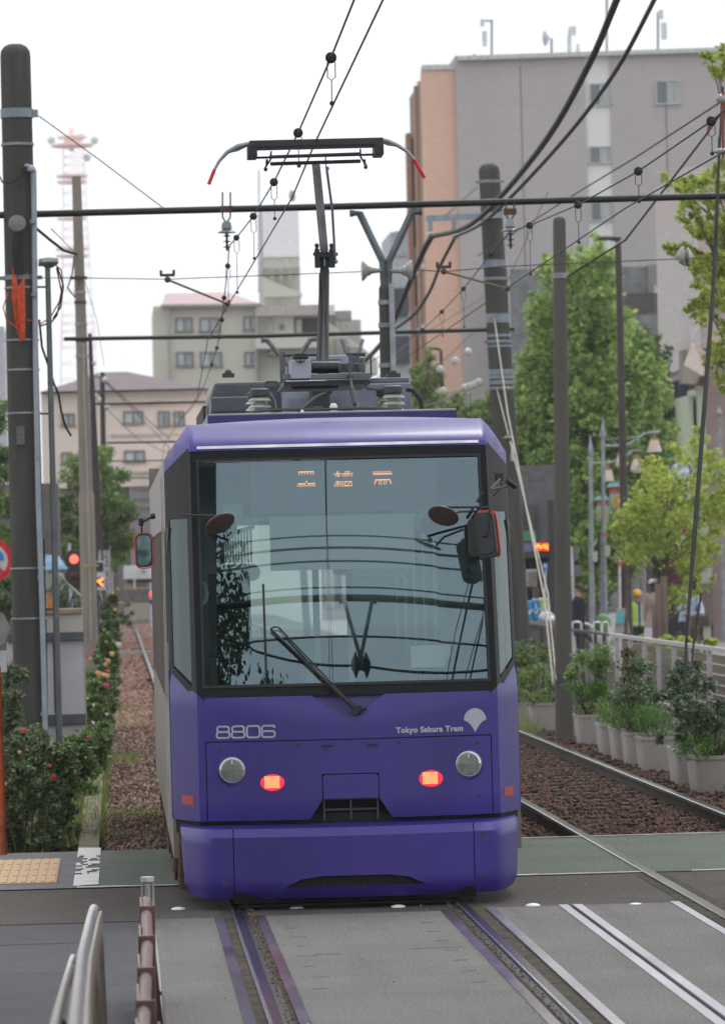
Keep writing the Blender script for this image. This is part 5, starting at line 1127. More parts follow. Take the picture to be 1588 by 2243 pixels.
B.blk('stairwell', 1420, 578, 1505, 680, M('stairwell_dark', (.24, .22, .21), .8), -4.3, .4)
B.blk('stair_door', 1434, 625, 1459, 686, M('pale_door', (.50, .51, .58), .4), -4.5, .2); B.blk('white_wall_panel', 1464, 570, 1502, 686, M('white_panel', (.85, .87, .90), .6), -4.6, .4)
st = B.blk('stone_balcony', 1384, 688, 1482, 735, stoneg, -6, 6); B.blk('stone_pier', 1420, 735, 1500, 1200, M('pier_grey', (.16, .16, .165), .9, var=.2), -3, 3)
g = MB(); p = at(1370, 645, Y - 6); q = at(1508, 645, Y - 6); z0 = at(1440, 688, Y - 6).z
g.bb(p.x, q.x, Y - 6, Y - 5.95, p.z - .02, p.z + .05)
for i in range(26): x = p.x + (q.x - p.x) * i / 25; g.bb(x - .045, x + .045, Y - 6, Y - 5.93, z0, p.z); 
B.S.part('balcony_railing', g, C['brown'], st)
g = MB(); g.tube([at(1489, 705, Y - 7), at(1492, 1000, Y - 7)], .09, 8); B.S.part('drain_pipe', g, M('pipe_light', (.36, .38, .42), .5))
# roof antennas, one thing each
def antenna(px, y0, y1, label, extra):
    Ya = Y + 2; S = Sub('roof_antenna', at(px, y1, Ya), label, 'antenna', 'antennas on the roof of the grey building'); g = MB(); g.tube([at(px, y1, Ya), at(px, y0, Ya)], .07, 6); S.part('mast', g, M('antenna_grey', (.32, .35, .38), .5))
    for (kind, x0, ya, x1, yb) in extra:
        g = MB(); a = at(x0, ya, Ya - .2); b = at(x1, yb, Ya - .2)
        if kind == 'box': g.bb(a.x, b.x, Ya - .3, Ya - .05, b.z, a.z); S.part('antenna_panel', g, M('antenna_white', (.62, .66, .66), .4), bevel=.03)
        elif kind == 'dish': c = (a + b) / 2; g.lathe([(.05, .1), ((a.z - b.z) / 2, -.08), ((a.z - b.z) / 2 + .03, -.12)], c, 20, (.9, -.4, 0)); S.part('dish', g, M('dish_grey', (.45, .48, .55), .4), smooth=50)
        else: g.tube([a, b], .06, 6); S.part('cross_arm', g, C['steel'])
antenna(1077, 42, 122, 'leftmost roof antenna, mast with two white panels on its left', [('bar', 1062, 44, 1077, 44), ('box', 1052, 40, 1061, 56), ('box', 1056, 66, 1067, 100)])
antenna(1208, 82, 117, 'small round dish antenna on the roof edge', [('dish', 1193, 66, 1204, 98)])
antenna(1247, 62, 112, 'thick double antenna mast right of the dish', [('box', 1246, 56, 1262, 76), ('box', 1242, 80, 1252, 110)])
antenna(1265, 95, 112, 'short stub antenna next to the double mast', [('box', 1263, 95, 1270, 111)])
antenna(1441, 25, 106, 'rightmost roof antenna with two white boxes', [('box', 1442, 20, 1453, 40), ('box', 1448, 48, 1461, 85)])
antenna(1329, -40, 114, 'thin lightning rod rising out of the top of the photo', [])
# greenish apartment block left of the pantograph
B = Bld('apartment_block', 450, 850, 250, 'greenish grey apartment block with a pale red roof, left behind the roof equipment'); Y = 250
gg = M('greenish_render', (.66, .65, .56), .85, var=.06, scale=.5); gp = M('pale_green_render', (.74, .74, .67), .85, var=.05)
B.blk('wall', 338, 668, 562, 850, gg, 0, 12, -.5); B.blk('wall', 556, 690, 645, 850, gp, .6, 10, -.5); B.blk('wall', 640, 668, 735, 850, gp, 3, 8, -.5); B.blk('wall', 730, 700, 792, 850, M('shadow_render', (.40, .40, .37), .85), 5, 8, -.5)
g = MB(); a = at(355, 668, Y - .4); b = at(565, 668, Y - .4); t = at(362, 640, Y + 3); u = at(500, 640, Y + 3); v = at(625, 660, Y + 3); zt = t.z; 
g.add([(a.x, Y - .4, a.z), (b.x, Y - .4, a.z), (v.x, Y + 8, a.z), (a.x, Y + 12, a.z), (t.x, Y + 4, zt), (u.x, Y + 4, zt)], [(0, 1, 5, 4), (1, 2, 5), (0, 4, 3), (4, 5, 2, 3), (0, 3, 2, 1)]); B.S.part('roof', g, M('faded_red_roof', (.52, .38, .40), .7, var=.1))
g = MB(); g.bar(at(352, 669, Y - .5), at(566, 667, Y - .5), .3, .14); g.tube([at(369, 672, Y - .3), at(372, 850, Y - .3)], .09, 6); g.tube([at(562, 680, Y - .3), at(562, 840, Y - .3)], .09, 6); B.S.part('gutter', g, M('gutter_pale', (.42, .42, .40), .6))
for (x0, y0, x1, y1) in ((384, 695, 422, 724), (437, 695, 481, 724), (386, 770, 424, 800), (438, 770, 486, 800), (533, 692, 563, 721), (535, 770, 564, 799)): B.win(x0, y0, x1, y1, fr=.10)
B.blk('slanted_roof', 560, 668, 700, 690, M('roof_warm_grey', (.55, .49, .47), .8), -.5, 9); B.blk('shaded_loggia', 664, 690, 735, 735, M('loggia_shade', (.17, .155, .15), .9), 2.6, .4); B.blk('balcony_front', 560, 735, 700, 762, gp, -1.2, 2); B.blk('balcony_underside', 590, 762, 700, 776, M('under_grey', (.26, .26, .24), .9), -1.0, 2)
for x0 in (588, 650): B.blk('door', x0, 700, x0 + 10, 728, winf, .5, .1)
B.blk('small_window', 612, 710, 622, 722, wing, .5, .1); B.blk('roof_hut', 735, 680, 770, 702, M('hut_grey', (.30, .30, .29), .8), 5, 4)
g = MB(); a = at(700, 690, Y + 2); g.prism([(0, 0), (3.2, -2.6), (3.2, -3.4), (0, -3.4)], 0, 3, o=(a.x, Y + 1.6, a.z)); B.S.part('sloped_wall', g, gg)
for (x0, y0, x1, y1) in ((700, 770, 720, 800), (735, 740, 760, 762), (765, 760, 788, 775)): B.blk('annex', x0, y0, x1, y1, M('annex_mix', (.42, .43, .42), .7, var=.25, scale=.4), 1, 2, -.5)
B = Bld('tower_block', 615, 640, 275, 'pale lift tower of a tall building behind the apartment block'); B.blk('shaft', 576, 560, 657, 640, M('tower_grey', (.58, .57, .52), .85), 0, 8, -.5)
B.blk('white_top', 575, 452, 655, 562, M('tower_white', (.93, .93, .96), .8, var=.05), -.1, 8.2); B.blk('band', 577, 586, 657, 602, M('tower_band', (.38, .37, .34), .9), -.15, .3)
for x0 in (592, 612, 632): B.blk('fin', x0, 588, x0 + 8, 640, M('tower_fin', (.42, .41, .37), .9), -.3, .3)
g = MB(); g.tube([at(567, 640, 275), at(567, 370, 275)], .05, 5); g.tube([at(573, 600, 275), at(573, 450, 275)], .1, 6); B.S.part('mast', g, M('mast_pale', (.5, .5, .5), .5)); g = MB(); g.ball(at(640, 428, 275), .25, 10, 6, (.8, .8, 1.5)); B.S.part('beacon', g, C['steel'], smooth=60)
g = MB(); a = at(577, 640, 274); b = at(660, 640, 274); g.prism([(0, 0), (.0, -1.2), (b.x - a.x, -1.2), (b.x - a.x, -1.0)], 0, 1, o=(a.x, 273, at(577, 610, 274).z)); B.S.part('stair_slope', g, gg)
# cream building with hipped slate roof
B = Bld('cream_building', 300, 1060, 200, 'cream building with a hipped purple-brown roof, left of the tram'); Y = 200
crm = M('cream_render', (.80, .69, .62), .85, var=.05, scale=.6)
B.blk('wall', 92, 858, 452, 1066, crm, 0, 14); B.blk('ground_storey', 96, 1066, 285, 1260, M('brown_base', (.15, .125, .11), .85, var=.25), .3, 12, -.5); B.blk('shutter_wall', 285, 1060, 350, 1245, M('lavender_shutter', (.30, .29, .32), .6, var=.05), .1, 12)
g = MB(); a = at(88, 858, Y - .6); b = at(458, 852, Y - .6); t = at(225, 815, Y + 6); u = at(278, 812, Y + 6)
g.add([(a.x, Y - .6, a.z), (b.x, Y - .6, a.z), (b.x, Y + 14, a.z), (a.x, Y + 14, a.z), (t.x, Y + 6, t.z), (u.x, Y + 6, t.z)], [(0, 1, 5, 4), (1, 2, 5), (2, 3, 4, 5), (3, 0, 4), (0, 3, 2, 1)]); B.S.part('roof', g, M('slate_roof', (.155, .125, .14), .75, var=.12, scale=1, stretch=(1, .2, 6)))
B.blk('cornice', 240, 874, 455, 884, M('cornice_pale', (.62, .52, .46), .8), -.25, .3)
for (x0, y0, x1, y1) in ((134, 905, 164, 930), (270, 900, 314, 926), (346, 900, 372, 932), (134, 990, 158, 1015), (272, 986, 318, 1009), (368, 985, 395, 1009), (380, 900, 405, 930)): B.win(x0, y0, x1, y1, fr=.09)
for y in (948, 1030): B.blk('string_course', 242, y, 452, y + 5, M('cornice_pale', (.62, .52, .46), .8), -.12, .2)
g = MB()
for k, y in enumerate((1070, 1092, 1112, 1134)): a = at(290, y, Y); b = at(345, y, Y); g.bb(a.x, b.x, Y, Y + .12, a.z - .05, a.z)
B.S.part('shutter_rail', g, M('rail_shade', (.22, .21, .23), .6))
B = Bld('far_building', 5, 850, 320, 'pale far building at the very left edge'); B.blk('wall', -60, 715, 14, 1200, M('far_pale', (.50, .52, .56), .9), 0, 10, -.5)
B = Bld('grey_annex', 880, 850, 240, 'pale grey building with dark blue balconies left of the orange wing'); B.blk('wall', 860, 507, 905, 900, M('annex_grey', (.50, .53, .57), .8), 0, 8, -.5)
for y0 in (630, 735): B.blk('blue_balcony', 862, y0, 897, y0 + 60, M('navy_panel', (.055, .065, .095), .6), -.5, .5)
B.blk('upper_wall', 866, 505, 897, 560, M('annex_pale', (.45, .46, .48), .8), -.1, 1)
# low buildings that close the view behind the tram
B = Bld('low_building', 500, 1000, 190, 'low pale building hidden behind the tram, just left of it'); B.blk('wall', 352, 1010, 700, 1240, crm, 6, 8, -.5)
# red and white radio tower
TYY = 650; S = Sub('radio_tower', at(162, 1180, TYY), 'faint red and white lattice radio tower on the far left', 'radio tower')
redp = M('hazed_signal_red', (1.0, .74, .72), .8, var=.05); whp = M('hazed_signal_white', (.97, .95, .95), .8, var=.05)  # haze and glare of the distance are put into both paint colours
def lat(y0, y1, w0, w1, mat, name):
    g = MB(); n = 4; zs_ = [y0 + (y1 - y0) * i / n for i in range(n + 1)]
    for i in range(n + 1):
        y = zs_[i]; w_ = w0 + (w1 - w0) * i / n; c = at(160 + (y - 300) * .025, y, TYY); h = w_ / 2 / ppm(TYY); P = [c + Vector((sx * h, sy * h, 0)) for sx, sy in ((-1, -1), (1, -1), (1, 1), (-1, 1))]
        if i:
            for k in range(4): g.tube([Q[k], P[k]], .06, 4); g.tube([Q[k], P[(k + 1) % 4]], .035, 3); g.tube([P[k], P[(k + 1) % 4]], .035, 3)
        Q = P
    S.part(name, g, mat)
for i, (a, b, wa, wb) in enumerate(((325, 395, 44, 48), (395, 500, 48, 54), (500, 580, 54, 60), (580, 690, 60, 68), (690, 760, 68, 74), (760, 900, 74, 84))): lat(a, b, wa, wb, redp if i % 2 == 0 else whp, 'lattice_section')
g = MB()
for y, w_ in ((300, 66), (318, 92), (385, 70), (398, 66), (478, 66), (545, 72), (560, 70)): c = at(158, y, TYY); g.lathe([(w_ / 2 / ppm(TYY), -.15), (w_ / 2 / ppm(TYY), .15)], c, 12)
g.tube([at(156, 280, TYY), at(157, 330, TYY)], .35, 5); g.box(at(158, 308, TYY), (2.4, 2, 1.6)); S.part('platform', g, redp)
for k, (px, py) in enumerate(((112, 307), (206, 307), (176, 300), (190, 345))): g = MB(); g.lathe([(.05, .1), (.55, 0), (.55, .3), (.1, .4)], at(px, py, TYY), 12, (.3, -1, 0)); S.part('dish', g, M('far_dish', (.6, .65, .68), .6))
# right-hand cream building with the arch
B = Bld('corner_building', 1560, 1300, 132, 'cream and pinkish corner building with an arched niche at the right edge'); Y = 132
B.blk('upper_wall', 1508, 362, 1700, 760, M('pinkish_white', (.60, .52, .51), .85, var=.04), 4, 8); B.blk('white_pilaster', 1511, 480, 1532, 800, M('offwhite_wall', (.58, .54, .53), .85), 3.5, 8)
B.blk('pink_wall', 1548, 800, 1700, 1420, M('pink_brown_tile', (.34, .26, .245), .85, var=.1, scale=2), 0, 8, -.5)
grw = M('pale_green_render2', (.50, .56, .43), .85, var=.05)
B.blk('green_pier', 1534, 850, 1551, 1420, grw, -.3, 4, -.5); B.blk('green_pier', 1511, 865, 1521, 1150, grw, -.1, 4, -.5); B.blk('niche', 1520, 885, 1536, 975, M('niche_grey', (.20, .18, .165), .9), .4, 2); B.blk('green_panel', 1520, 975, 1536, 1100, grw, -.05, 2)
g = MB(); c = at(1520, 880, Y - .1); P = []
for i in range(9): t = i / 8 * math.pi / 2; P.append((.30 * math.sin(t) * 1.0, .52 * math.cos(t)))
g.prism([(0, .6)] + P[::1] + [(.32, .6)], 0, .4, o=(c.x, Y - .1, at(1520, 910, Y).z)); B.S.part('arch_corner', g, grw)
g = MB(); a = at(1512, 750, Y - 1.2)
g.add([at(1516, 752, Y - 1), at(1548, 775, Y - 1), at(1548, 822, Y - 1.2), at(1533, 822, Y - 2), at(1500, 800, Y - 1.5), at(1498, 838, Y - 1.2), at(1524, 842, Y - 1.6)], [(0, 1, 2, 3), (0, 3, 6, 4), (4, 6, 5)]); B.S.part('stone_awning', g, M('awning_stone', (.48, .40, .35), .8, var=.1), solid=.12)
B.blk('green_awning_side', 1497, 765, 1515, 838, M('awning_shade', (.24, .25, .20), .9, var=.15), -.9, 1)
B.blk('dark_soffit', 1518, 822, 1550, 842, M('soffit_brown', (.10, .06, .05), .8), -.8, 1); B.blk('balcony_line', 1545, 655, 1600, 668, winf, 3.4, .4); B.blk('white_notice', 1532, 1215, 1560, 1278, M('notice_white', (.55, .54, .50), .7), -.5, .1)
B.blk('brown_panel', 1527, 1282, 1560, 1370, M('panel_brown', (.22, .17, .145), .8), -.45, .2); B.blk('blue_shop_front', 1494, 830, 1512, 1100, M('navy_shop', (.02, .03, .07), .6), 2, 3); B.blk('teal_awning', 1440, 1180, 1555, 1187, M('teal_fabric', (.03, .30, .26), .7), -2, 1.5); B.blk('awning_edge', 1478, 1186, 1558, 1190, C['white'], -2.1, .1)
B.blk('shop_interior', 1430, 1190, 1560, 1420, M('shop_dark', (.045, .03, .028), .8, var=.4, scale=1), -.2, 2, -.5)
g = MB(); g.box(at(1486, 1250, Y - 1), (.55, .1, 1.0)); B.S.part('maroon_banner', g, M('maroon', (.12, .015, .03), .7)); g = MB(); g.box(at(1495, 1150, Y - 1), (.28, .1, .6)); B.S.part('magenta_banner', g, M('magenta', (.25, .01, .08), .7))
g = MB(); g.tube([at(1577, 905, Y - 3), at(1586, 1400, Y - 3)], .05, 6); g.lathe([(.02, .3), (.09, .1), (.02, -.1)], at(1576, 912, Y - 3), 6); g.tube([at(1572, 950, Y - 3), at(1574, 1000, Y - 3)], .08, 6); o = B.S.part('spear_post', g, C['steel'])
# ================================================================== TREES AND PLANTS
bark = M('bark', (.13, .105, .08), .95, var=.35, scale=6, bump=.6); barkd = M('dark_bark', (.05, .04, .03), .95, var=.3)
lf_g = leafmat('ginkgo_green', (.25, .40, .12), (.46, .58, .20), .45, .4); lf_y = leafmat('ginkgo_yellow_green', (.34, .45, .10), (.60, .66, .17), .35, .4)
lf_d = leafmat('dark_leaf', (.10, .16, .075), (.18, .25, .12)); lf_m = leafmat('mid_green_leaf', (.17, .27, .09), (.26, .36, .12), .35, .3); lf_b = leafmat('bluish_leaf', (.07, .12, .06), (.16, .21, .13), .5, .15)
def inpoly(x, y, P):
    c = False; j = len(P) - 1
    for i in range(len(P)):
        if (P[i][1] > y) != (P[j][1] > y) and x < (P[j][0] - P[i][0]) * (y - P[i][1]) / (P[j][1] - P[i][1]) + P[i][0]: c = not c
        j = i
    return c
def tree(name, label, Y, poly, ncl, rpx, leaf, per, mat, base, trunk_top, tw=.25, depth=1.6, seed=1, cat='tree', group=None, bk=None, zb=-.5, jag=.5, extra=None):
    r = random.Random(seed); xs_ = [p[0] for p in poly]; ys_ = [p[1] for p in poly]; cxm = sum(xs_) / len(xs_)
    b = at(base[0], base[1], Y); S = Sub(name, (b.x, Y, zb), label, cat, group); cents = []; rad = []; k = 0
    while len(cents) < ncl and k < ncl * 60:
        k += 1; x = r.uniform(min(xs_), max(xs_)); y = r.uniform(min(ys_), max(ys_))
        if not inpoly(x, y, poly): continue
        half = max(12, min(abs(x - min(xs_)), abs(max(xs_) - x))) / ppm(Y)
        yy = Y + r.uniform(-1, 1) * min(depth, half * 1.3 + .2)
        c = at(x, y, Y); cents.append(Vector((c.x * 1, yy, c.z))); rad.append(rpx / ppm(Y) * r.uniform(1 - jag, 1 + jag))
    cc_ = np.array([tuple(c - S.l) for c in cents]); P = sprays(cc_, rad, per, seed, (cc_[:, 0].mean(), 0)) if name in ('ginkgo_tree', 'street_tree', 'conifer') else clumps(cc_, rad, per, seed)
    leaves('crown', P, leaf, mat, S.o, seed)
    t = at(trunk_top[0], trunk_top[1], Y); g = MB(); g.tube([(b.x, Y, zb), (b.x * .7 + t.x * .3, Y + .03, zb + (t.z - zb) * .35), (t.x, Y, t.z)], [tw, tw * .7, tw * .15], 8)
    for i in range(0, min(len(cents), 40)):
        c = cents[i]; k_ = max(.15, min(.85, (c.z - zb) / (t.z - zb) * .75)); o_ = Vector((b.x, Y, zb)).lerp(Vector((t.x, Y, t.z)), k_); m_ = o_.lerp(c, .5) + Vector((0, 0, -.08)); g.tube([o_, m_, c], [tw * .28, tw * .16, tw * .05], 5)
    S.part('trunk', g, bk or bark, smooth=60); return S
tree('ginkgo_tree', 'large bright green ginkgo tree in front of the grey building, right of the thick pole', 118,
 [(1185, 560), (1205, 600), (1228, 560), (1262, 590), (1300, 530), (1325, 600), (1342, 700), (1400, 730), (1440, 840), (1455, 930), (1480, 1010), (1470, 1100), (1450, 1180), (1380, 1250), (1300, 1290), (1240, 1290), (1170, 1230), (1135, 1130), (1125, 1000), (1150, 870), (1140, 820), (1175, 760), (1160, 680), (1200, 660), (1190, 600)],
 1250, 20, .17, 62, lf_g, (1290, 1380), (1290, 620), .22, 2.4, 11)
tree('ginkgo_tree', 'dark green tree partly hidden behind the right side of the large ginkgo', 136, [(1395, 720), (1440, 760), (1470, 850), (1490, 960), (1500, 1060), (1495, 1180), (1440, 1230), (1380, 1220), (1370, 900)], 240, 19, .16, 85, leafmat('mid_dark_leaf', (.12, .20, .08), (.20, .28, .11)), (1440, 1380), (1440, 800), .2, 2.0, 12)
tree('ginkgo_tree', 'shaded dark green tree low behind the plain post', 130, [(1125, 1010), (1180, 1060), (1250, 1120), (1330, 1150), (1345, 1330), (1260, 1350), (1225, 1220), (1150, 1190), (1120, 1130)], 110, 26, .16, 140, lf_d, (1270, 1390), (1270, 1150), .2, 1.5, 13)
tree('conifer', 'small pointed tree in front of the orange wall', 150, [(935, 775), (955, 820), (968, 880), (965, 950), (925, 960), (900, 900), (905, 830)], 40, 16, .12, 160, lf_m, (940, 1000), (935, 800), .1, 1.0, 14)
tree('leafy_tree', 'small green tree behind the thick right pole above the tram roof', 140, [(990, 860), (1020, 835), (1060, 850), (1100, 860), (1110, 1000), (1000, 960), (970, 900)], 50, 18, .12, 150, lf_m, (1030, 1010), (1030, 860), .1, 1.2, 15)
tree('street_tree', 'young yellow-green ginkgo with bare lower branches in front of the corner building', 84,
 [(1395, 1035), (1440, 1000), (1470, 1020), (1500, 945), (1545, 960), (1590, 1060), (1600, 1170), (1555, 1200), (1560, 1280), (1500, 1330), (1440, 1300), (1480, 1240), (1440, 1200), (1390, 1250), (1355, 1220), (1350, 1150), (1385, 1110)], 230, 13, .09, 50, lf_y, (1455, 1392), (1462, 1050), .06, 1.3, 16)
tree('street_tree', 'thin young tree with sparse green leaves left of the yellow-green one', 88, [(1360, 1130), (1390, 1080), (1420, 1100), (1430, 1180), (1400, 1250), (1370, 1230)], 44, 16, .08, 85, lf_g, (1364, 1392), (1385, 1100), .05, .8, 17)
S = tree('ginkgo_tree', 'ginkgo branches with yellow-green leaves reaching in from the right edge, up high', 62,
 [(1588, 350), (1570, 345), (1555, 380), (1470, 400), (1455, 395), (1480, 430), (1500, 455), (1480, 470), (1525, 500), (1540, 540), (1450, 540), (1490, 570), (1510, 600), (1540, 620), (1560, 650), (1500, 650), (1495, 675), (1560, 700), (1590, 730), (1560, 760), (1540, 800), (1560, 820), (1588, 860), (1640, 860), (1640, 340)], 300, 11, .075, 48, lf_y, (1690, 1400), (1650, 300), .14, 1.0, 18)
g = MB()
for (a, b, c) in (((1660, 560), (1590, 500), (1480, 405)), ((1660, 600), (1580, 560), (1455, 540)), ((1660, 700), (1590, 670), (1505, 655)), ((1660, 820), (1600, 790), (1545, 800)), ((1650, 420), (1610, 380), (1575, 350))): g.tube([at(*a, 62), at(*b, 62), at(*c, 62)], [.04, .025, .006], 6)
S.part('limb', g, bark, smooth=60)
tree('ginkgo_tree', 'tuft of ginkgo leaves at the top right corner', 62, [(1555, 110), (1590, 105), (1640, 110), (1640, 200), (1585, 195), (1565, 150)], 16, 14, .075, 75, lf_y, (1700, 1400), (1640, 130), .12, .5, 19)
tree('leafy_tree', 'tall green tree cut by the left edge of the photo', 92, [(-60, 850), (-10, 855), (8, 900), (22, 1000), (28, 1150), (25, 1300), (-60, 1320)], 60, 22, .12, 140, lf_m, (-30, 1400), (-30, 900), .2, 1.5, 20)
tree('leafy_tree', 'dense green tree behind the tan pole and the red signal', 128, [(165, 1000), (200, 990), (240, 985), (262, 1010), (275, 1060), (285, 1120), (290, 1180), (272, 1230), (200, 1250), (125, 1240), (118, 1140), (130, 1080), (150, 1030)], 110, 22, .13, 150, lf_m, (205, 1330), (205, 1020), .18, 2.0, 21)
tree('hedge_plant', 'dark clipped shrub at the left edge under the tree', 70, [(-20, 1275), (15, 1270), (30, 1300), (28, 1345), (-20, 1350)], 20, 14, .09, 110, lf_d, (5, 1400), (5, 1290), .06, .6, 22, cat='shrub')
tree('street_tree', 'sparse shrub line behind the far signals', 110, [(120, 1290), (200, 1285), (230, 1310), (228, 1345), (120, 1340)], 30, 14, .11, 90, lf_d, (170, 1400), (170, 1300), .05, 1, 23, cat='shrub')
# rose bushes along the left of the line
rosec = [M('rose_pink', (.75, .10, .16), .5, var=.2), M('rose_peach', (.85, .42, .20), .5, var=.2), M('rose_red', (.62, .02, .03), .5), M('rose_magenta', (.62, .05, .24), .5), M('rose_white', (.7, .66, .58), .5), M('rose_yellow', (.65, .5, .06), .5)]
lf_r = leafmat('rose_leaf', (.10, .17, .055), (.20, .27, .09), .6, .25); lf_rd = leafmat('rose_leaf_dark', (.10, .145, .065), (.22, .26, .13), .7, .25)
def bush(px0, px1, py0, Y, label, flowers, seed, mat, ncl=34, leaf=.055, zb=-.3, per=130, hang=None, dep=.35, cat='rose bush', name='rose_bush', stem=True, rp=.10):
    r = random.Random(seed); a = at(px0, 1500, Y); b = at(px1, 1500, Y); zt = at((px0 + px1) / 2, py0, Y).z; S = Sub(name, ((a.x + b.x) / 2, Y, zb), label, cat, 'rose bushes along the track' if name == 'rose_bush' else None)
    cents = []
    for i in range(ncl):
        u = r.random(); v = r.random() ** .8; top = zb + (zt - zb) * (1 - .55 * abs(2 * u - 1) ** 2.2 * r.random()); cents.append((a.x + (b.x - a.x) * u - S.l.x, r.uniform(-dep, dep), (top - zb) * v))
    P = clumps(np.array(cents), [rp * r.uniform(.6, 1.3) for _ in cents], per, seed, .5, .9); leaves('foliage', P, leaf, mat, S.o, seed)
    if stem:
        g = MB()
        for c in cents[:22]: g.tube([(c[0] * .3, c[1] * .3, 0), (c[0] * .75, c[1] * .7, c[2] * .5), (c[0] + r.uniform(-.08, .08), c[1], c[2] + r.uniform(.0, .16))], [.008, .006, .003], 5)
        g.build('stem', M('green_stem', (.09, .11, .045), .8), S.o)
    for (px, py, k, rr) in flowers:
        c = at(px, py, Y - dep - .05) - S.l; g = MB(); rr = rr / ppm(Y)
        for j in range(11):
            t = j * 2.4; q = rr * (.25 + .075 * j); d = Vector((math.cos(t), -.6, math.sin(t) * .9)).normalized(); g.ball(c + Vector((math.cos(t) * q * .8, -rr * .2 + q * .25, math.sin(t) * q * .75)), rr * .42, 7, 4, (1, .5, .8))
        g.build('blossom', rosec[k], S.o, smooth=60)
    return S
bush(-10, 110, 1640, 36, 'nearest rose bush at the bottom left, with a deep red rose', [(52, 1601, 0, 7), (118, 1703, 2, 7), (110, 1678, 0, 4), (43, 1648, 1, 5), (12, 1718, 1, 4)], 31, lf_rd, 44, per=95)
bush(90, 160, 1650, 37, 'dark rose bush with bare lower stems, left of the ballast', [(165, 1690, 1, 3), (188, 1660, 4, 3)], 32, lf_rd, 30, per=110)
bush(-20, 60, 1700, 38.5, 'rose bush right behind the rusty orange post', [(30, 1690, 1, 4)], 33, lf_rd, 30, per=110)
bush(135, 200, 1610, 43, 'rose bush in front of the cabinet with one pink bud', [(194, 1616, 3, 5), (205, 1585, 4, 3)], 34, lf_r, 34)
bush(20, 110, 1600, 44, 'rose bush at the foot of the thick left pole', [(58, 1642, 1, 3)], 35, lf_rd, 34)
bush(188, 232, 1490, 52, 'rose bush with pink and peach clusters at the corner of the cabinet', [(215, 1475, 1, 7), (226, 1478, 1, 6), (234, 1480, 1, 6), (233, 1502, 3, 7), (205, 1545, 4, 4), (192, 1530, 4, 3)], 36, lf_r, 40, zb=-.2)
bush(190, 232, 1540, 48, 'green rose bush low beside the ballast', [(234, 1565, 4, 4), (203, 1582, 4, 3)], 37, lf_r, 34)
bush(192, 246, 1440, 60, 'rose bush with big peach flowers in front of the tan pole', [(245, 1432, 1, 6), (237, 1448, 1, 6), (232, 1455, 1, 5), (190, 1436, 3, 4), (198, 1443, 1, 4), (205, 1428, 2, 3), (236, 1470, 0, 4)], 38, lf_r, 36, zb=0)
bush(218, 256, 1390, 72, 'rose bush with white blossoms further along the line', [(232, 1405, 4, 4), (260, 1412, 4, 7), (228, 1380, 5, 3)], 39, lf_r, 34, leaf=.065)
bush(224, 258, 1330, 84, 'far rose bush with small yellow flowers', [(252, 1335, 5, 4), (247, 1300, 5, 3), (262, 1320, 1, 3), (258, 1290, 5, 3)], 40, lf_rd, 30, leaf=.07)
bush(228, 262, 1305, 100, 'farthest rose bush next to the arrow signal', [(268, 1320, 4, 2)], 41, lf_rd, 30, leaf=.08, zb=0)
bush(8, 42, 1460, 47.5, 'ivy growing on the fence behind the rusty post', [], 42, lf_rd, 40, cat='ivy', name='ivy', rp=.10)
# weeds
def grass(name, x0, x1, y0, y1, n, h, mat, label, seed, z=-.12, kind='stuff'):
    r = np.random.default_rng(seed); x = r.uniform(x0, x1, n); y = r.uniform(y0, y1, n); hh = h * r.uniform(.3, 1.2, n); a = r.uniform(0, 6.28, n); w_ = .006 * r.uniform(.7, 1.6, n); lx = r.normal(0, .3, n) * hh; ly = r.normal(0, .3, n) * hh
    A = np.stack([x - np.cos(a) * w_, y - np.sin(a) * w_, np.full(n, z)], 1); B_ = np.stack([x + np.cos(a) * w_, y + np.sin(a) * w_, np.full(n, z)], 1); T = np.stack([x + lx, y + ly, z + hh], 1)
    vs = np.stack([A, B_, T], 1).reshape(-1, 3); fs = np.arange(n * 3).reshape(-1, 3); o = np_mesh(name, vs, fs, mat); tag(o, label, 'grass', kind=kind); return o
gm = leafmat('grass_blade', (.16, .22, .06), (.28, .32, .10), .4, .3)
grass('grass', -.75, -.12, 36, 62, 6500, .13, gm, 'tufts of grass between the rose bushes and the ballast on the left', 51)
grass('grass', -.1, .5, 36.4, 37.3, 160, .05, gm, 'low green weeds growing in the ballast left of the tram', 52, -.10); grass('grass', -.1, .45, 39.4, 40.6, 200, .06, gm, 'second patch of weeds in the ballast left of the tram', 53, -.10); grass('grass', -.1, .25, 50, 53, 260, .07, gm, 'grassy patch across the ballast further along', 54, -.10); grass('grass', -.1, .35, 62, 72, 700, .08, gm, 'pale grass beside the far left rail', 55, -.12)
grass('grass', 5.05, 5.30, 55.5, 62, 800, .26, leafmat('pale_grass', (.22, .27, .11), (.34, .38, .18), .3, .3), 'tall pale grass in front of the far planters', 56, -.15)
ck = MB(); ck.bb(-.33, -.17, 33.6, 60, -.5, -.06); tag(ck.build('kerb_stone', M('mossy_kerb', (.16, .14, .10), .95, var=.4, scale=6, bump=.6)), 'mossy concrete kerb along the left of the ballast', 'kerb')
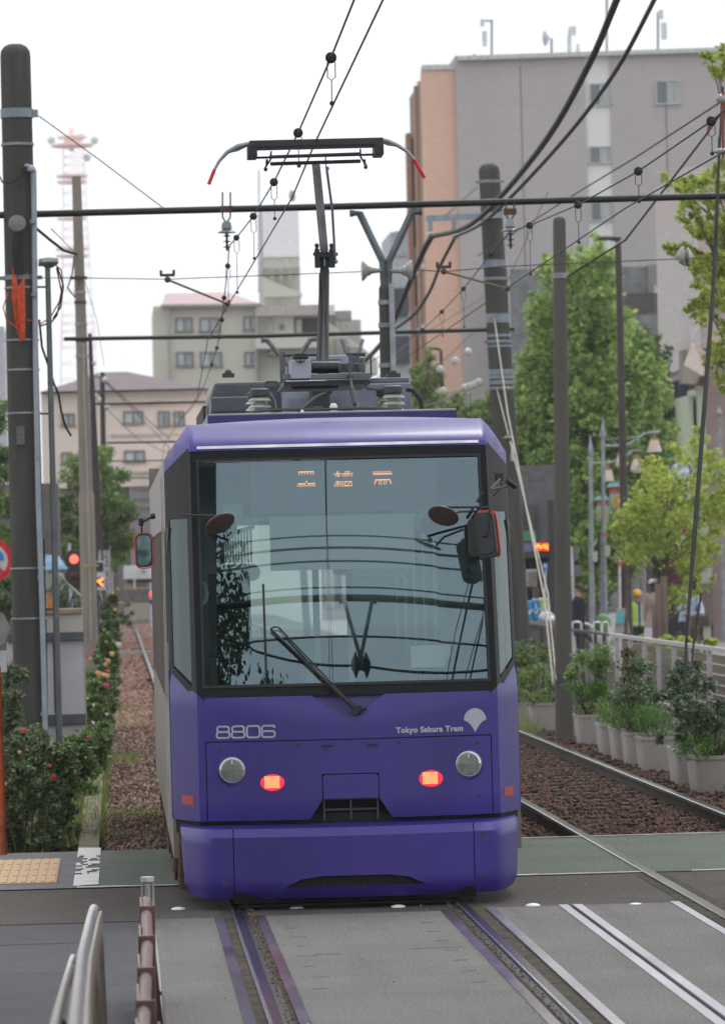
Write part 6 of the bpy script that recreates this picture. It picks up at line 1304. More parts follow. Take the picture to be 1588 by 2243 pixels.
# planters
plm = M('planter_plastic', (.40, .37, .35), .65, var=.12, scale=3, stretch=(1, 1, .3)); soil = M('planter_soil', (.04, .03, .022), .95)
def planter(x0, y0, L_, w_, z0, h, label, seed, plants, sink=0):
    S = Sub('planter', (x0, y0, z0), label, 'planter', 'pale planters beside the outer rail'); g = MB(); n = 6
    def ring(z, s):
        P = []; hw, hl, r_ = w_ / 2 * s, L_ / 2 * s, .06
        for q, (sx, sy) in enumerate(((1, 1), (-1, 1), (-1, -1), (1, -1))):
            for i in range(n): t = (q + i / (n - 1)) * math.pi / 2; P.append((x0 + w_ / 2 + sx * (hw - r_) + r_ * math.cos(t), y0 + L_ / 2 + sy * (hl - r_) + r_ * math.sin(t), z))
        return P
    R_ = [ring(z0, .86), ring(z0 + h * .9, .985), ring(z0 + h * .905, 1.02), ring(z0 + h, 1.03), ring(z0 + h, .94), ring(z0 + h * .88, .92)]; k = 4 * n
    for a in R_: g.v += a
    g.f = [(i * k + j, i * k + (j + 1) % k, (i + 1) * k + (j + 1) % k, (i + 1) * k + j) for i in range(5) for j in range(k)]; g.m = [0] * len(g.f)
    S.part('box', g, plm, smooth=35); g = MB(); g.v = ring(z0 + h * .88, .93); g.f = [tuple(range(k))]; g.m = [0]; S.part('soil', g, soil)
    r = random.Random(seed); pc = (x0 + w_ / 2, y0 + L_ / 2, z0 + h * .85)
    for (lab, hh, rr, ncl, mat, lf, asp, pn) in plants:
        hh *= (.82 if hh > .5 else 1.0)
        T = Sub(pn, pc, lab, 'plant'); cents = [(r.gauss(0, rr), r.gauss(0, L_ * .35), .05 + hh * r.random() ** .8) for _ in range(ncl)]; P = clumps(np.array(cents), [.10 * r.uniform(.5, 1.4) for _ in cents], 80, seed, .4, .9); leaves('foliage', P, lf, mat, T.o, seed, asp=asp); g = MB()
        for c in cents[:14]: g.tube([(c[0] * .2, c[1] * .5, -.05), (c[0] * .7, c[1], c[2] * .6), (c[0], c[1], c[2] + .04)], [.007, .005, .002], 5)
        g.build('stem', M('woody_stem', (.08, .05, .035), .9), T.o)
low = leafmat('fresh_low_leaf', (.08, .19, .035), (.15, .30, .06), .4, .3)
PL = [
 (5.30, 41.0, .75, .40, 'beige planter nearest the right edge of the photo', [('dark glossy shrub in the planter nearest the right edge', .85, .16, 26, lf_b, .05, .75, 'shrub'), ('low leaves hanging over the nearest planter at the right edge', .2, .17, 14, low, .035, .5, 'ground_plant')]),
 (5.32, 42.6, .75, .38, 'second beige planter from the right edge, with tall dark leaves', [('tall bluish-leaved climber in the second planter from the right edge', .95, .10, 22, lf_b, .05, .75, 'shrub')]),
 (5.34, 45.6, .62, .42, 'wide pale planter in the middle, full of fine bright green leaves', [('fine bright green ground plant spilling from the wide middle planter', .30, .17, 40, low, .03, .3, 'ground_plant')]),
 (5.34, 46.9, .62, .38, 'planter just behind the wide middle one', [('dense dark bush rising behind the wide middle planter', .85, .16, 34, lf_d, .045, .6, 'shrub'), ('bright green plant left of the wide middle planter', .26, .15, 20, low, .03, .35, 'ground_plant')]),
 (5.34, 48.1, .62, .38, 'third of the scalloped row of planters left of the wide one', [('green plant in the third planter of the scalloped row', .26, .16, 24, low, .03, .4, 'ground_plant'), ('reddish-stemmed climber reaching for the pale fence', 1.0, .07, 15, leafmat('reddish_leaf', (.11, .06, .045), (.16, .14, .07), .5, .2), .045, .7, 'climber')]),
 (5.34, 49.4, .62, .38, 'last planter of the scalloped row, farthest from the right edge', [('small green plant at the left end of the scalloped row', .22, .15, 18, lf_m, .035, .4, 'ground_plant')]),
 (5.40, 52.4, .62, .42, 'pale planter immediately right of the plain post', [('bright green bush in the planter right of the plain post', .34, .17, 30, low, .035, .45, 'ground_plant'), ('leggy yellow-green climber right of the plain post', .95, .13, 22, lf_m, .045, .7, 'climber')]),
 (5.28, 57.0, .62, .42, 'planter left of the plain post, behind the tall pale grass', [('green bush left of the plain post', .55, .2, 34, lf_m, .045, .5, 'shrub')]),
 (5.28, 59.3, .62, .42, 'second planter left of the plain post', [('bright green bush in the second planter left of the plain post', .8, .2, 34, lf_r, .045, .5, 'shrub')]),
 (5.26, 61.8, .62, .42, 'planter close to the right side of the tram', [('dark bush close to the right side of the tram', .9, .22, 38, lf_d, .055, .6, 'shrub')])]
for k, (x, y, L_, w_, lab, pls) in enumerate(PL): planter(x, y, L_, w_, -.13, .36, lab, 60 + k, pls)
g = MB(); g.bb(5.52, 5.9, 40.0, 40.7, -.3, -.02); tag(g.build('stone_block', M('block_grey', (.20, .20, .18), .9)), 'grey concrete block at the right edge by the planters', 'block')
g = MB(); g.tube([at(1536, 1300, 46), at(1520, 1400, 46), at(1512, 1500, 45.5), at(1502, 1600, 45)], .012, 6); g.tube([at(1514, 1430, 45.8), at(1530, 1380, 45.8)], .006, 5); tag(g.build('sapling', barkd, smooth=60), 'thin dark leafless sapling in front of the pale fence', 'sapling')

# trees across the road, left of and behind the viewpoint (they darken the left of the windscreen)
lf_big = leafmat('big_tree_leaf', (.05, .10, .03), (.10, .16, .05))
for (x, y, h, sd_, lb) in ((-3.3, 15.2, 9.2, 81, 'street tree left of the crossing, outside the frame'), (-9, 4, 11, 82, 'street tree behind the viewpoint, outside the frame')):
    S = Sub('street_tree', (x, y, -.5), lb, 'tree'); r = random.Random(sd_); cs = [(r.gauss(.2, .95), r.gauss(0, .9), h * (.64 + .36 * r.random())) for _ in range(150)]
    leaves('crown', clumps(np.array(cs), [.55] * 150, 190, sd_), .12, lf_big, S.o, sd_); g = MB(); g.tube([(x, y, -.5), (x, y, h * .8)], [.22, .05], 8); S.part('trunk', g, barkd)
# ================================================================== RIGHT SIDE STREET
FX = 7.6; palef = M('pale_fence_paint', (.46, .44, .45), .6, var=.1); slat = M('weathered_slat', (.15, .115, .10), .85, var=.3, scale=3, stretch=(1, .2, 4)); drk = M('dark_fence_metal', (.05, .045, .045), .6)
struct(sheet('street_pavement', [(7.9, 60), (40, 60), (40, 200), (7.9, 200)], -.50, M('street_paving', (.20, .185, .18), .9, var=.15, scale=2)))
S = Sub('fence', (FX, 50, -.4), 'pale metal fence with upright posts above the planters, running to the right edge', 'fence'); zt = .87
g = MB(); g.bb(FX - .03, FX + .03, 38, 68.6, zt - .025, zt + .03); S.part('top_rail', g, palef); g = MB(); g.bb(FX - .015, FX + .015, 38, 68.6, -.02, .02); S.part('low_rail', g, palef)
for k, px in enumerate((1352, 1382, 1412, 1443, 1477, 1515, 1554, 1600, 1655, 1720, 1800, 1900, 2020)):
    d = ray(px, 1450); y = FX / d.x * d.y; g = MB(); g.bb(FX - .03, FX + .03, y - .03, y + .03, -.45, zt - .03); S.part('fence_post', g, palef)
S = Sub('slat_fence', (FX + .35, 50, -.4), 'brownish horizontal slat boards behind the pale fence', 'fence')
for k in range(9):
    z0 = -.45 + k * .135; g = MB(); g.bb(FX + .33, FX + .36, 38, 70, z0, z0 + .115); S.part('slat', g, slat if k < 7 else M('slat_green_grey', (.19, .18, .12), .85, var=.2, scale=2, stretch=(1, .2, 4)))
for y in (38, 42, 46, 50, 54, 58, 62, 66, 70): g = MB(); g.bb(FX + .37, FX + .43, y, y + .06, -.45, .85); S.part('slat_post', g, drk)
S = Sub('fence', (FX, 69, -.4), 'dark fence with thin posts continuing left behind the plain post', 'fence'); g = MB(); g.bb(FX - .02, FX + .02, 68.7, 86, zt - .02, zt + .02); S.part('top_rail', g, drk)
for k, px in enumerate((1324, 1305, 1275, 1242, 1210, 1188, 1160, 1135)): d = ray(px, 1450); y = FX / d.x * d.y; g = MB(); g.bb(FX - .025, FX + .025, y - .03, y + .03, -.45, zt - .02); S.part('fence_post', g, drk)
S.o['label'] = 'dark fence with thin posts continuing left behind the plain post'
g = MB(); g.bb(FX + .1, FX + .14, 69, 86, -.45, .45); tag(g.build('low_wall', M('low_wall_grey', (.16, .155, .15), .9, var=.25, scale=2)), 'low grey wall behind the dark fence', 'wall')
# leaves at the foot of the fence
for k, (px, py, Y, lb) in enumerate(((1450, 1405, 72, 'yellow-green ground cover behind the pale fence, left part'), (1525, 1412, 70, 'yellow-green ground cover behind the pale fence, right part'))):
    tree('hedge_plant', lb, Y, [(px - 50, py - 8), (px, py - 16), (px + 50, py - 6), (px + 50, py + 14), (px - 50, py + 8)], 16, 9, .06, 110, lf_y, (px, py + 30), (px, py), .02, .6, 70 + k, cat='ground cover', zb=-.4)
# table with goods
S = Sub('table', at(1168, 1372, 92), 'grey topped stall table behind the dark fence next to the tram', 'table'); a = at(1128, 1366, 92); b = at(1212, 1366, 92); g = MB(); g.bb(a.x, b.x, 91.5, 93, a.z - .05, a.z + .04); S.part('table_top', g, M('table_grey', (.20, .19, .19), .5)); TT = a.z + .04
g = MB(); g.bb(a.x, b.x, 91.55, 91.6, a.z - .5, a.z - .05); S.part('front_panel', g, M('table_panel', (.10, .095, .10), .7))
for x in (a.x + .03, b.x - .03): g = MB(); g.bb(x - .02, x + .02, 92.8, 92.84, -.5, a.z - .05); S.part('leg', g, drk)
def pack(px0, px1, h, Y, cols, label, name, cat):
    a = at(px0, 1350, Y); b = at(px1, 1350, Y); S = Sub(name, (a.x, Y, TT), label, cat); g = MB(); g.bb(a.x, b.x, Y, Y + .3, TT, TT + h); S.part('wrapper', g, cols[0], bevel=.04); 
    for j in range(3): g = MB(); w_ = (b.x - a.x); g.box((a.x + w_ * (.2 + .3 * j), Y - .004, TT + h * (.45 + .2 * (j % 2))), (w_ * .18, .006, h * .25), Matrix.Rotation(.5 * (j - 1), 3, 'Y')); S.part('printed_patch', g, cols[1])
bl = M('pack_blue', (.02, .25, .50), .3, var=.3, scale=8); wt = M('pack_white', (.6, .7, .72), .3); gn = M('pack_green', (.35, .48, .22), .4, var=.2, scale=8); 
pack(1142, 1166, .42, 92, (bl, wt), 'blue and white packs of paper goods, left one on the stall table', 'goods_pack', 'pack'); pack(1167, 1180, .46, 92.1, (bl, wt), 'narrow blue and white pack in the middle of the stall table', 'goods_pack', 'pack'); pack(1181, 1203, .47, 92.2, (gn, wt), 'pale green pack on the right of the stall table', 'goods_pack', 'pack')
g = MB(); g.ball(at(1197, 1352, 91.8), .13, 12, 8, (1.3, .8, .9)); g.ball(at(1205, 1358, 91.7), .1, 12, 8, (1.2, .8, .7)); tag(g.build('plastic_bag', M('bag_white', (.6, .6, .66), .3, var=.3, scale=10), smooth=60, loc=tuple(at(1197, 1358, 91.8))), 'crumpled white plastic bag at the right end of the stall table', 'bag')
g = MB(); a = at(1130, 1352, 92.3); g.bb(a.x - .1, at(1146, 1352, 92).x, 92, 92.4, TT, TT + .15); tag(g.build('crate', M('teal_crate', (.06, .20, .17), .5)), 'teal crate at the left end of the stall table', 'crate')
# kiosk with lit sign
B = Bld('kiosk', 1190, 1350, 100, 'dark grey kiosk building with a red running-text sign, right of the tram'); dk = M('kiosk_grey', (.085, .085, .09), .7, var=.2)
B.blk('wall', 1120, 1215, 1212, 1400, M('kiosk_dark', (.045, .047, .052), .6, var=.3, scale=2), 1.2, 4, -.5); B.blk('fascia', 1118, 1206, 1210, 1222, dk, -.2, 4); B.blk('side_pier', 1203, 1095, 1216, 1400, M('kiosk_pier', (.04, .04, .045), .6), -.3, 3, -.5); B.blk('upper_wall', 1110, 1105, 1206, 1208, dk, 3, 4)
B.blk('roof_edge', 1100, 1020, 1215, 1110, M('kiosk_upper', (.13, .13, .135), .8, var=.2), 5, 4); B.blk('doorway', 1165, 1235, 1200, 1390, M('door_black', (.015, .02, .025), .4), .9, .3, -.5); B.blk('pink_column', 1169, 1285, 1183, 1330, M('column_brown', (.22, .15, .12), .7), .6, .3)
S = Sub('led_sign', at(1184, 1198, 99.5), 'small black sign with glowing red-orange running text on the kiosk', 'sign'); a = at(1167, 1208, 99.5); b = at(1203, 1189, 99.5); g = MB(); g.bb(a.x, b.x, 99.3, 99.6, a.z, b.z); S.part('sign_box', g, C['black'])
g = MB(); dot = lambda px, py, w_=.04, h=.035, rot=0: g.box(at(px, py, 99.28), (w_, .02, h), Matrix.Rotation(-rot, 3, 'Y'))
for (x, y, w_, h, r_) in ((1172, 1198, .07, .03, -.7), (1176, 1196, .05, .025, 0), (1181, 1197, .03, .13, .5), (1179, 1193, .05, .02, 0), (1188, 1199, .10, .025, -.1), (1189, 1195, .08, .02, 0), (1196, 1198, .03, .15, .5), (1199, 1195, .02, .07, 0), (1193, 1200, .05, .02, 0)): dot(x, y, w_, h, r_)
S.part('lit_text', g, EM('sign_orange', (1, .22, .03), 4)); g = MB()
for x in (1174, 1183, 1190, 1197): g.box(at(x, 1198, 99.29), (.09, .01, .17))
S.part('red_glow_dots', g, EM('sign_red', (1, .01, .0), 1.2))
def board(name, x0, y0, x1, y1, Y, mat, label, cat='sign', d=.06, shape=None): 
    S = Sub(name, (at(x0, y1, Y).x, Y, at(x0, y1, Y).z), label, cat); a = at(x0, (y0 + y1) / 2, Y); b = at(x1, (y0 + y1) / 2, Y); g = MB(); g.bb(a.x, b.x, Y, Y + d, at((x0 + x1) / 2, y1, Y).z, at((x0 + x1) / 2, y0, Y).z); S.part('panel', g, mat); S.bx = (a.x, b.x); return S
S = Sub('oval_sign', at(1150, 1198, 99.4), 'pale blue oval sign left of the red running text', 'sign'); g = MB(); g.lathe([(.26, 0), (.26, .05)], at(1152, 1199, 99.4), 24, (0, -1, 0), sy=.38); S.part('panel', g, M('oval_blue', (.14, .19, .30), .4))
board('green_sign', 1138, 1163, 1174, 1184, 99, M('sign_green', (.06, .22, .11), .5), 'green sign above the kiosk entrance')
S = board('poster', 1153, 1247, 1176, 1285, 99.2, M('poster_pale', (.40, .37, .33), .6), 'pale poster on the kiosk wall', 'poster')
g = MB()
for (x0, y0, x1, y1) in ((1159, 1252, 1174, 1270), (1158, 1273, 1174, 1281)): a = at(x0, y1, 99.15); b = at(x1, y0, 99.15); g.bb(a.x, b.x, 99.14, 99.19, a.z, b.z)
S.part('printed_block', g, M('poster_print', (.19, .16, .15), .6))
S = Sub('blue_sign', at(1194, 1390, 93), 'small blue and white sign on a white post in front of the kiosk', 'sign'); g = MB(); g.tube([at(1193, 1300, 93), at(1196, 1240, 93)], .022, 8); g.tube([(at(1193, 1300, 93).x, 93, -.5), at(1193, 1300, 93)], .022, 8); S.part('post', g, M('post_white', (.5, .56, .58), .5)); g = MB(); g.box(at(1194, 1241, 92.9), (.11, .02, .15)); p = S.part('panel', g, M('sign_blue', (.05, .22, .55), .4)); g = MB(); g.box(at(1194, 1240, 92.88), (.06, .02, .05), Matrix.Rotation(.5, 3, 'Y')); S.part('white_symbol', g, C['white'], p)
S = Sub('yield_sign', at(1256, 1390, 96), 'back of a triangular sign on a white post beside the person in a dark coat', 'sign'); g = MB(); g.tube([at(1251, 1197, 96), at(1256, 1300, 96)], .03, 8); g.tube([at(1256, 1300, 96), (at(1256, 1300, 96).x + .02, 96, -.5)], .03, 8); S.part('post', g, M('post_white2', (.52, .54, .6), .5)); g = MB(); P = [at(1256, 1198, 96.1), at(1273, 1199, 96.1), at(1258, 1234, 96.1)]; g.add(P + [p + Vector((0, .03, 0)) for p in P], [(0, 2, 1), (3, 4, 5), (0, 1, 4, 3), (1, 2, 5, 4), (2, 0, 3, 5)]); S.part('panel', g, M('sign_back', (.14, .13, .13), .6)); g = MB(); g.box(at(1265, 1250, 96.1), (.2, .02, .22)); S.part('lower_panel', g, M('sign_back', (.14, .13, .13), .6))
# brown street lamp
S = Sub('street_lamp', (at(1378, 1385, 100).x, 100, -.5), 'tall dark brown street lamp with a short arm to the left', 'street lamp'); g = MB(); b0 = at(1381, 1430, 100); g.tube([(b0.x - .05, 100, -.5), at(1369, 1230, 100), at(1368, 1175, 100), at(1354, 535, 100)], [.13, .12, .095, .07], 14); S.part('post', g, C['brown'], smooth=60)
g = MB(); g.tube([at(1354, 530, 100), at(1350, 522, 100), at(1325, 520, 100), at(1309, 521, 100)], [.05, .06, .05, .04], 8); S.part('lamp_arm', g, M('lamp_arm_brown', (.12, .085, .07), .6), smooth=60); g = MB(); g.box(at(1336, 522, 100), (.5, .16, .07)); g.bb(*sorted((at(1356, 540, 100).x, at(1352, 540, 100).x)), 99.8, 99.9, at(1354, 600, 100).z, at(1354, 535, 100).z); S.part('lamp_head', g, C['brown'], bevel=.02)
S = Sub('street_lamp', (at(968, 950, 150).x, 150, -.5), 'small distant street lamp in front of the orange wall', 'street lamp'); g = MB(); g.tube([(at(968, 950, 150).x, 150, -.5), at(969, 860, 150), at(966, 768, 150), at(962, 764, 150), at(938, 762, 150)], [.12, .07, .05, .05, .04], 8); S.part('post', g, C['brown'], smooth=60); g = MB(); g.box(at(983, 872, 149), (.15, .1, .3)); S.part('box', g, M('cream_box', (.5, .46, .36), .6))
# ornamental shopping street lamps
lsh = M('lamp_shade_cream', (.62, .53, .44), .5, var=.12, scale=4); lwh = M('lamp_shade_white', (.62, .55, .52), .4, var=.08); og = M('lamp_orange_cap', (.42, .13, .05), .6)
def shade(S, px, py, Y, w0, w1, h, mat, bulb=False):
    c = at(px, py, Y); k = 1 / ppm(Y)
    if bulb: pr = [(w0 * k * .35, 0), (w0 * k * .55, -h * .2 * k), (w1 * k * .5, -h * .65 * k), (w1 * k * .42, -h * .9 * k), (w1 * k * .2, -h * k)]
    else: pr = [(w0 * k / 2, 0), (w1 * k / 2, -h * k), (w1 * k / 2 - .015, -h * k), (w0 * k / 2 - .02, -.02)]
    g = MB(); g.lathe(pr, c, 20); s_ = S.part('lamp_shade', g, mat, smooth=50); g = MB(); g.lathe([(w0 * k * .52, 0), (w0 * k * .55, .03), (.02, .05)], c, 16); S.part('shade_cap', g, og, s_)
Y = 108
S = Sub('ornate_lamp', (at(1326, 1400, Y).x, Y, -.5), 'taller grey spear-topped lamp post with a curved arm and cream lampshade', 'street lamp', 'ornate lamps of the shopping street'); g = MB(); zz = (at(1326, 1400, Y).x, Y, -.5)
g.tube([zz, at(1322, 1170, Y), at(1321, 960, Y)], [.07, .055, .045], 10); g.lathe([(.03, -.1), (.045, 0), (.08, .12), (.03, .35), (.005, .55)], at(1321, 962, Y), 10); S.part('post', g, C['steel'], smooth=50)
g = MB(); g.tube([(zz[0] - .12, Y, -.5), at(1318, 1170, Y)], .03, 8); S.part('side_pipe', g, C['steel']); g = MB(); g.tube([at(x, y, Y) for x, y in ((1323, 977), (1360, 977), (1378, 973), (1395, 962), (1410, 951), (1425, 947), (1445, 946))], .03, 8); g.tube([at(1433, 947, Y), at(1433, 962, Y)], .02, 6); g.tube([at(1323, 962, Y), at(1395, 958, Y)], .012, 5); S.part('curved_arm', g, C['steel'], smooth=60)
shade(S, 1433, 963, Y, 18, 33, 27, lsh); shade(S, 1395, 1003, Y, 17, 31, 34, lwh, True); g = MB(); g.tube([at(1376, 990, Y), at(1390, 986, Y), at(1405, 987, Y)], .025, 6); S.part('short_arm', g, C['steel']); g = MB(); g.box(at(1330, 1206, Y - .2), (.12, .1, .26)); S.part('meter_box', g, M('meter_white', (.5, .52, .46), .5)); g = MB(); g.box(at(1327, 1171, Y - .1), (.12, .05, .08)); S.part('orange_tag', g, M('tag_orange', (.35, .17, .05), .6))
Y = 111
S = Sub('ornate_lamp', (at(1296, 1390, Y).x, Y, -.5), 'shorter grey spear-topped lamp post, left one of the pair', 'street lamp', 'ornate lamps of the shopping street'); g = MB(); g.tube([(at(1297, 1390, Y).x, Y, -.5), at(1295, 1200, Y), at(1294, 1000, Y)], [.08, .06, .05], 10); g.lathe([(.03, -.1), (.05, 0), (.08, .12), (.03, .35), (.005, .55)], at(1294, 1000, Y), 10); S.part('post', g, C['steel'], smooth=50)
g = MB(); g.tube([at(x, y, Y) for x, y in ((1298, 1015), (1335, 1014), (1350, 1009), (1365, 1000), (1385, 992))], .03, 8); g.tube([at(1332, 1014, Y), at(1332, 1028, Y)], .02, 6); S.part('curved_arm', g, C['steel'], smooth=60); shade(S, 1332, 1029, Y, 16, 26, 25, lsh); shade(S, 1361, 995, Y, 17, 28, 32, lwh, True); g = MB(); g.box(at(1303, 1219, Y - .2), (.12, .1, .26)); S.part('meter_box', g, M('meter_white', (.5, .52, .46), .5)); g = MB(); g.tube([at(1298, 1200, Y), at(1308, 1180, Y)], .012, 5); S.part('flag_stick', g, C['white'])
# hanging house-shaped signs
def house_sign(x0, y0, x1, y1, Y, label):
    S = Sub('house_sign', at((x0 + x1) / 2, y1, Y), label, 'hanging sign', 'house-shaped signs on the lamps'); k = 1 / ppm(Y); a = at(x0, y1, Y); b = at(x1, y0, Y); h = b.z - a.z; w_ = b.x - a.x
    g = MB(); g.bb(a.x, b.x, Y, Y + .05, a.z, a.z + h * .72); S.part('board', g, M('sign_pale_teal', (.30, .45, .42), .6, var=.15)); g = MB(); g.bb(a.x, b.x, Y - .02, Y + .03, a.z + h * .62, a.z + h * .84); S.part('red_band', g, M('sign_red_band', (.48, .10, .08), .6, var=.3, scale=14))
    g = MB(); g.lathe([(w_ * .42, 0), (w_ * .42, .03)], (a.x + w_ * .5, Y - .001, a.z + h * .30), 20, (0, -1, 0)); S.part('yellow_disc', g, M('sign_ochre', (.50, .33, .06), .6)); g = MB(); g.box((a.x + w_ * .55, Y - .05, a.z + h * .33), (w_ * .18, .02, h * .12)); S.part('pale_mark', g, C['white']); g = MB(); g.box((a.x + w_ * .5, Y - .05, a.z + h * .08), (w_ * .8, .02, h * .07)); S.part('text_line', g, M('sign_text', (.3, .27, .16), .6))
    g = MB(); g.prism([(-.06, 0), (w_ + .06, 0), (w_ - .08, h * .16), (.04, h * .16)], -.1, .15, o=(a.x, Y, a.z + h * .84)); S.part('roof', g, M('sign_roof', (.28, .50, .50), .6))
house_sign(1336, 1056, 1372, 1118, 108, 'larger house-shaped hanging sign with a yellow disc beside the brown lamp'); house_sign(1308, 1086, 1332, 1142, 111, 'smaller house-shaped hanging sign on the shorter ornate lamp')
S = Sub('round_sign', at(1489, 1035, 100), 'round dark blue and white sign among the yellow-green leaves', 'sign'); g = MB(); c = at(1490, 1034, 100); g.lathe([(.26, 0), (.27, .05)], c, 24, (-.3, -1, 0)); S.part('rim', g, M('rim_blue', (.03, .07, .18), .5)); g = MB(); g.lathe([(.22, 0), (.22, .055)], c, 24, (-.3, -1, 0)); S.part('face', g, M('mottled_face', (.50, .55, .60), .5, var=.6, scale=9)); g = MB(); g.box(c + Vector((0, .05, -.34)), (.3, .1, .16)); S.part('lower_box', g, C['black']); g = MB(); g.tube([at(1455, 1000, 100), at(1500, 995, 100)], .03, 6); S.part('bracket', g, M('bracket_green', (.03, .12, .09), .6))
# banners, boards, rails
g = MB(); a = at(1346, 1385, 98); S = Sub('sandwich_board', (a.x, 98, -.5), 'small standing board with a pale turquoise face left of the brown lamp', 'sign board'); g.prism([(0, 0), (.34, 0), (.28, .55), (.06, .55)], 0, .03, o=(a.x, 98, at(1346, 1388, 98).z)); S.part('frame', g, M('board_frame', (.36, .34, .33), .6)); g = MB(); p = at(1350, 1366, 97.9); q = at(1370, 1342, 97.9); g.bb(p.x, q.x, 97.94, 97.97, p.z, q.z); S.part('face', g, M('board_turquoise', (.12, .50, .58), .5)); g = MB(); g.bb(a.x + .02, a.x + .05, 98, 98.03, -.5, at(1346, 1388, 98).z); g.bb(a.x + .3, a.x + .33, 98, 98.03, -.5, at(1346, 1388, 98).z); S.part('leg', g, drk)
g = MB(); g.ball(at(1320, 1365, 102), .2, 12, 8, (1, .6, 1.1)); tag(g.build('green_sack', M('sack_green', (.16, .32, .14), .6, var=.2), smooth=60, loc=tuple(at(1320, 1385, 102))), 'pale green sack behind the ornate lamp posts', 'sack')
S = Sub('bike_rack', at(1290, 1385, 94), 'low silver hoops of a bicycle rack right of the plain post', 'bicycle rack'); 
for k, (x0, x1) in enumerate(((1252, 1273), (1299, 1316), (1318, 1332))): g = MB(); P = [(at(x0, 1400, 94).x, 94, -.5), at(x0 + 1, 1372, 94), at(x0 + 3, 1363, 94), at(x1 - 3, 1363, 94), at(x1, 1366, 94), (at(x1 + 1, 1400, 94).x, 94, -.5)]; g.tube(P, .022, 8); S.part('hoop', g, C['alu'], smooth=60)
g = MB(); g.tube([at(1281, 1366, 94), at(1290, 1368, 94), at(1298, 1376, 94)], .03, 6); S.part('curved_bar', g, C['alu'], smooth=60)
S = Sub('white_sign_post', (at(1358, 1400, 99).x, 99, -.5), 'slim white post with a red and white head left of the brown lamp', 'sign'); g = MB(); g.tube([(at(1358, 1400, 99).x, 99, -.5), at(1357, 1240, 99)], .03, 8); S.part('post', g, M('post_white3', (.55, .53, .55), .5)); g = MB(); g.box(at(1358, 1232, 99), (.09, .04, .2)); hd = S.part('head', g, M('head_red', (.55, .06, .04), .5)); g = MB(); g.box(at(1357, 1228, 98.9), (.05, .04, .05)); S.part('white_mark', g, C['white'], hd)
tp_ = M('timber_stake', (.19, .14, .11), .9, var=.3, stretch=(1, 1, .2))
for k, (px, y0, y1, w_, lb) in enumerate(((1443, 1280, 1400, .07, 'tall wooden stake left of the young ginkgo'), (1455, 1262, 1400, .065, 'second wooden stake tied to the young ginkgo'), (1525, 1370, 1410, .06, 'short pale stake behind the pale fence'), (1508, 1345, 1410, .05, 'reddish stake near the cyclist'), (1434, 1325, 1400, .05, 'thin stake beside the person in beige'))):
    a = at(px, y1, 83); g = MB(); g.tube([(a.x, 83, -.5), at(px - 1, y0, 83)], w_, 10); o = g.build('stake', tp_, smooth=50, loc=(a.x, 83, -.5)); tag(o, lb, 'stake', 'wooden tree stakes')
g = MB(); g.tube([at(1407, 1395, 106), at(1407, 1180, 106)], .09, 10); tag(g.build('grey_pole', M('pole_pale_grey', (.26, .25, .235), .8), smooth=50, loc=tuple(at(1407, 1395, 106))), 'pale grey round pole behind the person in the yellow vest', 'pole')
board('white_board', 1378, 1205, 1386, 1225, 97, C['white'], 'small white board behind the brown lamp')
# ================================================================== PEOPLE
skin = M('skin', (.45, .26, .18), .55, var=.06); hairm = M('dark_hair', (.012, .010, .009), .5)
def body(parent, J, mat=skin, name='body'):
    """J: dict joint -> (pos, radius); edges follow the skeleton; one continuous skinned surface"""
    E = [('pelvis', 'waist'), ('waist', 'chest'), ('chest', 'neck'), ('neck', 'jaw'), ('jaw', 'crown')]
    for s in 'lr':
        E += [('chest', s + 'sho'), (s + 'sho', s + 'elb'), (s + 'elb', s + 'wri'), (s + 'wri', s + 'palm'), ('pelvis', s + 'hip'), (s + 'hip', s + 'kne'), (s + 'kne', s + 'ank'), (s + 'ank', s + 'toe')]
        E += [(s + 'palm', s + 'f%d' % i) for i in range(5)]
    names = list(J); me = bpy.data.meshes.new(name); me.from_pydata([J[n][0] for n in names], [(names.index(a), names.index(b)) for a, b in E], []); me.skin_vertices or me.update()
    o = bpy.data.objects.new(name, me); COL.objects.link(o); o.parent = parent
    md = o.modifiers.new('skin', 'SKIN'); 
    if not me.skin_vertices: 
        bpy.context.view_layer.objects.active = o
    sv = me.skin_vertices[0].data if me.skin_vertices else None
    if sv:
        for i, n in enumerate(names): sv[i].radius = (J[n][1], J[n][1]); sv[i].use_root = (n == 'pelvis')
    q = o.modifiers.new('sub', 'SUBSURF'); q.levels = 1; q.render_levels = 1; me.materials.append(mat); o.name = name; return o
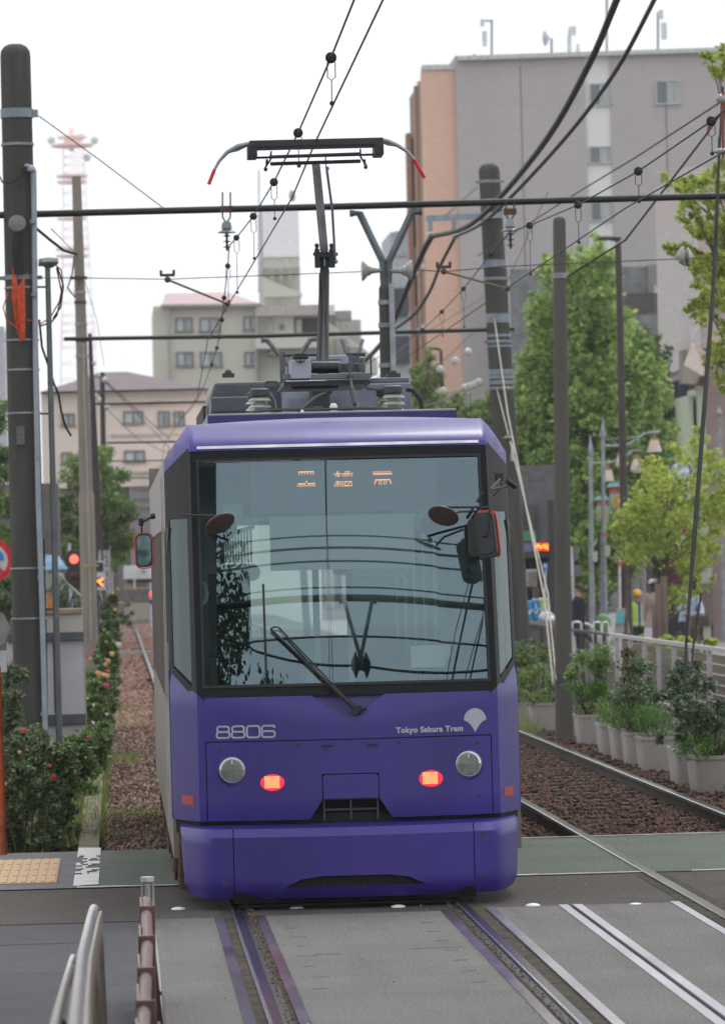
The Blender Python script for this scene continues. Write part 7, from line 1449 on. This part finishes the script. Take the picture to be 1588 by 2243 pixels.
def skeleton(H=1.68, lean=0, arms=None, legs=None, look=0):
    k = H / 1.70; J = {}
    def P(n, x, y, z, r_): J[n] = ((x * k, y * k, z * k), r_ * k)
    P('pelvis', 0, 0, .92, .12); P('waist', 0, lean * .3, 1.08, .11); P('chest', 0, lean * .8, 1.30, .13); P('neck', 0, lean, 1.46, .052); P('jaw', 0, lean - .015, 1.54, .07); P('crown', 0, lean, 1.64, .085)
    for s, sg in (('l', 1), ('r', -1)):
        P(s + 'sho', sg * .17, lean * .9, 1.38, .055); A = (arms or {}).get(s, ((sg * .22, 0, 1.12), (sg * .21, -.05, .88)))
        P(s + 'elb', *A[0], .042); P(s + 'wri', *A[1], .028); w_ = A[1]; e = A[0]; d = Vector(w_) - Vector(e); d.normalize(); pm = Vector(w_) + d * .06; P(s + 'palm', *pm, .03)
        for i in range(5): q = pm + d * (.05 + .02 * (i in (1, 2, 3))) * (.6 if i == 4 else 1) + Vector((0, -.02 + .013 * i, 0)) + (Vector((sg * -.03, -.01, 0)) if i == 4 else Vector((0, 0, 0))); P(s + 'f%d' % i, *q, .009)
        Lg = (legs or {}).get(s, ((sg * .09, 0, .50), (sg * .09, .02, .08))); P(s + 'hip', sg * .09, 0, .86, .085); P(s + 'kne', *Lg[0], .055); P(s + 'ank', *Lg[1], .038); P(s + 'toe', Lg[1][0], Lg[1][1] - .14, Lg[1][2] - .045, .032)
    return J, k
def loft(rings, n=20):
    g = MB(); 
    for (cx, cy, cz, rx, ry) in rings: g.v += [(cx + rx * math.cos(2 * math.pi * j / n), cy + ry * math.sin(2 * math.pi * j / n), cz) for j in range(n)]
    k = len(rings); g.f = [(i * n + j, i * n + (j + 1) % n, (i + 1) * n + (j + 1) % n, (i + 1) * n + j) for i in range(k - 1) for j in range(n)]; g.m = [0] * len(g.f); return g
def person(px, Y, head_top_py, label, outfit, yaw_=0, H=1.68, **kw):
    zt = at(px, head_top_py, Y).z; x = at(px, head_top_py, Y).x; J, k = skeleton(H, **kw); z0 = zt - H - .02
    t = thing('person', (x, Y, z0), label, 'person'); t.rotation_euler = (0, 0, yaw_); b = body(t, J); outfit(t, J, k); 
    g = MB(); c = Vector(J['crown'][0]); j_ = Vector(J['jaw'][0])
    g.ball(c + Vector((0, -.085 * k, -.07 * k)), .014 * k, 8, 5, (1, 1.2, 1.2)); g.ball(j_ + Vector((0, -.075 * k, -.0 * k)), .02 * k, 8, 4, (1.2, .4, .35))
    for s in (-1, 1): g.ball(c + Vector((s * .088 * k, 0, -.06 * k)), .022 * k, 8, 5, (.4, .8, 1.2))
    g.build('facial_feature', M('skin_dark', (.36, .18, .12), .55), t, smooth=60); return t
def sleeves(t, J, mat, r_=1.45, name='sleeve', long=True):
    for s in 'lr': g = MB(); P = [Vector(J[s + 'sho'][0]) + Vector((0, 0, .01)), Vector(J[s + 'elb'][0]), Vector(J[s + 'wri'][0])]; g.tube(P if long else P[:2], ([.075, .06, .045] if long else [.075, .065]), 10); g.build(name, mat, t, smooth=60)
def torso(t, J, mat, z0, name, flare=1.0, k=1, n=20):
    ch = J['chest'][0]; pe = J['pelvis'][0]; g = loft([(pe[0], pe[1], z0, .19 * flare, .15 * flare), (pe[0], pe[1], pe[2], .175, .135), (J['waist'][0][0], J['waist'][0][1], J['waist'][0][2], .165, .125), (ch[0], ch[1], ch[2], .20, .14), (ch[0], ch[1], ch[2] + .09, .19, .12), (ch[0], ch[1], ch[2] + .15, .09, .08)], n); return g.build(name, mat, t, smooth=60)
def trousers(t, J, mat, bot=.08):
    g = MB()
    for s in 'lr': g.tube([J[s + 'hip'][0], J[s + 'kne'][0], Vector(J[s + 'ank'][0]) + Vector((0, 0, .02))], [.10, .075, .06], 12)
    p = J['pelvis'][0]; g.ball((p[0], p[1], p[2] - .03), .15, 14, 8, (1.05, .8, .8)); g.build('trousers', mat, t, smooth=60)
    g = MB()
    for s in 'lr': a = Vector(J[s + 'ank'][0]); b = Vector(J[s + 'toe'][0]); g.tube([a + Vector((0, .05, -.04)), a + Vector((0, -.03, -.03)), b], [.04, .048, .035], 8)
    g.build('shoes', C['black'], t, smooth=60)
def hair(t, J, scale=1.0, long=0, mat=hairm):
    c = Vector(J['crown'][0]); g = MB(); g.ball(c + Vector((0, .015, -.015)), .098 * scale, 16, 10, (1, 1.1, 1.05)); g.v = [v if not (v[1] < c.y - .04 and v[2] < c.z - .0) else (v[0] * 1, c.y - .04, v[2]) for v in g.v]
    if long: g.ball(c + Vector((0, .06, -.12)), .075, 12, 8, (1.1, .6, 1.6))
    g.build('hair', mat, t, smooth=60)
navy = M('navy_cloth', (.010, .012, .022), .85); 
def out_coat(t, J, k): torso(t, J, navy, .62, 'coat', 1.05); sleeves(t, J, navy); trousers(t, J, navy); hair(t, J); 
person(1266, 96, 1279, 'person with short dark hair in a long dark coat, standing beside the plain post', out_coat, math.radians(-70), 1.70)
hv = M('hi_vis_yellow', (.42, .72, .04), .7, var=.1); rf = M('reflective_tape', (.55, .62, .50), .3); navyt = M('guard_dark_cloth', (.02, .022, .03), .8)
def out_guard(t, J, k):
    torso(t, J, M('guard_shirt', (.06, .07, .09), .8), .80, 'shirt'); sleeves(t, J, M('guard_shirt', (.06, .07, .09), .8)); trousers(t, J, navyt); g = MB(); c = J['chest'][0]
    for s in (-1, 1):
        gg_ = loft([(s * .10, c[1] - .035, .84, .095, .135), (s * .10, c[1] - .03, 1.1, .09, .125), (s * .105, c[1] - .03, 1.30, .095, .135), (s * .12, c[1] - .02, 1.41, .06, .10)], 14); gg_.build('vest_half', hv, t, smooth=60)
        b_ = MB(); b_.bb(s * .05 - .018, s * .05 + .018, -.175, -.165, .86, 1.36); b_.box((s * .10, -.172, .90), (.17, .01, .03)); b_.build('reflective_strip', rf, t)
    c = Vector(J['crown'][0]); g = MB(); g.lathe([(.10, -.02), (.108, .01), (.105, .05), (.085, .09), (.04, .115), (.005, .12)], c + Vector((0, 0, -.02)), 18); g.box(c + Vector((0, -.12, -.03)), (.15, .11, .012)); g.build('cap', M('cap_yellow', (.85, .50, .02), .6), t, smooth=50)
person(1395, 104, 1293, 'person in a yellow cap and bright yellow-green safety vest beside the brown lamp', out_guard, .15, 1.66)
bg_ = M('beige_cloth', (.36, .28, .25), .9, var=.1)
def out_beige(t, J, k):
    torso(t, J, bg_, .78, 'jacket', 1.0); sleeves(t, J, bg_); g = loft([(0, 0, .30, .26, .22), (0, 0, .55, .22, .19), (0, 0, .95, .16, .13)], 20); g.build('skirt', M('white_skirt', (.55, .53, .56), .8, var=.1, scale=10, stretch=(6, 6, .5)), t, smooth=60); g = loft([(0, 0, .62, .21, .18), (0, 0, .95, .18, .15)], 20); g.build('tunic', bg_, t, smooth=60)
    g = MB(); g.ball((0, .17, 1.18), .15, 14, 8, (1, .6, 1.25)); bp_ = g.build('backpack', M('pack_beige', (.30, .235, .20), .85), t, smooth=60); g = MB()
    for s in (-1, 1): g.tube([(s * .09, .12, 1.36), (s * .11, -.02, 1.42), (s * .11, -.13, 1.30), (s * .12, -.05, 1.08)], .018, 6)
    g.build('strap', navyt, bp_, smooth=60); hair(t, J, 1.05, 1); c = Vector(J['crown'][0]); g = MB(); g.lathe([(.11, -.01), (.10, .04), (.06, .085), (.005, .095)], c + Vector((0, .01, .01)), 16); g.build('hat', M('pale_hat', (.45, .45, .46), .8), t, smooth=50)
person(1430, 97, 1270, 'person in a beige jacket with a backpack and white skirt, seen from behind', out_beige, math.pi + .2, 1.64)
# cyclist
def out_cyc(t, J, k): torso(t, J, M('pale_blue_shirt', (.38, .45, .62), .8, var=.12, scale=8), .86, 'shirt'); sleeves(t, J, MATS['pale_blue_shirt']); trousers(t, J, navyt); hair(t, J)
cy = at(1502, 1272, 90); 
person(1503, 90, 1272, 'person in a loose pale blue shirt riding a bicycle past the shop', out_cyc, .25, 1.66, lean=-.08, arms={'l': ((.25, -.16, 1.15), (.20, -.36, 1.02)), 'r': ((-.25, -.16, 1.15), (-.20, -.36, 1.02))}, legs={'l': ((.11, -.30, .72), (.12, -.22, .30)), 'r': ((-.11, -.22, .58), (-.12, -.10, .16))})
S = Sub('bicycle', (cy.x, 90, cy.z - 1.68), 'black bicycle with a front basket under the person in the pale blue shirt', 'bicycle'); zb_ = cy.z - 1.68; o_ = Vector((cy.x, 90, zb_)); Rz = Matrix.Rotation(.25, 3, 'Z')
def W_(x, y, z): return o_ + Rz @ Vector((x, y, z))
for yy in (-.62, .48):
    c = W_(0, yy, .32); u = Rz @ Vector((0, 1, 0)); g = MB(); g.tube([c + u * math.cos(t) * .31 + Vector((0, 0, 1)) * math.sin(t) * .31 for t in [i * math.pi / 14 for i in range(29)]], .02, 6); wl = S.part('wheel', g, C['rubber'], smooth=60); g = MB()
    for i in range(12): t = i * math.pi / 6; g.tube([c, c + u * math.cos(t) * .3 + Vector((0, 0, 1)) * math.sin(t) * .3], .003, 3)
    S.part('spokes', g, C['alu'], wl)
g = MB(); [g.tube(p, .016, 6) for p in ([W_(0, -.62, .32), W_(0, -.50, .92), W_(0, -.48, 1.0)], [W_(0, -.52, .75), W_(0, -.05, .35), W_(0, .10, .80)], [W_(0, -.05, .35), W_(0, .48, .32), W_(0, .10, .70)])]; S.part('frame', g, C['black'], smooth=60)
g = MB(); g.tube([W_(-.24, -.36, 1.02), W_(-.18, -.46, 1.03), W_(.18, -.46, 1.03), W_(.24, -.36, 1.02)], .013, 6); S.part('handlebar', g, C['alu'], smooth=60); g = MB(); g.ball(W_(0, .12, .86), .1, 12, 6, (.8, 1.3, .4)); S.part('saddle', g, C['black'], smooth=60); g = MB(); g.box(W_(0, -.68, .86), (.32, .24, .22), Rz); S.part('basket', g, drk)
# ================================================================== LEFT SIDE THINGS
S = Sub('control_cabinet', (at(100, 1600, 49.3).x, 49.3, -.4), 'large pale control cabinet with dark brackets behind the thick left pole', 'cabinet'); Y = 49.35
a = at(20, 1620, Y); b = at(183, 1338, Y); pc = M('cabinet_lavender', (.56, .55, .60), .5, var=.05); g = MB(); g.bb(a.x, b.x, Y, Y + .45, at(100, 1615, Y).z, at(100, 1400, Y).z); S.part('door_panel', g, pc, bevel=.01)
g = MB(); p = at(30, 1390, Y); q = at(179, 1342, Y); g.bb(p.x, q.x, Y + .02, Y + .45, at(100, 1396, Y).z, at(100, 1345, Y).z); S.part('upper_panel', g, M('cabinet_beige', (.56, .53, .48), .6, var=.04)); g = MB(); g.bb(p.x - .02, q.x + .01, Y - .02, Y + .47, at(100, 1345, Y).z, at(100, 1335, Y).z); S.part('cabinet_lid', g, M('lid_ochre', (.38, .31, .22), .7))
for y0, y1 in ((1386, 1404), (1566, 1588)): g = MB(); g.bb(a.x, b.x, Y - .06, Y - .005, at(100, y1, Y).z, at(100, y0, Y).z); br = S.part('mount_bar', g, M('bar_grey', (.10, .11, .125), .5), bevel=.005)
g = MB(); g.bb(at(118, 1500, Y).x, at(121, 1500, Y).x, Y - .006, Y - .002, at(100, 1562, Y).z, at(100, 1406, Y).z); S.part('door_gap', g, M('gap_dark', (.06, .055, .06), .8)); g = MB(); c = at(157, 1616, Y + .1); g.tube([(c.x, Y + .1, -.5), c], .04, 10); S.part('leg', g, C['dgrey'])
g = MB(); g.bb(b.x - .01, b.x + .004, Y - .004, Y + .45, at(183, 1615, Y).z, at(183, 1400, Y).z); S.part('ochre_edge', g, M('lid_ochre', (.38, .31, .22), .7))
# road sign
Y = 60; S = Sub('road_sign', (at(-18, 1400, Y).x, Y, -.5), 'round red-ringed sign with a blue vehicle symbol, cut by the left edge', 'traffic sign'); c = at(-18, 1228, Y); k = 1 / ppm(Y)
g = MB(); g.tube([(c.x, Y + .05, -.5), (c.x, Y + .05, c.z + .3)], .03, 10); S.part('post', g, C['steel']); g = MB(); g.lathe([(48 * k, 0), (48 * k, .01)], c, 40, (0, -1, 0)); S.part('ring', g, M('sign_ring_red', (.60, .01, .03), .35)); g = MB(); g.lathe([(35 * k, .0), (35 * k, .013)], c, 40, (0, -1, 0)); S.part('face', g, M('sign_face', (.52, .50, .48), .4))
g = MB(); P = [(-22, 8), (-18, 14), (-4, 14), (6, 10), (10, 22), (20, 16), (26, 6), (26, -4), (-22, -4)]; g.prism([(x * k, y * k + .02) for x, y in P], -.02, -.014, o=c); S.part('vehicle_symbol', g, M('sign_symbol_blue', (.03, .22, .62), .4)); g = MB(); g.bar(c + Vector((-30 * k, -.024, 26 * k)), c + Vector((26 * k, -.024, -30 * k)), .05, .004, up=(0, -1, 0)); S.part('slash', g, M('sign_ring_red', (.60, .01, .03), .35))
S = Sub('barrier_housing', (at(0, 1400, 46).x, 46, -.5), 'grey eight-sided sign back and white lower panel cut by the left edge', 'sign'); Y = 46; g = MB(); c = at(-24, 1378, Y); r_ = 46 / ppm(Y); g.lathe([(r_, 0), (r_, .03)], c, 8, (0, -1, 0)); S.part('octagon_plate', g, M('plate_grey_pink', (.24, .22, .225), .7)); g = MB(); q = at(-24, 1450, Y); g.box(q, (.36, .05, .22)); S.part('white_panel', g, M('panel_white', (.45, .46, .50), .5)); g = MB(); g.tube([(c.x, Y + .05, -.5), (c.x, Y + .05, c.z)], .03, 8); S.part('post', g, C['steel'])
g = MB(); a = G(8, 1872, 0); g.tube([(a.x, a.y, -.02), (a.x - .015, a.y, at(5, 1460, a.y).z)], .027, 12); tag(g.build('marker_post', M('rusty_orange_paint', (.38, .075, .02), .7, var=.4, scale=7), smooth=50, loc=(a.x, a.y, -.02)), 'rusty orange post at the left edge beside the tactile paving', 'post')
# signals
Y = 100; S = Sub('signal', (at(156, 1340, Y).x, Y, -.5), 'crossing signal with a glowing red lamp on a white post, left of the tan pole', 'signal'); g = MB(); g.tube([(at(157, 1340, Y).x, Y, -.5), at(152, 1190, Y)], .035, 8); S.part('post', g, M('signal_post', (.5, .48, .52), .6), smooth=50)
for k, (py, lit) in enumerate(((1225, 1), (1262, 0))):
    c = at(163, py, Y - .15); g = MB(); g.lathe([(.20, .12), (.22, .1), (.22, -.02), (.12, -.04)], c, 20, (0, -1, 0)); hsd = S.part('lamp_housing', g, C['black'], smooth=40); g = MB(); g.lathe([(.10, 0), (.07, .03), (.005, .04)], c + Vector((-.01, -.12, 0)), 18, (0, -1, 0)); S.part('lamp_lens', g, EM('signal_red', (1, .10, .06), 3.0) if lit else M('dark_lens', (.08, .005, .005), .3), hsd, smooth=60)
    g = MB(); g.tube([c + Vector((.12 * math.cos(t), -.25, .12 * math.sin(t))) for t in [i * math.pi / 8 for i in range(9)]], .02, 5); S.part('hood', g, C['black'], hsd)
Y = 102; S = Sub('arrow_signal', (at(222, 1320, Y).x, Y, -.5), 'white-framed signal box showing an orange arrow, right of the tan pole', 'signal'); a = at(213, 1293, Y); b = at(228, 1229, Y); g = MB(); g.bb(a.x, b.x + .02, Y, Y + .15, a.z, b.z); S.part('white_frame', g, M('frame_white', (.55, .58, .64), .5)); g = MB()
for (y0, y1) in ((1232, 1252), (1265, 1285)): p = at(209, y1, Y); q = at(226, y0, Y); g.bb(p.x, q.x, Y - .03, Y + .01, p.z, q.z)
S.part('signal_face', g, C['black']); g = MB(); c = at(220, 1275, Y - .05); g.bar(c + Vector((.06, 0, .09)), c + Vector((-.03, 0, 0)), .05, .02, up=(0, -1, 0)); g.bar(c + Vector((-.03, 0, 0)), c + Vector((.06, 0, -.09)), .05, .02, up=(0, -1, 0)); g.bar(c + Vector((-.03, 0, .06)), c + Vector((-.06, 0, -.0)), .05, .02, up=(0, -1, 0)); S.part('lit_arrow', g, EM('arrow_orange', (1, .30, .06), 2.2)); g = MB(); g.tube([(a.x + .08, Y + .1, -.5), (a.x + .08, Y + .1, b.z + .25)], .035, 8); S.part('post', g, C['steel'])
Y = 106; S = Sub('banner', (at(236, 1330, Y).x, Y, -.5), 'tall narrow white banner with red and grey vertical writing beside the arrow signal', 'banner'); a = at(229, 1321, Y); b = at(240, 1206, Y); g = MB(); g.bb(a.x, b.x, Y, Y + .02, a.z, b.z); S.part('cloth', g, M('banner_white', (.48, .48, .50), .7)); g = MB(); g2 = MB(); random.seed(9)
for i in range(11):
    py = 1211 + i * 10; G2 = g if i in (0, 1, 9) else g2
    for j in range(4): c = at(234 + random.uniform(-2.5, 2.5), py + random.uniform(-3, 3), Y - .006); G2.box(c, (random.uniform(.015, .06), .004, random.uniform(.008, .05)))
S.part('red_writing', g, M('ink_red', (.45, .03, .05), .7)); S.part('grey_writing', g2, M('ink_grey', (.14, .13, .16), .7)); g = MB(); g.tube([(b.x + .02, Y + .03, -.5), (b.x + .01, Y + .03, b.z + .1)], .015, 6); S.part('pole', g, C['steel'])
Y = 150; S = Sub('shop_sign', at(102, 1150, Y), 'small green, white and red vertical shop sign left of the slim post', 'sign')
for (y0, y1, m_) in ((1105, 1120, M('s_green', (.02, .32, .09), .5)), (1120, 1139, C['white']), (1139, 1142, M('s_blue', (.05, .06, .3), .5)), (1142, 1152, M('s_red', (.6, .06, .04), .5))): a = at(97, y1, Y); b = at(109, y0, Y); g = MB(); g.bb(a.x, b.x, Y, Y + .1, a.z, b.z); S.part('sign_band', g, m_)
Y = 115; S = Sub('tarpaulin', at(125, 1250, Y), 'blue sloping tarpaulin roof behind the pale box, left', 'tarpaulin'); g = MB(); P = [at(100, 1216, Y + .5), at(128, 1218, Y + .5), at(148, 1247, Y), at(98, 1250, Y)]; g.add(P, [(0, 1, 2, 3)]); S.part('cloth', g, M('tarp_blue', (.14, .28, .42), .6, var=.4, scale=4), solid=.03); g = MB(); [g.tube([at(x, 1248, Y), (at(x, 1248, Y).x, Y, -.5)], .03, 6) for x in (101, 146)]; S.part('leg', g, C['steel'])
# far end of the street
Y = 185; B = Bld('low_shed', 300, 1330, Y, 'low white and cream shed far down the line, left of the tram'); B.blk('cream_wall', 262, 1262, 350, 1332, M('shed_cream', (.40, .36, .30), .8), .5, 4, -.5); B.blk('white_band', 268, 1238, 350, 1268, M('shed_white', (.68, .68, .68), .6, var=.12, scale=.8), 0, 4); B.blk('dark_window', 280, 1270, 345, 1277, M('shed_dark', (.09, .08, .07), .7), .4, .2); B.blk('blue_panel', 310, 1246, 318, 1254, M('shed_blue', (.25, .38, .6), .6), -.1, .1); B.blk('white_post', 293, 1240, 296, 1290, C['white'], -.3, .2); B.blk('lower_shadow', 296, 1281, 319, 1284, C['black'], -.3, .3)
Y = 168; S = Sub('far_fence', (at(300, 1320, Y).x, Y, -.5), 'low brown-grey fence across the end of the straight track', 'fence'); a = at(262, 1322, Y); b = at(350, 1290, Y); g = MB(); g.bb(a.x, b.x, Y, Y + .1, a.z, b.z); S.part('boards', g, M('far_fence_brown', (.16, .125, .12), .9, var=.3))
Y = 158; S = Sub('tail_signal', (at(332, 1320, Y).x, Y, -.3), 'small far signal with a red light next to the tram side mirror', 'signal'); g = MB(); g.tube([(at(332, 1320, Y).x, Y, -.3), at(331, 1278, Y)], .06, 8); g.box(at(331, 1281, Y), (.12, .1, .16)); S.part('post', g, M('far_white', (.45, .48, .6), .5)); g = MB(); g.ball(at(332, 1301, Y - .1), .075, 10, 6); S.part('red_lamp', g, EM('far_red', (1, .05, .03), 2.5)); g = MB(); g.box(at(333, 1318, Y), (.18, .2, .14)); S.part('foot', g, C['black'])
bush(264, 300, 1322, 160, 'strip of weeds at the foot of the far fence', [], 44, lf_rd, 14, leaf=.12, zb=-.4, per=80, cat='weeds', name='weed_strip')
# bollards / bicycles glimpsed behind the cabinet
Y = 82; S = Sub('parked_bicycle', (at(143, 1330, Y).x, Y, -.5), 'parked bicycle glimpsed behind the pale cabinet', 'bicycle'); g = MB(); c = at(146, 1318, Y)
for dx_ in (-.25, .35): q = c + Vector((dx_, dx_ * .5, -.05)); g.tube([q + Vector((math.cos(t) * .28, 0, math.sin(t) * .28)) for t in [i * math.pi / 10 for i in range(21)]], .02, 5)
S.part('wheel', g, C['dgrey'], smooth=60); g = MB(); g.tube([c + Vector((-.25, 0, 0)), c + Vector((0, 0, .35)), c + Vector((.35, 0, .0))], .025, 6); g.tube([c + Vector((0, 0, .35)), c + Vector((-.1, 0, .5)), c + Vector((-.25, 0, .48))], .02, 6); S.part('frame', g, C['steel'], smooth=60)
g = MB(); g.tube([(at(108, 1330, 80).x, 80, -.5), at(108, 1300, 80)], .05, 8); tag(g.build('bollard', M('bollard_orange', (.45, .18, .03), .6), loc=(at(108, 1330, 80).x, 80, -.5)), 'orange bollard between the two left poles', 'bollard')
for (px, py, lb) in ((66, 1310, 'white object'),): pass
B = Bld('garage', 60, 1330, 118, 'dark low building behind the left pole and the tree'); B.blk('wall', -60, 1060, 130, 1400, M('garage_grey', (.13, .12, .115), .9, var=.2), 0, 4, -.5); B.blk('door', 100, 1255, 190, 1330, M('garage_door', (.28, .27, .24), .8, var=.1), -.2, .3)
# ================================================================== HANDRAILS IN FRONT
br_m = M('brown_rail_paint', (.125, .058, .048), .5, var=.15, coat=.2); stl = M('stainless', (.48, .46, .44), .22, .9, var=.1, scale=5, stretch=(1, .1, 1))
S = Sub('pipe_fence', (.11, 21.8, -.2), 'brown pipe fence with a clear end post, running towards the camera', 'fence')
def pz(y): return .485 + (21.8 - y) * .006
g = MB(); g.tube([(.115, 21.7, pz(21.7)), (.10, 19, pz(19)), (.06, 15.5, pz(15.5)), (.0, 11, pz(11))], .026, 14); S.part('pipe', g, br_m, smooth=50)
for y in (20.75, 18.95, 17.35, 15.95, 14.6, 13.3): x = .10 + (y - 19) * .008; g = MB(); g.bb(x - .036, x + .036, y, y + .012, -.1, pz(y) + .045); fl = S.part('flange_plate', g, br_m, bevel=.004); g = MB(); g.bb(x - .03, x - .022, y + .012, y + .9, pz(y) - .10, pz(y) + .02); S.part('side_web', g, br_m, fl)
g = MB(); g.lathe([(.033, 0), (.033, .62)], (.125, 21.95, -.05), 18); S.part('end_post', g, GLASS('clear_sleeve', (.80, .80, .82), (.9, .9, .9), 1.5), smooth=50); g = MB(); g.lathe([(.034, 0), (.034, .022)], (.125, 21.95, .565), 18); g.lathe([(.015, 0), (.015, .6)], (.125, 21.95, -.05), 10); S.part('post_cap', g, C['alu'], smooth=50)
g = MB(); g.bb(.142, .152, 11, 21.7, -.1, .40); S.part('guard_sheet', g, GLASS('guard_acrylic', (.72, .72, .70), (.8, .8, .8), 1.35))
S = Sub('handrail', (-.13, 19.5, 0), 'taller silver handrail with a brushed steel panel under it, bottom left', 'handrail')
def P3_(px, py, Y): return at(px, py, Y)
top = [at(206, 1992, 19.5), at(200, 2010, 19.3), at(180, 2095, 16.6), at(170, 2180, 13.9), at(160, 2290, 11.2)]
g = MB(); g.tube(top, .021, 14); g.ball(top[0], .021, 10, 6); S.part('rail', g, stl, smooth=50)
g = MB(); vs = []
for p in top: vs += [(p.x + .028, p.y, p.z - .01), (p.x + .040 + .012, p.y, -.3)]
g.add(vs, [(i * 2, i * 2 + 1, i * 2 + 3, i * 2 + 2) for i in range(len(top) - 1)]); S.part('side_panel', g, M('brushed_panel', (.26, .225, .185), .35, .7, var=.2, scale=3, stretch=(8, 1, .2)), solid=.012)
g = MB(); p = at(216, 2030, 19.4); g.bb(p.x - .004, p.x + .004, 19.3, 19.5, p.z - .12, p.z + .02); S.part('end_tab', g, stl)
S = Sub('handrail', (-.22, 19.3, 0), 'lower silver handrail to the left of the taller one', 'handrail'); low_ = [at(161, 2100, 19.3), at(155, 2118, 19.1), at(140, 2170, 16.6), at(126, 2225, 14.2), at(110, 2300, 11.8)]
g = MB(); g.tube(low_, .018, 14); g.ball(low_[0], .018, 10, 6); S.part('rail', g, stl, smooth=50); g = MB(); g.tube([low_[1] + Vector((.01, 0, -.02)), low_[1] + Vector((.012, -.3, -.05)), low_[1] + Vector((.015, -.4, -.4))], .011, 8); g.tube([low_[3] + Vector((.01, 0, -.02)), low_[3] + Vector((.05, 0, -.06)), low_[3] + Vector((.05, 0, -.6))], .011, 8); S.part('rail_bracket', g, C['rust'], smooth=50)

# ================================================================== AIR
hz = MB(); hz.bb(-340, 340, -140, 920, -1.6, 72)
hm = bpy.data.materials.new('haze_air'); hm.use_nodes = True; n = hm.node_tree; n.nodes.clear(); v = n.nodes.new('ShaderNodeVolumePrincipled'); v.inputs['Color'].default_value = (.97, .98, 1, 1); v.inputs['Density'].default_value = .00027; v.inputs['Anisotropy'].default_value = 0.0
o_ = n.nodes.new('ShaderNodeOutputMaterial'); n.links.new(v.outputs[0], o_.inputs['Volume'])
try: hm.cycles.homogeneous_volume = True
except Exception: pass
ho = hz.build('haze', hm); ho['kind'] = 'stuff'; ho['label'] = 'pale haze filling the air between the camera and the far buildings'; ho['category'] = 'haze'
try: scn.cycles.volume_bounces = 1; scn.cycles.volume_step_rate = 10
except Exception: pass
# ------------------------------------------------------------------ pieces that lie apart become parts of their own
def split_pieces(o):
    me = o.data; nv = len(me.vertices); co = np.empty(nv * 3, np.float32); me.vertices.foreach_get('co', co); co = co.reshape(-1, 3).astype(float)
    par = list(range(nv))
    def fnd(a):
        while par[a] != a: par[a] = par[par[a]]; a = par[a]
        return a
    for e in me.edges: a, b = fnd(e.vertices[0]), fnd(e.vertices[1]); par[a] = b
    root = np.array([fnd(i) for i in range(nv)]); ids, isl = np.unique(root, return_inverse=True); k = len(ids)
    if k < 2 or k > 400: return
    lo = np.array([co[isl == i].min(0) for i in range(k)]); hi = np.array([co[isl == i].max(0) for i in range(k)]); size = (hi - lo).max(1); par = list(range(k))
    for i in range(k):
        for j in range(i + 1, k):
            gp = np.maximum(0, np.maximum(lo[j] - hi[i], lo[i] - hi[j]))
            if math.sqrt((gp ** 2).sum()) <= max(.02, .5 * max(size[i], size[j])): par[fnd(i)] = fnd(j)
    pc = np.array([fnd(i) for i in range(k)])[isl]; ps = sorted(set(pc.tolist()))
    if len(ps) < 2: return
    polys = [(tuple(p.vertices), p.material_index, p.use_smooth) for p in me.polygons]; base = o.name.split('.')[0]; first = True
    for q in ps:
        idx = np.nonzero(pc == q)[0]; mp = {int(v): n_ for n_, v in enumerate(idx)}; sel = [p for p in polys if p[0][0] in mp]; m2 = bpy.data.meshes.new(base)
        m2.from_pydata([tuple(co[i]) for i in idx], [], [tuple(mp[v] for v in p[0]) for p in sel]); [m2.materials.append(m_) for m_ in me.materials]
        m2.polygons.foreach_set('material_index', [p[1] for p in sel]); m2.polygons.foreach_set('use_smooth', [p[2] for p in sel])
        if any(p[2] for p in sel): m2.set_sharp_from_angle(angle=R(40))
        if first: o.data = m2; first = False
        else: c = o.copy(); c.data = m2; COL.objects.link(c)
SPLIT = {'seam_backing', 'hatch_bolt', 'hatch_latch', 'bolt', 'mirror_mount_panel', 'flank_flash', 'saloon_window', 'destination_dots', 'desk_stalk', 'mirror_bracket', 'bogie', 'side_louvre', 'insulator_cap', 'insulator_plinth', 'power_cable', 'lifting_eye', 'pantograph_frame', 'bracket_arch', 'linkage', 'knuckle_spring', 'head_spring_box', 'pipe_collar', 'black_cable', 'arm_clamp', 'insulator', 'balcony_screen', 'platform', 'limb', 'facial_feature', 'shoes', 'signal_face', 'red_writing', 'grey_writing', 'rail_bracket'}
for o in list(scn.objects):
    if o.type == 'MESH' and o.name.split('.')[0] in SPLIT and not (o.children): split_pieces(o)
for o in list(scn.objects):
    if o.type == 'MESH' and o.name.split('.')[0] == 'pantograph_frame': 
        ch = list(o.children)
